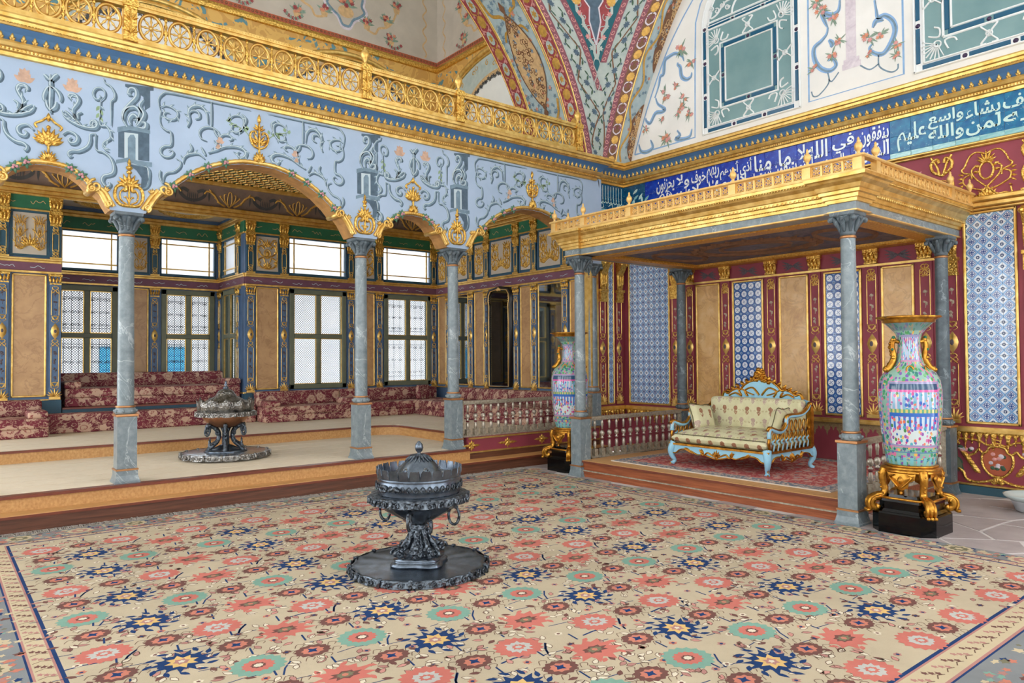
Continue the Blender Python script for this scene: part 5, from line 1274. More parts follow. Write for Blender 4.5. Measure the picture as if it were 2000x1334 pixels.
# upper red register right of the canopy
b = MB(FX(XR))
for z0, z1, o in ((3.465, 3.5, .05), (3.5, 3.56, .09), (3.56, 3.62, .14), (4.25, 4.28, .04), (4.28, 4.315, .07)): b.fbox(-3.62 if z0 < 4 else -9, 1.5, z0, z1, 0, o, .012)
b.build('gilt_cornice', m['gold'], wr)
def cartouche_up(c):
    b = MB(FX(XR)); z = 3.95
    b.rib(ell(c, z, .075, .105, 20), .026, 0, .025, closed=True); palmette(b, c, z + .1, .16, .14, 7, .01, .02)
    for k in range(7): b.dome(leafpts(c + .08 * math.cos(PI * k / 6), z + .1 * math.sin(PI * k / 6), PI * k / 6, .07, .04), 0, .02)
    palmette(b, c, z - .33, .16, .2, 7)
    for s in (-1, 1):
        b.rib(catm([(c, z + .2), (c + s * .1, z + .24), (c + s * .18, z + .2), (c + s * .24, z + .08), (c + s * .27, z + .05), (c + s * .25, z + .01), (c + s * .17, z - .02), (c + s * .16, z - .08)], 5), .022, 0, .018)
        b.rib(catm([(c + s * .1, z + .08), (c + s * .16, z + .02), (c + s * .12, z - .08), (c - s * .02, z - .22), (c - s * .1, z - .3)], 5), .022, 0, .018)
        b.rib(catm([(c + s * .17, z - .02), (c + s * .25, z - .06), (c + s * .24, z - .14), (c + s * .14, z - .2), (c + s * .05, z - .24), (c + s * .1, z - .3), (c + s * .2, z - .3), (c + s * .26, z - .33), (c + s * .25, z - .24)], 5), .02, 0, .018)
        for k in range(4): b.dome(leafpts(c + s * .25, z - .02 - .04 * k, PI / 2 - s * (1.2 + .3 * k), .07, .03), 0, .016)
        b.lathe([(.012, -.04), (.016, -.02), (.008, 0), (.014, .03), (.002, .07)], 6, (c + s * .255, z - .22, .012))
    b.build('gilt_cartouche', m['gold_orn'], wr)
cartouche_up(-3.15); cartouche_up(-2.2)
for y in (3.65, 2.65, 1.75):
    b = MB(FX(XR)); c = -y; b.box(c - .14, c + .14, 3.62, 3.66, 0, .04)
    for s in (-1, 1):
        b.rib(catm([(c, 3.98), (c + s * .1, 4.05), (c + s * .12, 4.15), (c + s * .05, 4.2), (c + s * .03, 4.14)], 5), .04, 0, .025); b.rib(catm([(c + s * .12, 4.23), (c + s * .05, 4.1), (c + s * .02, 3.98)], 4), .03, 0, .022)
        b.rib(catm([(c, 3.68), (c + s * .1, 3.74), (c + s * .13, 3.85), (c + s * .1, 3.93)], 5), .035, 0, .024)
    for k in range(12): b.dome(leafpts(c + .045 * math.cos(k * PI / 6), 3.82 + .045 * math.sin(k * PI / 6), k * PI / 6, .05, .025), 0, .025)
    b.rib(ell(c, 3.82, .095, .1, 18), .014, 0, .016, closed=True); b.dome(ell(c, 3.82, .035, .035, 12), .01, .035); b.build('gilt_panel_strip', m['gold_orn'], wr)
b = MB(FX(XR)); r = random.Random(8)
for k in range(10): b.dome(leafpts(-3.97 + (r.random() - .5) * .05, 4.02, PI / 2 + (r.random() - .5) * 2.4, .09, .045), 0, .006 + k * .0006, k % 2)
b.box(-4.03, -3.91, 3.86, 4.0, 0, .004, 2); b.build('painted_vase_of_flowers', [m['green_dark'], m['paintpink'], m['paintgold']], wr)
# ---------------------------------------------------------------- calligraphic tile frieze
AR = {'ا': (0xFE8D, 0), 'أ': (0xFE83, 0), 'د': (0xFEA9, 0), 'ذ': (0xFEAB, 0), 'ر': (0xFEAD, 0), 'ز': (0xFEAF, 0), 'و': (0xFEED, 0), 'ة': (0xFE93, 0), 'ى': (0xFEEF, 0), 'ء': (0xFE80, -1),
      'ب': (0xFE8F, 1), 'ت': (0xFE95, 1), 'ث': (0xFE99, 1), 'ج': (0xFE9D, 1), 'ح': (0xFEA1, 1), 'خ': (0xFEA5, 1), 'س': (0xFEB1, 1), 'ش': (0xFEB5, 1), 'ض': (0xFEBD, 1), 'ع': (0xFEC9, 1),
      'ف': (0xFED1, 1), 'ق': (0xFED5, 1), 'ك': (0xFED9, 1), 'ل': (0xFEDD, 1), 'م': (0xFEE1, 1), 'ن': (0xFEE5, 1), 'ه': (0xFEE9, 1), 'ي': (0xFEF1, 1), 'ئ': (0xFE89, 1)}
def shape(w):
    out = []; i = 0; prev = False
    while i < len(w):
        c = w[i]
        if c == 'ل' and i + 1 < len(w) and w[i + 1] == 'ا': out.append(chr(0xFEFB + (1 if prev else 0))); prev = False; i += 2; continue
        base, dual = AR[c]; nxt = i + 1 < len(w) and AR[w[i + 1]][1] >= 0
        if dual < 0: k = 0; j = False
        elif dual == 0: k = 1 if prev else 0; j = False
        else:
            j = nxt; k = (3 if j else 1) if prev else (2 if j else 0)
        out.append(chr(base + k)); prev = j; i += 1
    return ''.join(out[::-1])
def textmesh(s):
    cu = bpy.data.curves.new('t', 'FONT'); cu.body = s; cu.size = 1.0; cu.resolution_u = 3; cu.offset = .02
    o = bpy.data.objects.new('t', cu); COL.objects.link(o); bpy.context.view_layer.update()
    me = bpy.data.meshes.new_from_object(o); bpy.data.objects.remove(o); bpy.data.curves.remove(cu)
    return [tuple(v.co) for v in me.vertices], [tuple(p.vertices) for p in me.polygons]
def script(par, mt, words, y_right, y_left, zlo, zhi):
    # right-to-left: first word at the right end; words alternate low and high as in the stacked hand
    b = MB(FX(XR)); pairs = [words[i:i + 2] for i in range(0, len(words), 2)]; data = []
    for pr in pairs:
        col = []
        for w in pr:
            V, Fc = textmesh(shape(w)); x0 = min(v[0] for v in V); x1 = max(v[0] for v in V); y0 = min(v[1] for v in V); y1 = max(v[1] for v in V)
            col.append((V, Fc, x0, x1, y0, y1))
        data.append(col)
    tot = sum(max(c[3] - c[2] for c in col) + .12 for col in data); sc = (y_left - y_right) / tot
    a = -y_right; H = zhi - zlo
    for col in data:
        w = max(c[3] - c[2] for c in col) * sc
        for k, (V, Fc, x0, x1, y0, y1) in enumerate(col):
            s_ = w / (x1 - x0); h = H * (.54 if len(col) > 1 else .85); zb = zlo + (0 if k == 0 else H * .46)
            wx = min(1.0, 1.9 * sc * (x1 - x0) / w) ; s2 = w * wx / (x1 - x0)
            b.add([(a - w * wx * .5 - w * .5 * (1 - wx) - w * (1 - wx) * .0 + (v[0] - x0) * s2 - w * wx * .5, zb + (v[1] - y0) / (y1 - y0) * h, .019 + .0005 * k) for v in V], Fc)
        a -= w + .12 * sc
    return b.build('inscription', mt, par)
ZF0, ZF1 = 4.315, 4.835
b = MB(F0); b.fbox(-.495, .495, -.495, .495, 0, .1, .015); TF = {k: b.mesh('tile', m[k]) for k in ('tile_cobalt', 'tile_turq', 'tile_deep', 'tile_border')}
fz = MB(FX(XR)).box(-PY, 1.5, ZF0, ZF1, 0, .006).build('tile_frieze', m['grout'], wr)
y = PY - .13
while y > .4:
    k = 'tile_deep' if y > 8.42 else 'tile_cobalt' if y > 4.3 else 'tile_turq'
    for j in range(2):
        o = place(fz, 'tile', TF[k], WR, -y, ZF0 + .075 + .2225 * (j + .5) - (.0)); o.scale = (.265, .12, .2225)
    o = place(fz, 'border_tile', TF['tile_border' if y < 4.3 else k], WR, -y, ZF0 + .0375); o.scale = (.265, .12, .075)
    y -= .265
script(fz, m['script_white'], 'الذين ينفقون أموالهم في سبيل الله ثم لا يتبعون ما أنفقوا منا ولا أذى لهم أجرهم عند ربهم ولا خوف عليهم ولا هم يحزنون'.split(), 4.28, 8.26, ZF0 + .03, ZF1 - .02)
script(fz, m['script_mint'], 'كل سنبلة مائة حبة والله يضاعف لمن يشاء والله واسع عليم'.split(), 1.5, 4.2, ZF0 + .09, ZF1 - .02)
fz2 = MB(FY(PY)).box(9.3, 10, ZF0, ZF1, 0, .006).build('tile_frieze', m['grout'], wp)
for i in range(3):
    for j in range(2): o = place(fz2, 'tile', TF['tile_deep'], WP, 9.3 + .233 * (i + .5), ZF0 + .07 + .225 * (j + .5)); o.scale = (.233, .12, .225)
    o = place(fz2, 'border_tile', TF['tile_border'], WP, 9.3 + .233 * (i + .5), ZF0 + .035); o.scale = (.233, .12, .07)
b = MB(FY(PY - .014))   # tall angular strokes of the end tiles
for i in range(9):
    x = 9.36 + i * .07; b.rib([(x, ZF0 + .2 + .03 * (i % 3)), (x + .004, ZF1 - .03)], .013, 0, .003, flat=True)
    b.rib(catm([(x, ZF0 + .24), (x + .03, ZF0 + .18), (x + .07, ZF0 + .2), (x + .08, ZF0 + .27)], 4), .014, 0, .0035, flat=True)
for x in (9.42, 9.66, 9.86): b.rib(catm([(x - .08, ZF0 + .12), (x, ZF0 + .17), (x + .03, ZF0 + .1), (x - .05, ZF0 + .08)], 4), .014, 0, .004, flat=True)
b.build('angular_inscription', m['script_mint'], fz2)
b = MB(FX(XR - .014)); r = random.Random(9)
for k in range(14):
    y = 8.45 + r.random() * .45; z = ZF0 + .1 + r.random() * .36
    b.poly(leafpts(-y, z, r.random() * 6.3, .14, .05), 0, .002 + k * .0004, k % 2, side=False)
b.build('painted_tile_leaves', [m['script_mint'], m['tile_border']], fz)
# ---------------------------------------------------------------- dais
da = struct('floor_dais', 'two-tier red-brown wooden dais under the canopy', 'platform')
MB().box(7.3, XR, 3.66, 7.44, 0, .085).build('lower_riser', m['redwood'], da)
MB().box(7.29, XR, 3.65, 7.44, .085, .1).build('lower_moulding', m['silver_base'], da)
MB().box(7.31, XR, 3.67, 7.44, .1, ZD - .03).build('upper_riser', m['redwood'], da)
MB().box(7.28, XR, 3.64, 7.46, ZD - .03, ZD - .006).build('nosing', m['nosing'], da)
MB().box(7.29, XR, 3.65, 7.45, ZD - .006, ZD).build('tread', m['tread'], da)
rg = tag(MB().box(-1.18, 1.18, -1.6, 1.6, 0, .012).build('rug', m['rug'], None, loc=(8.72, 5.5, ZD)), 'faded red and grey rug under the settee on the dais', 'rug')
# ---------------------------------------------------------------- canopy
cn = thing('canopy', 'gilded flat canopy on four grey marble columns above the settee', 'canopy', (8.6, 5.54, 0))
def loc(x, y, z=0): return (x - 8.6, y - 5.54, z)
HC = 3.165
for x, y, z0, lab in ((7.32, 3.56, 0, 0), (7.36, 7.52, 0, 0), (9.74, 3.58, 0, 0), (9.74, 7.55, 0, 0)):
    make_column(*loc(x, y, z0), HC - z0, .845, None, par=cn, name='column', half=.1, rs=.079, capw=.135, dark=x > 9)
cpath = [(10, 7.62), (7.5, 7.62), (7.5, 7.66), (7.21, 7.66), (7.21, 7.38), (7.25, 7.38), (7.25, 3.70), (7.21, 3.70), (7.21, 3.42), (7.5, 3.42), (7.5, 3.46), (10, 3.46)]
cpl = [(x - 8.6, y - 5.54) for x, y in cpath]
MB().sweep(cpl, [(-.3, 3.165), (-.0, 3.165), (.0, 3.262)], left=False).build('marble_beam', m['marble'], cn)
MB().sweep(cpl, [(-.02, 3.162), (.004, 3.16), (.014, 3.166), (.014, 3.178), (0, 3.182)], left=False).build('lower_fillet', m['gold_pale'], cn)
MB().sweep(cpl, [(0, 3.255), (.02, 3.258), (.025, 3.29), (.045, 3.295), (.05, 3.33), (.07, 3.34), (.075, 3.37), (.085, 3.38), (.1, 3.42), (.14, 3.45), (.15, 3.47), (.175, 3.48), (.18, 3.51), (0, 3.515)], left=False).build('cornice', m['gold'], cn)
bd = MB()
for off, z, sp, r in ((.03, 3.3, .034, .016), (.062, 3.345, .05, .02), (.158, 3.475, .034, .014)):
    for x, y, z_, a in along(cpl, off, sp, z): bd.ball((x, y, z_), r, 5, 3)
bd.build('beading', m['gold'], cn, kind='stuff')
# railing
b = MB(F0); w, z0, z1 = .052, 3.545, 3.64
b.box(-w, w, z0 - .012, z0, -.008, .008); b.box(-w, w, z1, z1 + .01, -.008, .008)
for s in (-1, 1):
    b.rib([(-s * .04, z0), (s * .04, z1)], .012, .0, .008); b.rib([(-s * .04, z0), (s * .04, z1)], .012, .0, -.008)
    b.rib(catm([(s * .01, z0 + .01), (s * .04, z0 + .02), (s * .035, z0 + .045), (s * .012, z0 + .04)], 3), .011, 0, .008); b.rib(catm([(s * .01, z1 - .01), (s * .04, z1 - .02), (s * .035, z1 - .045), (s * .012, z1 - .04)], 3), .011, 0, .008)
b.rib(ell(0, (z0 + z1) / 2, .022, .022, 10), .01, 0, .01, closed=True)
for s in (-1, 1): b.box(s * w - .006, s * w + .006, z0 - .012, z1 + .01, -.012, .012)
FRET = b.mesh('fret_panel', m['gold_pale'])
b = MB(); b.box(-.045, .045, -.03, .03, 3.51, 3.68); CPOST = b.mesh('post', m['gold_pale'])
b = MB(); b.lathe([(.022, 0), (.026, .006), (.014, .02), (.02, .035), (.037, .06), (.04, .085), (.03, .11), (.014, .122), (.018, .13), (.009, .142), (.014, .155), (.002, .175)], 12, lobe=lambda a, z: 1 + .05 * math.cos(8 * a)); CURN = b.mesh('urn', m['gold_pale'])
b = MB()
rail = [(9.95, 7.78), (7.09, 7.78), (7.09, 3.3), (9.95, 3.3)]; rl = [(x - 8.6, y - 5.54) for x, y in rail]
b.sweep(rl, [(-.035, 3.65), (.035, 3.65), (.045, 3.66), (.04, 3.68), (-.04, 3.68), (-.035, 3.65)], left=False); b.build('top_rail', m['gold_pale'], cn)
MB().sweep(rl, [(-.035, 3.51), (.035, 3.51), (.03, 3.535), (-.03, 3.535)], left=False).build('bottom_rail', m['gold_pale'], cn)
def rail_run(p0, p1, stops):
    dx, dy = p1[0] - p0[0], p1[1] - p0[1]; L = math.hypot(dx, dy); dx /= L; dy /= L; rz = math.atan2(dy, dx)
    for i, s_ in enumerate(stops):
        p = link('post', CPOST, cn, loc=loc(p0[0] + dx * s_, p0[1] + dy * s_), rz=rz); link('urn', CURN, p, loc=(0, 0, 3.68))
        if i < len(stops) - 1:
            g = stops[i + 1] - s_ - .09; n = max(1, round(g / .116)); sp = g / n
            for q in range(n):
                t = s_ + .045 + sp * (q + .5); o = link('fret_panel', FRET, cn, loc=loc(p0[0] + dx * t, p0[1] + dy * t), rz=rz); o.scale = (sp / .116, 1, 1)
rail_run((7.09, 7.78), (7.09, 3.3), [.03, .62, 1.47, 3.03, 3.92, 4.45])
rail_run((7.09, 3.3), (9.95, 3.3), [.3, 2.2, 2.8]); rail_run((9.95, 7.78), (7.09, 7.78), [.06, .66, 2.56])
# canopy ceiling
b = MB(); b.box(-1.3, 1.4, -2.0, 2.0, 3.2, 3.24); b.build('ceiling_board', mat('painted_canopy_ceiling', lambda: ramp(noise(None, 3.2, 5, .6, 1.2), [(.3, rgb(56, 60, 84)), (.48, rgb(112, 104, 112)), (.55, rgb(66, 72, 100)), (.66, rgb(120, 92, 74)), (.8, rgb(70, 84, 112))]), .6), cn)
Fd = frame((0, 0, 3.2), (1, 0, 0), (0, -1, 0))
b = MB(Fd)
for x0, x1, y0, y1 in ((-1.1, 1.4, 1.7, 1.95), (-1.1, 1.4, -1.95, -1.7), (-1.1, -.86, -1.7, 1.7), (1.15, 1.4, -1.7, 1.7)): b.fbox(x0, x1, y0, y1, 0, .05, .02)
b.build('ceiling_border', m['gold_fret'], cn)
b = MB(Fd); b.rib(ell(.15, 0, .55, .8, 40), .09, 0, .035, closed=True); b.rib(ell(.15, 0, .32, .5, 30), .05, 0, .025, closed=True)
for s in (-1, 1):
    b.rib(ell(.15, s * 1.25, .5, .3, 28), .06, 0, .03, closed=True)
for k in range(24): b.dome(leafpts(.15 + .55 * math.cos(k * PI / 12), .8 * math.sin(k * PI / 12), k * PI / 12, .14, .07), 0, .03)
b.build('ceiling_medallion', m['paintbrown'], cn)
# ---------------------------------------------------------------- silvered balustrades
b = MB(); b.sqlathe([(.034, 0), (.034, .1)], mat=1)
b.lathe([(.018, .1), (.022, .115), (.026, .15), (.026, .19), (.013, .225)], 12); b.lathe([(.02, .222), (.026, .23), (.02, .242)], 12, mat=2)
b.lathe([(.014, .24), (.03, .255), (.012, .27), (.03, .295), (.038, .32), (.03, .346), (.012, .366)], 12); b.lathe([(.014, .364), (.022, .372), (.014, .382)], 12, mat=2)
b.lathe([(.013, .38), (.016, .42), (.021, .46), (.023, .48), (.016, .5), (.016, .52)], 12)
BAL = b.mesh('baluster', [m['silver'], m['silver_base'], m['redring']])
def balustrade(label, x0, x1, y, z, h, n, sc=1.0):
    t = thing('balustrade', label, 'balustrade', ((x0 + x1) / 2, y, z), group='silvered turned balustrades'); L = (x1 - x0) / 2
    MB().box(-L, L, -.04, .04, 0, .025).build('bottom_rail', m['silver_base'], t)
    b = MB(); b.box(-L, L, -.045, .045, h - .035, h); b.box(-L, L, -.03, .03, h - .055, h - .035); b.build('top_rail', m['silver_base'], t)
    for s in (-1, 1): MB().box(s * L - .02, s * L + .02, -.03, .03, .02, h - .05).build('end_post', m['silver_base'], t)
    for i in range(n):
        o = link('baluster', BAL, t, loc=(-L + (x1 - x0) * (i + .75) / (n + .5), 0, .025)); o.scale = (1, 1, (h - .08) / .52)
balustrade('silvered baluster rail on the dais between the canopy columns left of the settee', 7.53, 9.63, 7.52, ZD, .6, 13)
balustrade('silvered baluster rail closing the right side of the canopy behind the large vase', 7.44, 9.64, 3.56, ZD, .6, 13)
balustrade('silvered baluster rail in the arcade above the maroon panel', 6.32, 9.08, 9.03, .5, .55, 18)
# ---------------------------------------------------------------- settee
def puff(name, par, x0, x1, y0, y1, z0, z1, dome):
    V = []; F = []; nu, nv = 16, 22; cx, cy, hx, hy = (x0 + x1) / 2, (y0 + y1) / 2, (x1 - x0) / 2, (y1 - y0) / 2; zm = (z0 + z1) / 2; h = (z1 - z0) / 2
    S = lambda t: math.sin(t * PI / 2)
    for sd in (1, -1):
        for i in range(nu + 1):
            for j in range(nv + 1):
                u, v = S(2 * i / nu - 1), S(2 * j / nv - 1); e = max(0, (1 - abs(u) ** 14) * (1 - abs(v) ** 14)) ** .5
                V.append((cx + hx * u, cy + hy * v, zm + sd * h * e + (dome * (1 - u * u) * (1 - v ** 4) if sd > 0 else 0)))
    N = (nu + 1) * (nv + 1)
    for sd in range(2):
        for i in range(nu):
            for j in range(nv):
                q = (sd * N + i * (nv + 1) + j, sd * N + (i + 1) * (nv + 1) + j, sd * N + (i + 1) * (nv + 1) + j + 1, sd * N + i * (nv + 1) + j + 1); F.append(q if not sd else q[::-1])
    return MB().add(V, F, 0, True).build(name, m['sofa'], par)
so = thing('settee', 'pale blue and gilt settee with cream flowered cushions on the dais', 'settee', (8.47, 5.615, ZD + .012))
def lg(sx, sy):
    b = MB(); x, y = sx * .5, sy * .7
    P = [(x, y, .29), (x + sx * .035, y + sy * .03, .2), (x + sx * .03, y + sy * .025, .12), (x + sx * .0, y + sy * .0, .05), (x + sx * .015, y + sy * .012, .02), (x + sx * .035, y + sy * .02, .0)]
    Q = catm(P, 4); b.tube(Q, [.06 - .034 * min(1, i / 12) + (.008 if i > 17 else 0) for i in range(len(Q))], 8)
    l = b.build('leg', m['skyframe'], so)
    g = MB(); g.tube([(a + sx * .02, c + sy * .02, z) for a, c, z in Q], .009, 5); g.dome(ell(0, 0, .03, .04, 8), 0, .02); g.v = g.v[:-17]; g.f = [f for f in g.f if max(f) < len(g.v)]; g.m = g.m[:len(g.f)]; g.s = g.s[:len(g.f)]
    g.ball((x + sx * .05, y + sy * .045, .21), .022, 7, 5); g.build('gilt_edge', m['bronze_gilt'], l)
for sx in (-1, 1):
    for sy in (-1, 1): lg(sx, sy)
def apron(F, L, nm):
    bot = [(-L, .15), (-L + .06, .16), (-L + .11, .2), (-L + .2, .215), (-L + .3, .2), (-L * .42, .16), (-L * .3, .17), (-L * .15, .15), (0, .13)]
    bot = bot + [(-x, z) for x, z in bot[::-1][1:]]; bot = catm(bot, 3)
    b = MB(F); b.poly(bot + [(L, .27), (-L, .27)], -.03, 0); a = b.build(nm, m['skyframe'], so)
    g = MB(F); g.rib(bot, .018, -.004, .02)
    for s in (-1, 1):
        g.rib(catm([(s * .06, .17), (s * .14, .2), (s * .2, .16), (s * .26, .23)], 4), .022, 0, .018); g.dome(leafpts(s * .2, .165, PI / 2 - s * .4, .09, .035), 0, .02)
        if L > .6: g.rib(catm([(s * .36, .17), (s * .45, .2), (s * .5, .23)], 4), .022, 0, .018); g.dome(leafpts(s * .4, .18, PI / 2 - s * .9, .1, .03), 0, .018)
    palmette(g, 0, .15, .1, .12, 7, 0, .022); g.dome(leafpts(0, .18, -PI / 2, .07, .05), 0, .02); g.build('gilt_carving', m['bronze_gilt'], a)
apron(frame((-.535, 0, 0), (0, -1, 0), (0, 0, 1)), .7, 'front_apron')
apron(frame((0, -.735, 0), (1, 0, 0), (0, 0, 1)), .52, 'side_apron'); apron(frame((0, .735, 0), (-1, 0, 0), (0, 0, 1)), .52, 'side_apron')
b = MB(); b.box(-.555, .55, -.755, .755, .262, .288); b.build('seat_rail', m['bronze_gilt'], so)
c = puff('seat_cushion', so, -.55, .45, -.72, .72, .288, .43, .085)
b = MB()
for z in (.30, .41): b.tube(catm([(-.53, -.7, z), (-.545, 0, z + .005), (-.53, .7, z)], 6), .006, 5)
b.build('piping', m['piping'], c)
c = cush('back_cushion', so, (.3, .47, -.7, .7, .42, .89), 'sofa', .07)
# carved back with rocaille crest
Fb = frame((.5, 0, 0), (0, -1, 0), (0, 0, 1))
cre = [(.62, .88), (.58, .95), (.52, .93), (.46, .97), (.38, 1.0), (.32, .99), (.26, 1.05), (.18, 1.1), (.1, 1.12), (0, 1.14)]
outl = [(-x, z) for x, z in cre] + [(x, z) for x, z in cre[::-1][1:]]
b = MB(Fb); b.poly([(-.7, .28), (-.7, .86)] + catm(outl, 3) + [(.7, .86), (.7, .28)], -.04, 0); bk = b.build('back_panel', m['skyframe'], so)
b = MB(Fb); r = random.Random(2)
b.rib(catm([(x, z) for x, z in outl], 4), .035, -.01, .03)
for s in (-1, 1):
    b.rib(catm([(s * .02, .92), (s * .12, 1.02), (s * .24, .98), (s * .2, .9)], 4), .025, 0, .025); b.rib(catm([(s * .5, .9), (s * .4, .94), (s * .3, .9), (s * .34, .97)], 4), .025, 0, .025); b.rib(catm([(s * .1, .92), (s * .2, .95), (s * .3, 1.0)], 4), .02, 0, .022)
    for k in range(6): b.dome(leafpts(s * (.12 + .07 * k), 1.1 - .03 * k, PI / 2 - s * (.3 + .15 * k), .09, .05), 0, .035)
for k in range(26):
    t = k / 26; rr = .11 * (1 - t) + .02; a = r.random() * 6.3; b.ball((rr * math.cos(a) * 1.0, 1.1 + t * .18, .01 + .02 * math.sin(a)), .022 + .014 * r.random(), 6, 4)
for k in range(12): b.dome(leafpts(0, 1.1 + .012 * k, PI / 2 + (k % 5 - 2) * .55, .12 - .004 * k, .05), .0, .04)
b.build('gilt_crest', m['bronze_gilt'], bk)
# pierced arms
AT = [(-.5, .29), (-.51, .45), (-.49, .56), (-.4, .545), (-.3, .52), (-.2, .53), (-.12, .6), (-.1, .68), (-.02, .7), (.12, .7), (.26, .71), (.38, .76), (.44, .82)]
for s in (-1, 1):
    Fa = frame((0, s * .735, 0), (1, 0, 0), (0, 0, 1)); top = catm(AT[1:], 5)
    b = MB(Fa); b.tube([(x, z, 0) for x, z in top], .026, 8); a = b.build('arm_rail', m['skyframe'], so)
    g = MB(Fa); g.tube([(x, z + .014, .0) for x, z in top], .024, 6)
    g.tube([(x, z, 0) for x, z in spiral(-.49, .545, .05, .012, PI, -1.2, 14)], .018, 6); g.tube([(x, z, 0) for x, z in spiral(-.08, .64, .045, .01, PI / 2, 1.1, 12)], .016, 6)
    g.tube([(-.5, .29, 0), (-.515, .4, 0), (-.5, .5, 0)], .02, 6); g.ball((.46, .83, 0), .035, 8, 6); g.box(.43, .5, .28, .8, -.03, .03); g.build('gilt_scrolls', m['bronze_gilt'], a)
    for k in range(9):
        x = -.42 + k * .1; zt = .5 if k < 3 else .65; 
        q = MB(Fa); q.tube(catm([(x, .29, 0), (x + .02, .36, 0), (x - .01, .4, 0), (x + .03, .43, 0)], 3), .013, 6); q.build('arm_baluster', m['skyframe'], a)
        q = MB(Fa); q.tube([(u, v, 0) for u, v in ell(x + .03, .45, .03, .05, 12)], .009, 5, closed=True)
        if zt > .6: q.tube([(u, v, 0) for u, v in ell(x + .03, .58, .03, .07, 12)], .009, 5, closed=True)
        q.tube([(x - .02, .29, 0), (x + .05, .5, 0)], .007, 5); q.build('gilt_strapwork', m['bronze_gilt'], a)
def pillow(loc_, rot, label):
    p = thing('sofa_pillow', label, 'pillow', loc_, group='flowered settee pillows'); p.rotation_euler = rot
    bm = bmesh.new(); bmesh.ops.create_grid(bm, x_segments=14, y_segments=14, size=.5); geo = []
    V = []; F = []; n = 15
    for sd in (1, -1):
        for i in range(n):
            for j in range(n):
                u, v = i / 7 - 1, j / 7 - 1; e = (1 - u ** 4) * (1 - v ** 4)
                V.append((u * .2 * (1 - .06 * (1 - v * v)), sd * (.085 * max(0, e) ** .5), v * .19 * (1 - .06 * (1 - u * u))))
    bm.free()
    for sd in range(2):
        o = sd * n * n
        for i in range(n - 1):
            for j in range(n - 1):
                q = (o + i * n + j, o + (i + 1) * n + j, o + (i + 1) * n + j + 1, o + i * n + j + 1); F.append(q if sd else q[::-1])
    MB().add(V, F, 0, True).build('cover', m['sofa_pillow'], p)
    P = [(u * .2, 0, v * .19) for u, v in ((-1, -1), (0, -.94), (1, -1), (.94, 0), (1, 1), (0, .94), (-1, 1), (-.94, 0))]; MB().tube(catm(P, 4, True), .006, 5, closed=True).build('piping', m['piping'], p)
pillow((8.44, 6.2, .855), (-.38, .1, -.12), 'cream flowered pillow leaning at the left end of the settee')
pillow((8.44, 5.03, .855), (.3, .05, .15), 'cream flowered pillow leaning against the right arm of the settee')
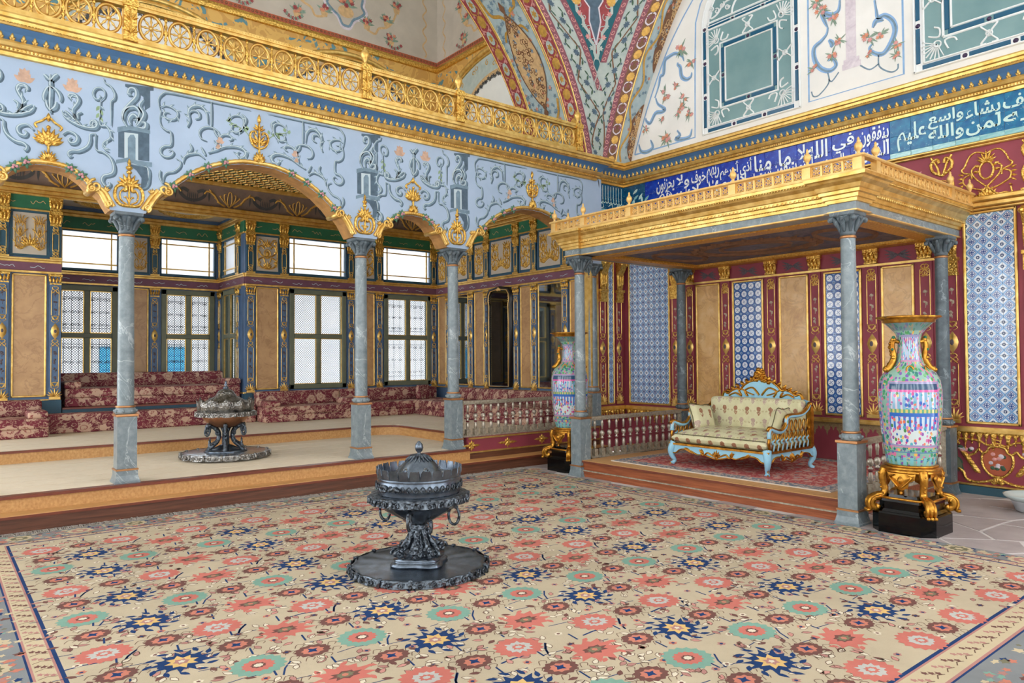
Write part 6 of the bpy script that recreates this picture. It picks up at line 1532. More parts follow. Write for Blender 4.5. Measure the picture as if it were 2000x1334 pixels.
# ---------------------------------------------------------------- porcelain vases on gilt stands
VP = [(.19, 0), (.215, .03), (.222, .07), (.24, .18), (.262, .34), (.275, .5), (.28, .66), (.275, .76), (.262, .84), (.225, .905), (.17, .95), (.13, .99), (.112, 1.05), (.1, 1.14), (.098, 1.21), (.115, 1.28), (.155, 1.33), (.205, 1.38), (.225, 1.4)]
def make_vase(x, y, label, slabel):
    st_ = thing('vase_stand', slabel, 'stand', (x, y, 0), 0, 'gilt and black vase stands')
    h, c = .29, .1
    O8 = [(-h + c, -h), (h - c, -h), (h, -h + c), (h, h - c), (h - c, h), (-h + c, h), (-h, h - c), (-h, -h + c)]
    def oct_(b, s, z0, z1, s2=None): 
        s2 = s2 or s; V = [(x_ * s, y_ * s, z0) for x_, y_ in O8] + [(x_ * s2, y_ * s2, z1) for x_, y_ in O8]
        b.add(V, [(i, (i + 1) % 8, 8 + (i + 1) % 8, 8 + i) for i in range(8)] + [tuple(range(8))[::-1], tuple(range(8, 16))])
    b = MB(); oct_(b, 1, 0, .185); oct_(b, 1, .185, .2, .96); b.build('plinth', m['lacquer'], st_)
    b = MB(); oct_(b, .9, .2, .225, .84); oct_(b, .82, .225, .3, .82); oct_(b, .9, .3, .33, .88); oct_(b, .7, .33, .36, .66); b.build('moulded_block', m['lacquer'], st_)
    b = MB(); b.tube([(x_ * .86, y_ * .86, .33) for x_, y_ in O8], .014, 6, closed=True); b.build('gilt_fillet', m['bronze_gilt'], st_)
    for k in range(4):
        a = PI / 4 + k * PI / 2; ca, sa = math.cos(a), math.sin(a)
        P = [(.245, .6), (.27, .54), (.26, .46), (.25, .38), (.3, .33), (.355, .32), (.38, .28), (.37, .235), (.33, .22), (.31, .25)]
        Q = catm([(r_ * ca, r_ * sa, z_) for r_, z_ in P], 4); b = MB(); b.tube(Q, [.046 - .012 * math.sin(PI * min(1, i / 20)) - .018 * max(0, (i - 24) / 12) for i in range(len(Q))], 8)
        for dd in (-.5, 0, .5):    # fluted leaf over the foot
            Q2 = catm([((r_ + .012) * math.cos(a + dd * .16) , (r_ + .012) * math.sin(a + dd * .16), z_) for r_, z_ in [(.26, .36), (.32, .35), (.385, .31), (.4, .25), (.385, .205), (.42, .2)]], 3); b.tube(Q2, .017, 5)
        for zz in (.56, .51, .46, .42): b.ball((.3 * ca * (1 - (.56 - zz) * .4), .3 * sa * (1 - (.56 - zz) * .4), zz), .013, 6, 4)
        b.build('leg', m['bronze_gilt'], st_)
    b = MB(); b.lathe([(.2, .57), (.245, .575), (.25, .59), (.24, .6), (.255, .612), (.25, .63), (.2, .632)], 28, lobe=lambda a_, z_: 1 + .07 * abs(math.cos(2 * a_ + PI / 2)) ** 2)
    b.build('top_ring', m['bronze_gilt'], st_)
    for k in range(4):
        a = k * PI / 2; Fk = frame((.235 * math.cos(a), .235 * math.sin(a), .49), (-math.sin(a), math.cos(a), 0), (0, 0, 1)); b = MB(Fk)
        b.dome([(-.13, .09), (.13, .09), (.12, .03), (.07, .0), (.06, -.05), (0, -.08), (-.06, -.05), (-.07, 0), (-.12, .03)], -.01, .012); b.dome(ell(0, .02, .03, .04, 12), .01, .035); b.ball((0, -.1, 0), .018, 7, 5)
        for s in (-1, 1): b.rib(catm([(s * .02, -.04), (s * .06, .0), (s * .1, .05), (s * .06, .07)], 4), .016, .01, .018)
        b.build('apron', m['bronze_gilt'], st_)
    v = thing('porcelain_vase', label, 'vase', (x, y, .632), math.radians(-39), 'tall famille-rose porcelain vases')
    bd_ = MB().lathe(VP, 48).build('body', m['porcelain'], v)
    b = MB(); b.lathe([(.195, -.002), (.23, 0), (.235, .012), (.215, .02)], 40, lobe=lambda a_, z_: 1 + .012 * math.cos(60 * a_)); b.build('foot_rope', m['bronze_gilt'], v)
    b = MB(); n = 64
    b.lathe([(.215, 1.385), (.232, 1.395), (.23, 1.41), (.25, 1.425), (.285, 1.44), (.27, 1.452), (.22, 1.43), (.17, 1.37)], n, lobe=lambda a_, z_: 1 + (.035 * math.cos(16 * a_) if z_ > 1.415 else 0), cap=False); b.build('gilt_rim', m['bronze_gilt'], v)
    for s in (-1, 1):
        b = MB(); Q = catm([(s * .1, 0, 1.2), (s * .15, 0, 1.21), (s * .165, 0, 1.15), (s * .15, 0, 1.08), (s * .16, 0, 1.02), (s * .2, 0, .95), (s * .235, 0, .93)], 4)
        b.tube(Q, [.018 + .02 * (i / len(Q)) for i in range(len(Q))], 8)
        r = random.Random(5)
        for i in range(2, len(Q), 2): b.ball((Q[i][0] + s * .012, (r.random() - .5) * .04, Q[i][2]), .022, 6, 4)
        b.ball((s * .15, 0, 1.225), .028, 8, 5); hd = b.build('dragon_handle', m['bronze_gilt'], v)
        MB().ball((s * .155, -.012, 1.245), .018, 7, 5).ball((s * .172, -.02, 1.13), .014, 6, 4).build('green_glaze', m['green'], hd)
    b = MB()
    for a in (-1.1, -2.04): b.tube([(.19 * math.cos(a + .16 * math.cos(t)) * (1 - .12 * math.sin(t)), .19 * math.sin(a + .16 * math.cos(t)) * (1 - .12 * math.sin(t)), .935 + .035 * math.sin(t)) for t in [k * PI / 6 for k in range(10)]], .008, 5)
    b.build('gilt_lizard', m['bronze_gilt'], v)
make_vase(7.47, 3.05, 'tall blue and green painted porcelain vase with gilt rim at the right of the canopy', 'gilt scroll-legged stand on a black plinth under the vase right of the canopy')
make_vase(7.6, 8.0, 'tall painted porcelain vase half hidden behind the left canopy column', 'gilt scroll-legged stand on a black plinth beside the left canopy column')
# ---------------------------------------------------------------- braziers
def scallop(n, d): return lambda a, z: 1 - d * abs(math.sin(n * a / 2)) ** 3
def edge_orn(b, r, z0, z1, n, mt=0):
    for k in range(n):
        a0 = 2 * PI * k / n
        P = []
        for i in range(7):
            a = a0 + 2 * PI / n * i / 6; dz = abs(math.sin(PI * i / 6)); P.append((a, z0 - (z1 - z0) * .25 * dz))
        V = [(r * 1.0 * math.cos(a), r * math.sin(a), z1) for a, z in P] + [(r * 1.03 * math.cos(a), r * 1.03 * math.sin(a), z) for a, z in P]
        b.add(V, [(i, i + 7, i + 8, i + 1) for i in range(6)], mt, False)
        ca, sa = math.cos(a0), math.sin(a0); b.tube([(r * 1.02 * ca, r * 1.02 * sa, z1 + .004), (r * 1.035 * ca, r * 1.035 * sa, z0 - .012)], [.017, .012], 6, mt)
        b.ball((r * 1.0 * ca, r * 1.0 * sa, z1 + .002), .019, 6, 4, mt, .6)
        for q in (.3, .7):
            a = a0 + 2 * PI / n * q; b.tube([(r * 1.03 * math.cos(a + .03 * math.cos(t)), r * 1.03 * math.sin(a + .03 * math.cos(t)), (z0 + z1) / 2 + .018 * math.sin(t) - .004) for t in [i * PI / 4 for i in range(8)]], .006, 4, mt, closed=True)
def ring_handle(b, x, y, z, a, r=.05):
    b.tube([(x + r * .75 * math.cos(t) * math.cos(a), y + r * .75 * math.cos(t) * math.sin(a), z - r + r * math.sin(t) * 1.2) for t in [k * PI / 7 for k in range(14)]], .012, 6, closed=True)
bz = thing('brazier', 'dark bronze footed brazier with domed lid standing on the carpet', 'brazier', (3.1, 5.03, .014))
b = MB(); b.lathe([(.5, .0), (.54, .015), (.55, .05), (.535, .055), (.5, .045), (.0001, .045)], 96, lobe=scallop(14, .045)); tr_ = b.build('tray', m['bronze'], bz)
b = MB(); edge_orn(b, .545, .012, .055, 14); b.build('tray_edge', m['bronze_chased'], tr_)
b = MB(); b.lathe([(.22, .045), (.225, .06), (.2, .08), (.19, .09), (.2, .1), (.0001, .1)], 64, lobe=lambda a, z: 1 + .13 * math.cos(4 * a)); b.build('foot', m['bronze'], bz)
b = MB(); b.lathe([(.13, .1), (.12, .14), (.09, .2), (.07, .26), (.062, .31), (.075, .345), (.06, .365)], 24)
for k in range(8):
    a = k * PI / 4; ca, sa = math.cos(a), math.sin(a); w = .19 if k % 2 == 0 else .13
    Q = catm([(.06 * ca, .06 * sa, .32), (.085 * ca, .085 * sa, .25), (.12 * ca, .12 * sa, .19), (w * ca, w * sa, .17), ((w + .02) * ca, (w + .02) * sa, .14)], 4); b.tube(Q, [.02 + .008 * (i / len(Q)) for i in range(len(Q))], 6)
    if k % 2 == 0:
        tx, ty = -sa, ca
        for s in (-1, 1):
            cx, cy = (w + .012) * ca + tx * .028 * s, (w + .012) * sa + ty * .028 * s
            b.tube([(cx + ca * (.045 - .035 * i / 14) * math.cos(.45 * i), cy + sa * (.045 - .035 * i / 14) * math.cos(.45 * i), .145 + (.045 - .035 * i / 14) * math.sin(.45 * i)) for i in range(15)], .013, 5)
        b.ball((w * ca, w * sa, .145), .03, 8, 5)
    else: b.ball((.15 * ca, .15 * sa, .12), .025, 7, 5)
b.build('scroll_stem', m['bronze_chased'], bz)
b = MB(); b.lathe([(.05, .36), (.08, .37), (.13, .4), (.22, .45), (.3, .5), (.355, .56), (.37, .585)], 56, lobe=lambda a, z: 1 + .03 * math.cos(14 * a) * (.38 < z < .56)); b.build('bowl', m['bronze'], bz)
b = MB(); b.lathe([(.36, .575), (.395, .58), (.4, .6), (.385, .612), (.33, .612)], 84, lobe=scallop(14, .03), cap=False); edge_orn(b, .39, .555, .595, 14); b.build('rim', m['bronze_chased'], bz)
b = MB(); b.lathe([(.325, .61), (.332, .625), (.325, .64), (.338, .655), (.342, .69), (.335, .715), (.33, .73), (.337, .742), (.325, .75), (.3, .745), (.29, .7)], 64, cap=False); b.build('drum', m['bronze'], bz)
b = MB()   # pierced band of the drum
for k in range(40):
    a = 2 * PI * k / 40
    for s in (-1, 1): b.tube([(.345 * math.cos(a + s * .05 * math.sin(t)), .345 * math.sin(a + s * .05 * math.sin(t)), .66 + .045 * t / PI) for t in [i * PI / 5 for i in range(6)]], .005, 4)
for s, a in ((1, .1), (-1, PI + .1)): b.tube([(.35 * math.cos(a + .12 * math.cos(t)) , .35 * math.sin(a + .12 * math.cos(t)), .68 + .02 * math.sin(t)) for t in [i * PI / 6 for i in range(12)]], .012, 5, closed=True)
b.tube([(.362 * math.cos(3.6 + .13 * t), .362 * math.sin(3.6 + .13 * t), .695 - .02 * abs(t)) for t in (-1, -.5, 0, .5, 1)], .014, 6)
b.build('pierced_band', m['bronze_chased'], bz)
b = MB(); n = 448; V = []; Fc = []   # pierced crown with crenellated lobes
for i in range(n):
    a = 2 * PI * i / n; q = abs(math.sin(12 * a)); zt = .79 + .02 * (q ** .6) - (.03 if q < .22 else 0) + (.008 if abs(q - .55) < .12 else 0)
    V += [(.328 * math.cos(a), .328 * math.sin(a), .74), (.343 * math.cos(a), .343 * math.sin(a), zt + .012)]
for i in range(n): j = (i + 1) % n; Fc.append((2 * i, 2 * j, 2 * j + 1, 2 * i + 1))
b.add(V, Fc, 0, False); o = b.build('crown', m['bronze'], bz); sd = o.modifiers.new('thickness', 'SOLIDIFY'); sd.thickness = .004
ld = MB().lathe([(.0001, .70), (.3, .70), (.3, .715), (.26, .722), (.21, .74), (.185, .77), (.16, .81), (.125, .85), (.09, .88), (.035, .9), (.0001, .905)], 48, cap=False).build('lid', m['bronze'], bz)
b = MB()
for k in range(18):
    a = 2 * PI * k / 18; Q = [(r_ * math.cos(a), r_ * math.sin(a), z_) for r_, z_ in ((.015, .91), (.04, .908), (.07, .897), (.095, .88), (.115, .862))]; b.tube(Q, [.006, .009, .01, .008, .002], 5)
b.build('leaf_cap', m['bronze_chased'], ld)
for k in range(6):
    a = k * PI / 3 + .3; b = MB()
    for q in range(10): t = q * PI / 5; b.ball(((.178 - .02 * math.sin(t)) * math.cos(a + .12 * math.cos(t)), (.178 - .02 * math.sin(t)) * math.sin(a + .12 * math.cos(t)), .788 + .03 * math.sin(t)), .007, 5, 3)
    b.build('pierced_rosette', m['silver_chased'], ld)
b = MB(); b.lathe([(.012, .905), (.02, .915), (.012, .925), (.028, .945), (.034, .968), (.028, .995), (.012, 1.015), (.001, 1.022)], 16, lobe=lambda a, z: 1 + .04 * math.cos(8 * a)); b.build('egg_finial', m['bronze'], ld)
for a in (.5, 2.2, 3.9, 5.3):
    b = MB(); ring_handle(b, .3 * math.cos(a), .3 * math.sin(a), .5, a, .06); b.build('ring_handle', m['bronze_chased'], bz)
for a in (1.2, 4.6):
    b = MB(); b.tube(catm([(.1 * math.cos(a), .1 * math.sin(a), .4), (.2 * math.cos(a), .2 * math.sin(a), .41), (.2 * math.cos(a), .2 * math.sin(a), .33), (.14 * math.cos(a), .14 * math.sin(a), .32)], 4), .018, 6); b.build('bird_bracket', m['bronze_chased'], bz)
# second brazier on the platform
b2 = thing('brazier', 'silvered brazier with copper bowl and openwork legs on the straw matting', 'brazier', (3.255, 10.385, Z2))
b = MB(); b.lathe([(.48, .0), (.55, .03), (.585, .085), (.57, .09), (.0001, .095)], 96, lobe=scallop(16, .05)); tr_ = b.build('tray', m['silver_plain'], b2)
b = MB(); edge_orn(b, .575, .035, .092, 16); b.build('tray_edge', m['silver_chased'], tr_)
b = MB(); b.lathe([(.27, .09), (.28, .1), (.27, .12), (.24, .125), (.16, .14), (.08, .18), (.05, .19)], 56, lobe=lambda a, z: 1 + .04 * abs(math.cos(6 * a)) * (z < .12)); b.build('foot', m['bronze'], b2)
for k in range(6):
    a = k * PI / 3 + .2; ca, sa = math.cos(a), math.sin(a); b = MB()
    Q = catm([(.26, .11), (.23, .16), (.14, .22), (.1, .3), (.12, .38), (.18, .44), (.25, .47), (.27, .44)], 4); b.tube([(r_ * ca, r_ * sa, z_) for r_, z_ in Q], .03, 6)
    b.tube([(r_ * ca, r_ * sa, z_) for r_, z_ in spiral(.25, .42, .05, .012, PI / 2, -1.1, 12)], .014, 5); b.lathe([(.02, 0), (.012, .03), (.022, .05), (.01, .07), (.016, .09), (.002, .13)], 7, (.24 * ca, .24 * sa, .15)); b.ball((.12 * ca, .12 * sa, .35), .035, 7, 5)
    ring_handle(b, .27 * ca, .27 * sa, .42, a, .045); b.build('scroll_leg', m['bronze_chased'], b2)
b = MB(); b.lathe([(.03, .1), (.05, .2), (.045, .36), (.08, .44)], 14); b.build('stem', m['bronze_chased'], b2)
b = MB(); b.lathe([(.06, .42), (.16, .44), (.25, .5), (.31, .57), (.335, .615)], 48); b.build('bowl', m['copper_bowl'], b2)
b = MB(); b.lathe([(.33, .605), (.4, .615), (.405, .64), (.38, .655), (.33, .66)], 80, lobe=scallop(12, .05), cap=False); edge_orn(b, .39, .595, .64, 12); b.build('rim', m['silver_chased'], b2)
b = MB(); n = 96; V = []; Fc = []
for i in range(n):
    a = 2 * PI * i / n; q = abs(math.cos(6 * a)); rr = .35 * (1 + .05 * abs(math.sin(6 * a))); V += [(rr * math.cos(a), rr * math.sin(a), .65), (rr * 1.04 * math.cos(a), rr * 1.04 * math.sin(a), .78 + .055 * (1 - q) + .01 * math.cos(40 * a))]
for i in range(n): j = (i + 1) % n; Fc.append((2 * i, 2 * j, 2 * j + 1, 2 * i + 1))
o = b.add(V, Fc, 0, True).build('crown', m['silver_chased'], b2); o.modifiers.new('thickness', 'SOLIDIFY').thickness = .008
ld = MB().lathe([(.31, .65), (.315, .72), (.3, .765), (.25, .8), (.2, .83), (.145, .86), (.12, .895), (.1, .93), (.06, .955), (.02, .96)], 48, lobe=lambda a, z: 1 + .05 * abs(math.sin(4 * a)) * (z < .8)).build('lid', m['silver_chased'], b2)
MB().lathe([(.02, .945), (.04, .97), (.035, .985), (.015, 1.0), (.026, 1.02), (.012, 1.035), (.018, 1.05), (.002, 1.08)], 14).build('finial', m['bronze'], ld)
# ---------------------------------------------------------------- basin at the right edge
bs = thing('basin', 'pale celadon basin on the stone floor at the right edge', 'basin', (9.3, 2.52, .006))
MB().lathe([(.17, 0), (.2, .02), (.23, .1), (.25, .13)], 28).build('foot', m['facade'], bs)
b = MB(); b.lathe([(.25, .125), (.3, .16), (.31, .18), (.29, .185), (.24, .15), (.0001, .14)], 28); b.build('bowl', mat('celadon_glaze', rgb(206, 222, 222), .25), bs)
# ---------------------------------------------------------------- upper zone: lunette wall, arches, pendentive
def RY(z): return .885 + math.sqrt(max(.01, 8.2514 ** 2 - (z - 3.109) ** 2))
def LX(z): return 3.897 + math.sqrt(max(.01, 5.178 ** 2 - (z - 4.218) ** 2))
YL = 8.95; XN = 9.6; ZB = 5.19; ZT = 8.9
def nrm(f, z): d = (f(z + .01) - f(z - .01)) / .02; L = math.hypot(1, d); return (1 / L, -d / L)   # (outward horizontal, z)
def mapL(p):     # left arch soffit: a = depth back from the hall, b = z, c = towards the opening
    z = p[1]; n = nrm(LX, z); return (LX(z) - n[0] * p[2], YL + p[0], z - n[1] * p[2])
def mapR(p):     # right arch soffit: a = depth out from the wall
    z = p[1]; n = nrm(RY, z); return (XR - p[0], RY(z) - n[0] * p[2], z - n[1] * p[2])
def pend(a, z, right, c):
    A = Vector((LX(z), YL, z)); B = Vector((XN, RY(z), z)); d = B - A; L = d.length; d /= L
    t = a / L if not right else 1 - a / L
    pos = A + d * (t * L); back = Vector((.72, .69, 0)); bul = .10 * L * math.sin(PI * max(0, min(1, t)))
    return pos + back * (bul - c) + Vector((0, 0, 0))
def mapPL(p): return pend(p[0], p[1], False, p[2])
def mapPR(p): return pend(p[0], p[1], True, p[2])
_add = MB.add
def add2(s, V, Fc, mat=0, sm=False):
    if callable(s.F):
        f = s.F; s.F = None; _add(s, [f(p) for p in V], Fc, mat, sm); s.F = f; return s
    return _add(s, V, Fc, mat, sm)
MB.add = add2
def strip(b, a0, a1, z0, z1, c, n=28, mat=0):
    V = []
    for i in range(n + 1):
        z = z0 + (z1 - z0) * i / n
        V += [((a0(z) if callable(a0) else a0), z, c), ((a1(z) if callable(a1) else a1), z, c)]
    return b.add(V, [(2 * i, 2 * i + 1, 2 * i + 3, 2 * i + 2) for i in range(n)], mat, True)
def wave(a, amp, z0, z1, per, n=8):
    P = []; k = int((z1 - z0) / per * n)
    for i in range(k + 1):
        z = z0 + (z1 - z0) * i / k; P.append((a + amp * math.sin(2 * PI * (z - z0) / per), z))
    return P
def rosette(b, a, z, r, c, mat=0, n=12):
    P = []
    for i in range(2 * n): q = r * (1 if i % 2 else .86); P.append((a + q * math.cos(PI * i / n), z + q * math.sin(PI * i / n)))
    b.dome(P, c, c + .006, mat, .6)
def daisy(b, a, z, r, c, mat, n=6, ph=0.0):
    for k in range(n): b.poly(leafpts(a, z, ph + 2 * PI * k / n, r, r * .5, 3), c, c + .002 + k * .0003, mat, side=False)
ar = struct('wall_gallery_arch', 'great painted arch over the gallery with crimson bands and gold cartouches', 'wall')
b = MB(mapL)
strip(b, -.01, 1.52, ZB, ZT, 0, 40); b.build('arch_soffit', m['iceblue'], ar)
for a0, a1, nm, mt in ((0, .3, 'crimson_band', 'crimson'), (1.2, 1.5, 'crimson_band', 'crimson')):
    b = MB(mapL); strip(b, a0, a1, ZB, ZT, .006, 40); p = b.build(nm, m[mt], ar)
    b = MB(mapL); r = random.Random(int(a0 * 7 + 1)); c = (a0 + a1) / 2; z = ZB + .15; k = 0
    while z < ZT - .1:
        if k % 2 == 0: rosette(b, c, z, .095, .008, 0)
        else: b.poly(ell(c, z, .07, .1, 14), 0, .009, 1, side=False); daisy(b, c, z, .06, .01, 0)
        for s in (-1, 1):
            b.rib(catm([(c + s * .02, z + .1), (c + s * .1, z + .15), (c + s * .06, z + .22), (c + s * .02, z + .2)], 3), .02, .006, .003, 2 if k % 2 else 0, flat=True)
            daisy(b, c + s * .09, z + .1, .035, .009, 2, 5)
        z += .24; k += 1
    b.build('painted_flowers', [m['paintgold'], m['icegreen'], m['paintpink']], p)
b = MB(mapL)
for a in (-.005, .295, .335, 1.165, 1.195, 1.505): b.rib([(a, ZB + (ZT - ZB) * i / 30) for i in range(31)], .022, .004, .012)
b.build('gilt_lines', m['gold'], ar)
b = MB(mapL); r = random.Random(21)
for i in range(260):
    a = .38 + r.random() * .76; z = ZB + .05 + r.random() * (ZT - ZB - .1)
    daisy(b, a, z, .03 + r.random() * .025, .004 + .00002 * i, 0 if r.random() < .8 else 1, 5, r.random() * 3)
    if i % 3 == 0: b.rib(catm([(a, z), (a + .05 * (r.random() - .5), z + .06), (a + .1 * (r.random() - .5), z + .1)], 3), .008, .003, .001, 2, flat=True)
b.build('painted_sprigs', [m['scroll_mid'], m['paintorange'], m['paintgreen']], ar)
b = MB(mapL)
for z0 in (5.35, 7.55):
    for s in (-1, 1):
        P = [(.75 + s * .02, z0), (.75 + s * .12, z0 + .12), (.75 + s * .32, z0 + .2), (.75 + s * .36, z0 + .45), (.75 + s * .22, z0 + .6), (.75 + s * .3, z0 + .75), (.75 + s * .36, z0 + .95)]
        b.rib(catm([q for q in P if q[1] < ZT - .05], 6), .05, .006, .004, flat=True)
        b.rib(catm([(.75, z0), (.75 + s * .1, z0 - .08), (.75 + s * .22, z0 - .1), (.75 + s * .3, z0 - .2)], 5), .04, .006, .004, flat=True)
b.build('gold_ribbon', m['paintgold'], ar)
for zc, h in ((6.95, .72), (5.05, .5)):
    lens = [(.75 + .3 * math.sin(PI * t) ** .8 * s, zc - h + 2 * h * t) for s, R_ in ((1, range(0, 13)), (-1, range(12, 0, -1))) for t in [i / 12 for i in R_]]
    lens = [q for q in lens if q[1] > ZB]
    b = MB(mapL); hw = lambda z: .3 * math.sin(PI * max(0, min(1, (z - zc + h) / (2 * h)))) ** .8
    strip(b, lambda z: .75 - hw(z), lambda z: .75 + hw(z), max(ZB, zc - h), zc + h, .01, 30); p = b.build('cartouche', m['painttan'], ar)
    b = MB(mapL); b.rib(lens, .02, .01, .006, 0, closed=True, flat=True); r = random.Random(3)
    for i in range(70):
        t = r.random(); w = .26 * math.sin(PI * t) ** .8; a = .75 + (r.random() * 2 - 1) * w * .85; z = zc - h + 2 * h * t
        if z > ZB + .05: b.rib(spiral(a, z, .045, .01, r.random() * 6, 1, 9), .012, .013, .002, 0, flat=True)
    for q in (zc - h - .08, zc + h + .08):
        if q > ZB + .1: b.poly([(.75, q - .1), (.81, q), (.75, q + .1), (.69, q)], 0, .012, 0, side=False)
    b.build('cartouche_arabesque', m['paintbrown'], p)
# pendentive between the two arches
pe = struct('wall_pendentive', 'painted pendentive with floral bands meeting in a point at the corner', 'wall')
def half(z): return (Vector((LX(z), YL, 0)) - Vector((XN, RY(z), 0))).length / 2
b = MB(mapPL)
for i in range(16): strip(b, lambda z: -.02 + (2 * half(z) + .04) * i / 16, lambda z: -.02 + (2 * half(z) + .04) * (i + 1) / 16, ZB, ZT, 0, 40)
b.build('pendentive_ground', m['icegreen'], pe)
def bandsP(F, spec, zmin=ZB):
    out = {}
    for a0, a1, mt in spec:
        z0 = ZB
        while z0 < ZT and half(z0) < a1 - .02: z0 += .05
        if ZT - z0 < .2: continue
        b = MB(F); strip(b, a0, a1, z0, ZT, .006, 30); out[(a0, mt)] = (b.build('painted_band', m[mt], pe), z0)
    return out
SL = [(0.0, .12, 'plum'), (.46, .57, 'plum')]; SR = [(0, .2, 'paintbrown'), (.2, .3, 'plum'), (.62, .73, 'plum')]
for F, S, fl0, fl1 in ((mapPL, SL, .12, .46), (mapPR, SR, .3, .62)):
    bo = bandsP(F, S)
    for (a0, mt), (p, z0) in bo.items():
        b = MB(F); c = a0 + .057; z = z0 + .06; k = 0
        if mt == 'plum':
            while z < ZT - .1:
                b.rib(spiral(c, z, .04, .012, k * PI, 1.1 * (1 if k % 2 else -1), 10), .012, .008, .002, 0, flat=True); z += .1; k += 1
            b.build('scroll_pattern', m['paintpink'], p)
        else:
            while z < ZT - .1:
                rosette(b, .1, z, .075, .008, 0); 
                for s in (-1, 1): b.rib(catm([(.1, z + .09), (.1 + s * .07, z + .14), (.1 + s * .06, z + .24), (.1 + s * .01, z + .26)], 3), .022, .007, .002, 1, flat=True); daisy(b, .1 + s * .05, z + .2, .04, .01, 2, 5)
                z += .34
            b.build('gold_rosettes', [m['paintgold'], m['paintgrey'], m['plum']], p)
    b = MB(F); z = ZB + .15; k = 0; am = (fl0 + fl1) / 2
    while z < ZT - .1:
        w = min(fl1, half(z)) - fl0; ac = fl0 + w / 2
        if w > .08:
            daisy(b, ac + .03 * (1 if k % 2 else -1), z, .06 * min(1, w / .25), .005, 0, 8)
            for s in (-1, 1): b.poly(leafpts(ac + s * .05, z + .04, PI / 2 - s * .5, .11, .03, 4), 0, .006, 1, side=False); b.poly(leafpts(ac - s * .06, z - .03, -PI / 2 - s * .5, .1, .028, 4), 0, .0065, 1, side=False)
            for s in (-1, 1): daisy(b, ac + s * w * .36, z + .1, .025, .005, 0, 5)
        z += .23; k += 1
    P = []
    for i in range(90):
        z = ZB + .25 + i * (ZT - ZB - .3) / 89; w = min(fl1, half(z)) - fl0
        tri = abs(((z / .5) % 2) - 1); P.append((fl0 + w * (.12 + .76 * tri), z))
    b.rib(P, .022, .004, .003, 2, flat=True)
    b.build('floral_band', [m['scroll_dark'], m['green_dark'], m['paintbrown']], pe)
# crimson point in the middle
zp0 = ZB
while half(zp0) < .6: zp0 += .02
def midL(z): return .57
b = MB(mapPL)
for i in range(10): strip(b, lambda z: .57 + max(0, 2 * half(z) - 1.3) * i / 10, lambda z: .57 + max(0, 2 * half(z) - 1.3) * (i + 1) / 10, zp0 + .1, ZT, .004, 30)
b.build('teal_point', m['tealpaint'], pe)
def mp(p): z = p[1]; return pend(half(z) - .08 + p[0], z, False, p[2])
b = MB(mp); z0 = zp0 + .35; zig = []
for s in (1, -1):
    rng_ = range(0, 21) if s > 0 else range(20, -1, -1)
    for i in rng_:
        z = z0 + (ZT - z0) * i / 20; w = max(0.0, half(z) - .65 - .12) * .95 + .0; zig.append((s * (w + (.035 if i % 2 else -.01) * (i > 0)), z))
hz = lambda z: max(0.0, half(z) - .77) * .95 + .03 * math.sin((z - z0) * 40) * (z > z0 + .1)
for i in range(8): strip(b, lambda z: hz(z) * (i / 4 - 1), lambda z: hz(z) * ((i + 1) / 4 - 1), z0, ZT, .009, 60)
cp = b.build('crimson_point', m['crimson'], pe)
b = MB(mp); b.rib(zig, .05, .009, .002, 0, flat=True)
b.poly([(0, 7.1), (.1, 7.45), (.08, 7.65), (.16, 7.75), (.14, 8.6), (-.14, 8.6), (-.16, 7.75), (-.08, 7.65), (-.1, 7.45)], 0, .016, 1, side=False)
b.rib([(0, 7.1), (.1, 7.45), (.08, 7.65), (.16, 7.75), (.14, 8.6)], .025, .016, .002, 2, flat=True); b.rib([(0, 7.1), (-.1, 7.45), (-.08, 7.65), (-.16, 7.75), (-.14, 8.6)], .025, .016, .002, 2, flat=True)
for s in (-1, 1):
    rosette(b, s * .3, 7.75, .085, .014, 3); rosette(b, s * .5, 8.25, .085, .014, 3); 
    for k in range(7): daisy(b, s * (.08 + .06 * k), 7.05 + .17 * k, .05, .014, 4 if k % 2 else 0, 6); b.rib(spiral(s * (.05 + .07 * k), 7.15 + .18 * k, .06, .015, k, 1, 10), .012, .013, .002, 0, flat=True)
    b.rib(catm([(0, 6.35), (s * .05, 6.5), (0, 6.65), (s * .06, 6.8), (0, 6.95)], 4), .014, .014, .002, 0, flat=True)
b.build('crimson_ornament', [m['icegreen'], m['scroll_dark'], m['paintgrey'], m['paintgold'], m['paintpink']], cp)
# right arch soffit
ra = struct('wall_lunette_arch', 'narrow painted arch soffit with gold ribbon and brown medallions round the lunette', 'wall')
b = MB(mapR); strip(b, -.02, .41, ZB, ZT, 0, 40); b.build('arch_soffit', m['iceblue'], ra)
b = MB(mapR); b.rib([(.395, ZB + (ZT - ZB) * i / 30) for i in range(31)], .03, .002, .012); b.build('gilt_line', m['gold'], ra)
for z0, z1 in ((5.28, 6.25), (6.75, 8.2)):
    b = MB(mapR); hw = lambda z: .02 + .2 * math.sin(PI * max(0, min(1, (z - z0) / (z1 - z0)))) ** .7 * (1 + .12 * math.sin(12 * (z - z0) / (z1 - z0)))
    strip(b, 0, hw, z0, z1, .005, 30); p = b.build('brown_medallion', m['paintbrown'], ra)
    b = MB(mapR); r = random.Random(6)
    for i in range(34): t = .1 + .8 * r.random(); b.rib(spiral(.02 + r.random() * .14 * math.sin(PI * t), z0 + (z1 - z0) * t, .05, .012, r.random() * 6, 1, 9), .013, .007, .002, flat=True)
    b.build('gold_arabesque', m['painttan'], p)
b = MB(mapR); b.rib(wave(.27, .075, ZB + .05, ZT - .1, .75, 14), .04, .005, .003, flat=True); b.build('gold_ribbon', m['paintgold'], ra)
b = MB(mapR); r = random.Random(31)
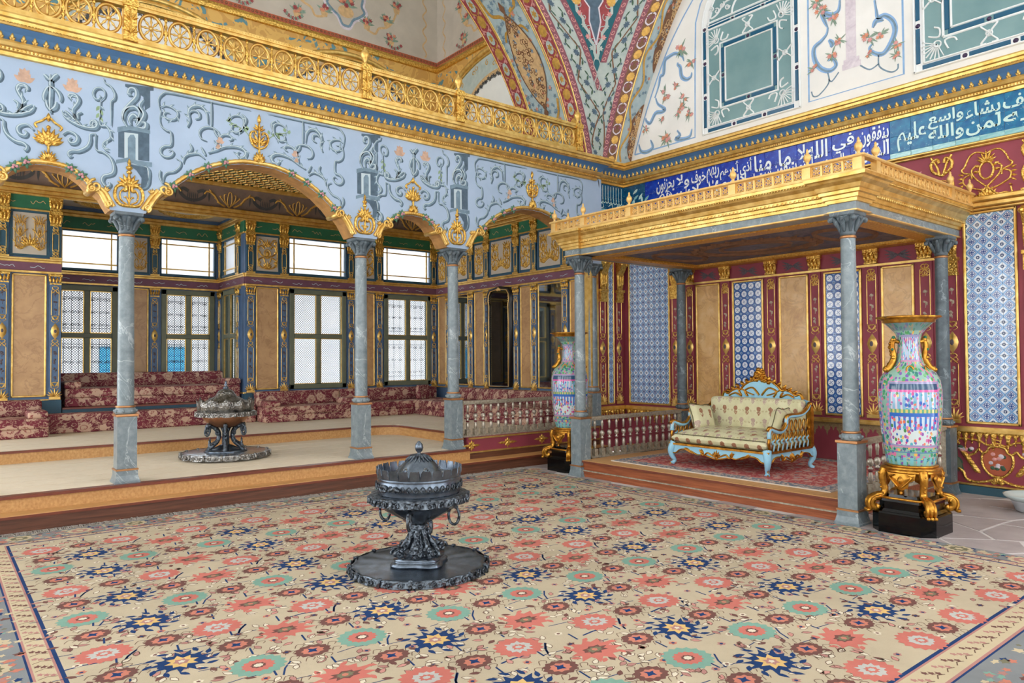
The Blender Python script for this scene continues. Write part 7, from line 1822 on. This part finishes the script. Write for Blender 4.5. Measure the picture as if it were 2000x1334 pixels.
for i in range(80): daisy(b, .05 + r.random() * .32, ZB + .1 + r.random() * 3.4, .035, .0035 + .00002 * i, 0 if r.random() < .85 else 1, 5, r.random() * 3)
b.build('painted_sprigs', [m['scroll_mid'], m['paintorange']], ra)
# lunette wall
wl = struct('wall_lunette', 'white plaster lunette wall with painted scrolls and coloured windows', 'wall')
b = MB(FX(XR - .004)); b.box(-9.0, 2.5, 5.15, 10.6, -.1, 0); b.build('plaster', m['plaster'], wl)
pb = [MB(FX(XR - .004)) for _ in range(5)]
def vine(P, w=.05): pb[0].rib(catm(P, 5), w, 0, .002, flat=True, taper=True); pb[1].rib([(x + .008, z - .008) for x, z in catm(P, 5)], w * .35, 0, .003, flat=True, taper=True)
def blossoms(a, z, s, n=9):
    r = random.Random(int(a * 100 + z * 37)); s *= .85
    for k in range(n): pb[3].poly(leafpts(a, z, r.random() * 6.3, s * (.6 + .7 * r.random()), s * .2, 4), 0, .003 + k * .0004, side=False)
    for k in range(n // 2): daisy(pb[2 if k % 3 else 4], a + (r.random() - .5) * s, z + (r.random() - .5) * s, s * .3, .007 + k * .0005, 0, 6)
for P in ([(-8.27, 6.3), (-8.18, 6.49), (-8.14, 6.64), (-8.07, 6.67), (-8.04, 6.88), (-7.95, 6.93), (-7.8, 6.94), (-7.67, 6.85), (-7.63, 6.75)], [(-7.76, 6.77), (-7.76, 6.73), (-7.71, 6.67), (-7.68, 6.5), (-7.58, 6.42), (-7.49, 6.44), (-7.47, 6.51)], [(-8.25, 6.29), (-8.2, 6.17), (-8.05, 6.04), (-8.12, 6.01), (-8.26, 6.02), (-8.38, 5.88), (-8.47, 5.94), (-8.48, 6.0)],
          [(-8.65, 5.56), (-8.6, 5.42), (-8.46, 5.38), (-8.33, 5.43), (-8.38, 5.58)], [(-7.79, 5.6), (-7.73, 5.5), (-7.82, 5.46), (-7.69, 5.42), (-7.53, 5.43), (-7.48, 5.55)],
          [(-4.92, 6.74), (-4.94, 6.6), (-5.04, 6.57), (-5.17, 6.64), (-5.15, 6.53), (-5.1, 6.41)], [(-5.1, 6.41), (-5.12, 6.32), (-5.2, 6.25), (-5.31, 6.18), (-5.3, 6.0), (-5.21, 5.85), (-5.08, 5.78), (-4.99, 5.83), (-5.03, 5.93), (-5.11, 5.93)], [(-5.09, 6.23), (-5.04, 6.16), (-5.06, 6.11)],
          [(-4.44, 6.55), (-4.42, 6.4), (-4.4, 6.3), (-4.31, 6.29), (-4.21, 6.18), (-4.18, 6.03), (-4.25, 5.87), (-4.34, 5.78), (-4.45, 5.82), (-4.52, 5.91), (-4.47, 5.97)], [(-4.47, 6.18), (-4.42, 6.26), (-4.33, 6.23)]): vine(P, .075)
for P in ([(-5.11, 5.76), (-5.1, 5.61), (-5.24, 5.48), (-5.33, 5.48), (-5.36, 5.56)], [(-4.4, 5.78), (-4.39, 5.62), (-4.25, 5.5), (-4.16, 5.51), (-4.15, 5.58)], [(-4.95, 5.72), (-5.05, 5.62), (-5.1, 5.66)], [(-4.65, 5.72), (-4.52, 5.62), (-4.4, 5.66)]): pb[1].rib(catm(P, 5), .02, 0, .002, flat=True)
for a, z, s in ((-7.69, 6.98, .2), (-7.81, 6.38, .12), (-8.05, 6.29, .2), (-8.02, 5.52, .2), (-8.5, 5.81, .12), (-7.53, 5.82, .14), (-7.69, 5.97, .14), (-7.48, 6.7, .16), (-8.12, 5.87, .1), (-7.65, 6.12, .14), (-7.76, 5.9, .12),
                (-5.27, 6.83, .16), (-5.2, 6.7, .16), (-5.02, 6.51, .14), (-5.31, 5.88, .12), (-5.05, 6.0, .14), (-4.93, 6.17, .12), (-4.52, 6.06, .16), (-4.36, 6.05, .12), (-4.16, 5.84, .12), (-4.18, 5.71, .1), (-4.54, 5.83, .1), (-4.62, 6.7, .1)): blossoms(a, z, s)
def fline(P, w=.028): pb[0].rib(P, w, 0, .0015, flat=True)
fline(catm([(-8.75, 5.39), (-8.5, 6.03), (-8.25, 6.56), (-7.98, 7.05), (-7.7, 7.43), (-7.47, 7.69), (-7.0, 8.2)], 4)); fline([(-8.75, 5.39), (-7.42, 5.39), (-7.4, 6.73), (-7.38, 7.32), (-7.28, 7.6), (-7.0, 7.95)])
fline([(-5.39, 8), (-5.4, 5.42), (-4.08, 5.42), (-4.08, 8)])
for L, k in zip(pb, ('paintblue', 'scroll_mid', 'paintpink', 'paintgreen', 'paintorange')): L.build('painted_scrolls', m[k], wl)
b = MB(FX(XR - .004)); b.poly([(-4.845, 5.86), (-4.7, 5.86), (-4.69, 8.5), (-4.83, 8.5)], 0, .003, side=False)
b.box(-4.88, -4.66, 5.8, 5.86, 0, .004); b.box(-4.9, -4.64, 5.72, 5.8, 0, .003); b.build('painted_column', m['paintgrey'], wl)
def tymp_window(a0, num, label):
    w = struct('window_%d' % num, label, 'window'); w.location = (XR - .004, -a0, 5.37); w.rotation_euler = (0, 0, -PI / 2)
    W_, H = 1.74, 1.78; cx = W_ / 2
    def arc(r, z=H): return [(cx + r * math.cos(PI * i / 20), z + r * math.sin(PI * i / 20)) for i in range(21)]
    b = MB(F0); b.poly([(0, 0), (W_, 0)] + arc(cx), 0, .006); b.build('white_surround', m['winwhite'], w)
    b = MB(F0); b.poly([(.14, .12), (W_ - .14, .12)] + arc(cx - .14), 0, .009, side=False); b.build('green_glass', m['glassgreen'], w)
    def bar(x0, x1, z0, z1): MB(F0).fbox(x0, x1, z0, z1, .002, .02, .006).build('blue_glass_strip', m['glassblue'], w)
    def jewel(x, z): MB(F0).dome(ell(x, z, .032, .032, 12), .004, .024).build('violet_jewel', m['jewel'], w)
    n = 3
    xs = [.06, .06 + (W_ - .12) / 3, .06 + 2 * (W_ - .12) / 3, W_ - .06]
    for i in range(3): bar(xs[i] + .05, xs[i + 1] - .05, .03, .085)
    for i in (1, 2): jewel(xs[i], .057)
    for X_ in (.035, W_ - .085):
        for i in range(3):
            z0 = .08 + i * .57; bar(X_, X_ + .05, z0 + .04, z0 + .5)
            jewel(X_ + .025, z0 + .54)
    for i in range(3): bar(xs[i] + .05, xs[i + 1] - .05, H - .03, H + .03)
    for i in (1, 2): jewel(xs[i], H)
    iw, ih, ix, iz = 1.02, 1.06, .36, .37
    for x0, x1, z0, z1 in ((ix + .06, ix + iw / 2 - .05, iz + .02, iz + .075), (ix + iw / 2 + .05, ix + iw - .06, iz + .02, iz + .075), (ix + .06, ix + iw / 2 - .05, iz + ih - .075, iz + ih - .02), (ix + iw / 2 + .05, ix + iw - .06, iz + ih - .075, iz + ih - .02),
                           (ix + .02, ix + .075, iz + .08, iz + ih / 2 - .05), (ix + .02, ix + .075, iz + ih / 2 + .05, iz + ih - .08), (ix + iw - .075, ix + iw - .02, iz + .08, iz + ih / 2 - .05), (ix + iw - .075, ix + iw - .02, iz + ih / 2 + .05, iz + ih - .08)): bar(x0, x1, z0, z1)
    for x, z in ((ix + iw / 2, iz + .047), (ix + iw / 2, iz + ih - .047), (ix + .047, iz + ih / 2), (ix + iw - .047, iz + ih / 2)): jewel(x, z)
    b = MB(F0)
    def ln(P, w_=.03, c=.008, h=.02): b.rib(P, w_, c, h)
    for d, q in ((0, .035), (.095, .028)): ln([(ix + d, iz + d), (ix + iw - d, iz + d), (ix + iw - d, iz + ih - d), (ix + d, iz + ih - d), (ix + d, iz + d)], q)
    for s, z in ((-1, .0), (1, 0)): pass
    ln([(.13, .11), (W_ - .13, .11), (W_ - .13, H), (.13, H), (.13, .11)]); ln([(.015, 0), (.015, H)] , .03); ln([(W_ - .015, 0), (W_ - .015, H)], .03); ln([(0, .015), (W_, .015)]); ln([(.1, H - .055), (W_ - .1, H - .055)]); ln([(.1, H + .055), (W_ - .1, H + .055)])
    ln(arc(cx - .015)); ln(arc(cx - .14)); ln(arc(.28, H + .055)[0:21], .03)
    for x, z in ((ix, iz), (ix + iw, iz), (ix, iz + ih), (ix + iw, iz + ih)):
        sx = -1 if x < cx else 1; sz = -1 if z < H / 2 else 1
        for k in range(9): a = math.atan2(sz, sx) + (k - 4) * .3; ln([(x + sx * .07, z + sz * .07), (x + sx * .07 + .19 * math.cos(a), z + sz * .07 + .19 * math.sin(a))], .014)
        b.rib(ell(x + sx * .07, z + sz * .07, .045, .045, 12), .016, .008, .02, closed=True)
        ln(catm([(x + sx * .17, z - sz * .06), (x + sx * .05, z - sz * .02), (x + sx * .04, z - sz * .12), (x + sx * .1, z - sz * .16)], 4), .022); ln(catm([(x - sx * .06, z + sz * .17), (x - sx * .02, z + sz * .05), (x - sx * .12, z + sz * .04), (x - sx * .16, z + sz * .1)], 4), .022)
    for x, z, v in ((cx, iz - .13, 0), (cx, iz + ih + .13, 0), (ix - .12, iz + ih / 2, 1), (ix + iw + .12, iz + ih / 2, 1)):
        b.rib(ell(x, z, .035, .035, 10), .016, .008, .02, closed=True)
        for s in (-1, 1):
            for q in (-1, 1):
                P = [(0, 0), (s * .04, q * .05), (s * .09, q * .11), (s * .03, q * .12)]
                ln(catm([(x + (p[0] if not v else p[1]), z + (p[1] if not v else p[0])) for p in P], 4), .02)
    for s in (-1, 1):
        ln(catm([(cx + s * .28, H + .3), (cx + s * .42, H + .28), (cx + s * .55, H + .15), (cx + s * .68, H + .12), (cx + s * .66, H + .22)], 5), .026); ln(catm([(cx + s * .25, H + .4), (cx + s * .4, H + .5), (cx + s * .5, H + .42), (cx + s * .42, H + .36)], 5), .026)
        for k in range(4): b.rib(spiral(cx + s * (.36 + .1 * k), H + .2 + .06 * (k % 2), .05, .012, k, 1.2 * s, 12), .018, .008, .02)
    b.build('white_tracery', m['winwhite'], w)
tymp_window(-7.26, 13, 'painted round-headed window of sea-green glass above the canopy'); tymp_window(-3.955, 14, 'painted round-headed window of sea-green glass at the upper right corner')
# ---------------------------------------------------------------- gallery interior beyond the balustrade
wg = struct('wall_gallery', 'painted gallery walls with gilt arches behind the balustrade', 'wall')
MB().box(-4, 9.6, 14.3, 14.45, 5.1, 8.45).build('back_wall', mat('ochre_painted_wall', lambda: mix(lt(absn(noise(None, 2.6, 3, .5, 1.2) - .5), .05), mix(gt(noise(None, 3.1, 2, .5, .8), .58), rgb(206, 158, 84), rgb(96, 140, 150)), rgb(222, 178, 98)), .6, .1), wg)
MB().box(9.35, 9.5, 10.5, 14.3, 5.1, 8.45).build('side_wall', bpy.data.materials['ochre_painted_wall'], wg)
MB().box(-4, 9.6, 14.3, 14.45, 8.45, 11).build('upper_back_wall', m['greyplaster'], wg); MB().box(9.35, 9.5, 10.4, 14.3, 8.45, 11).build('upper_side_wall', m['greyplaster'], wg)
GP = [(-4, 14.3), (9.35, 14.3), (9.35, 10.45)]
MB().sweep(GP, [(0, 8.45), (.05, 8.46), (.07, 8.52), (.05, 8.585), (0, 8.59)], left=False).build('gilt_tooth_band', m['gold_orn'], wg)
MB().sweep(GP, [(0, 8.59), (.04, 8.595), (.04, 8.69), (0, 8.7)], left=False).build('brick_red_band', m['terra'], wg)
b = MB(); 
for x, y, z, a in along(GP, .042, .085, 8.642):
    b.tube([(x + math.cos(a) * .022 * math.cos(t), y + math.sin(a) * .022 * math.cos(t), z + .022 * math.sin(t)) for t in [k * PI / 4 for k in range(8)]], .008, 4, closed=True)
b.build('dark_ring_pattern', m['paintbrown'], wg, kind='stuff')
def earc(c, w, h, zc, n=30): return [(c + w * math.cos(PI * i / n), zc + h * math.sin(PI * i / n)) for i in range(n + 1)]
def gal_arch(F, c, w, h, zc, white=True, kw=.56, kh=.66):
    b = MB(F); b.rib(earc(c, w, h, zc), .12, 0, .05); b.rib(earc(c, w - .12, h - .1, zc), .05, 0, .03); b.build('gilt_arch', m['gold'], wg)
    b = MB(F); b.poly(earc(c, w - .15, h - .13, zc), 0, .006, side=False); p = b.build('arch_band', m['icegreen'] if white else m['ochre'], wg)
    r = random.Random(int(abs(c) * 10)); b = MB(F)
    for i in range(50):
        t = PI * r.random(); q = .72 + .2 * r.random(); b.rib(spiral(c + w * q * math.cos(t), zc + h * q * math.sin(t), .07, .015, r.random() * 6, 1, 9), .022, .006, .004, flat=True)
    b.build('arch_scrolls', m['paintgold'], p)
    if white:
        b = MB(F); b.poly(earc(c, w * kw, h * kh, zc), 0, .01, side=False); b.rib(earc(c, w * kw, h * kh, zc), .04, 0, .012, 1); b.rib(earc(c, w * (kw - .02), h * (kh - .04), zc), .1, .004, .01, 1, flat=True); b.poly(earc(c, w * (kw - .11), h * (kh - .095), zc), 0, .018, 0, side=False); b.build('white_lunette', [m['plaster'], m['painttan']], p)
        b = MB(F)
        for i in range(60): t = PI * (i + .5) / 60; daisy(b, c + w * (kw - .06) * math.cos(t) * (1 + .03 * math.sin(i * 2.4)), zc + h * (kh - .07) * math.sin(t) * (1 + .03 * math.cos(i * 2.4)), .06, .016, 0, 5, i)
        b.build('dark_vine', m['paintcharcoal'], p)
gal_arch(FX(9.35), -12.0, 2.4, 1.6, 6.78)
for c in (7.17, 3.2, -.8): gal_arch(FY(14.3), c, 1.8, 1.3, 7.02, True, .86, .84)
# painted flower baskets and cartouches on the upper walls
pb = [MB() for _ in range(6)]   # grey, tan, green, orange, pink, white
def basket(F, c, z, s=1.0):
    for q in pb: q.F = F
    r = random.Random(int(c * 13 + 5))
    O_ = [(0, .36), (.16, .4), (.24, .3), (.36, .26), (.34, .1), (.4, -.02), (.28, -.14), (.16, -.22), (.08, -.36), (0, -.38)]
    full = [(c + x * s, z + y * s) for x, y in O_] + [(c - x * s, z + y * s) for x, y in O_[::-1][1:-1]]
    pb[0].rib(catm(full, 4, True), .05 * s, 0, .003, closed=True, flat=True); pb[5].rib(catm([(c + (x - c) * 1.14, z + (y - z) * 1.14) for x, y in full], 4, True), .05 * s, 0, .002, closed=True, flat=True)
    pb[1].poly(ell(c, z - .1 * s, .17 * s, .12 * s, 14), 0, .003, side=False)
    for k in range(12): pb[2].poly(leafpts(c, z + .03 * s, PI * r.random(), .26 * s, .06 * s, 4), 0, .004 + k * .0004, side=False)
    for k in range(8): daisy(pb[3 if k % 2 else 4], c + (r.random() - .5) * .26 * s, z + (.02 + r.random() * .16) * s, .06 * s, .009 + k * .0006, 0, 7)
def candelabrum(F, c, z, s):
    for q in pb: q.F = F
    r = random.Random(int(c * 7 + 2))
    pb[1].rib(catm([(c - s * .5, z - .3), (c - s * .3, z - .35), (c - s * .2, z - .2), (c, z - .12), (c + s * .15, z + .05), (c + s * .25, z + .3)], 5), .05, 0, .003, flat=True)
    for dx, dz in ((-.5, -.25), (0, -.05), (.25, .32), (.1, -.45)):
        pb[1].poly([(c + s * dx - .09, z + dz + .06), (c + s * dx + .09, z + dz + .06), (c + s * dx + .06, z + dz - .06), (c + s * dx - .06, z + dz - .06)], 0, .004, side=False)
        for k in range(9): pb[2].poly(leafpts(c + s * dx, z + dz + .06, PI * r.random(), .2, .05, 4), 0, .005 + k * .0004, side=False)
        for k in range(6): daisy(pb[3 if k % 2 else 4], c + s * dx + (r.random() - .5) * .18, z + dz + .06 + r.random() * .12, .05, .009 + k * .0006, 0, 6)
    for k in range(10): daisy(pb[4 if k % 2 else 2], c + s * (.0 + .04 * k), z - .45 - .1 * math.sin(PI * k / 9), .05, .004 + k * .0004, 0, 6)
for c in (7.0, 3.6, .2):
    basket(FY(14.3), c, 9.35, 1.1)
    for s in (-1, 1): candelabrum(FY(14.3), c + s * 1.0, 9.3, s)
basket(FX(9.35), -12.0, 9.3, 1.1); candelabrum(FX(9.35), -13.1, 9.3, -1)
for F, c in ((FY(14.3), 9.0), (FX(9.35), -14.0)):
    for q in pb: q.F = F
    pb[1].rib(wave(c, .05, 8.75, 10.6, .35, 8), .035, 0, .003, flat=True)
for L, k in zip(pb, ('scroll_mid', 'painttan', 'paintgreen', 'paintorange', 'crimson', 'paintgrey')): L.build('painted_baskets', m[k], wg)
MB().box(-4, 9.5, 9.1, 14.45, 5.13, 5.19).build('gallery_floor', m['greyplaster'], wg)
MB().box(-4, 9.5, 10.5, 14.45, 10.9, 11.0).build('gallery_ceiling_added', m['greyplaster'], wg)  # unseen ceiling, added to keep sky light off the gallery walls

# unseen hall ceiling above the arches, added to hold back sky light
hc = struct('ceiling_hall_added', 'unseen pale ceiling added over the hall to cut sky light', 'ceiling')
MB().box(-6, 10.2, -6, 10.5, 10.6, 10.75).build('plaster', m['plaster'], hc)

for nm, lab, fx in (('wall_left_added', 'unseen plain wall with tall openings, added on the left to cut hall light', True), ('wall_front_added', 'unseen plain wall with tall openings, added at the rear to cut hall light', False)):  # unseen walls added to dim the hall, openings sized for brightness
    w_ = struct(nm, lab, 'wall'); b = MB(); n = 4; lo, hi = -6.0, (9.2 if fx else 10.2); sp = (hi - lo) / n; ow = sp * .44
    def bx_(a0, a1, z0, z1): (b.box(-6.2, -6, a0, a1, z0, z1) if fx else b.box(a0, a1, -6.2, -6, z0, z1))
    bx_(lo, hi, 0, .9); bx_(lo, hi, 7.2, 10.7)
    for i in range(n):
        c = lo + sp * (i + .5); bx_(lo + sp * i, c - ow / 2, .9, 7.2); bx_(c + ow / 2, lo + sp * (i + 1), .9, 7.2)
    b.build('plaster', m['plaster'], w_)
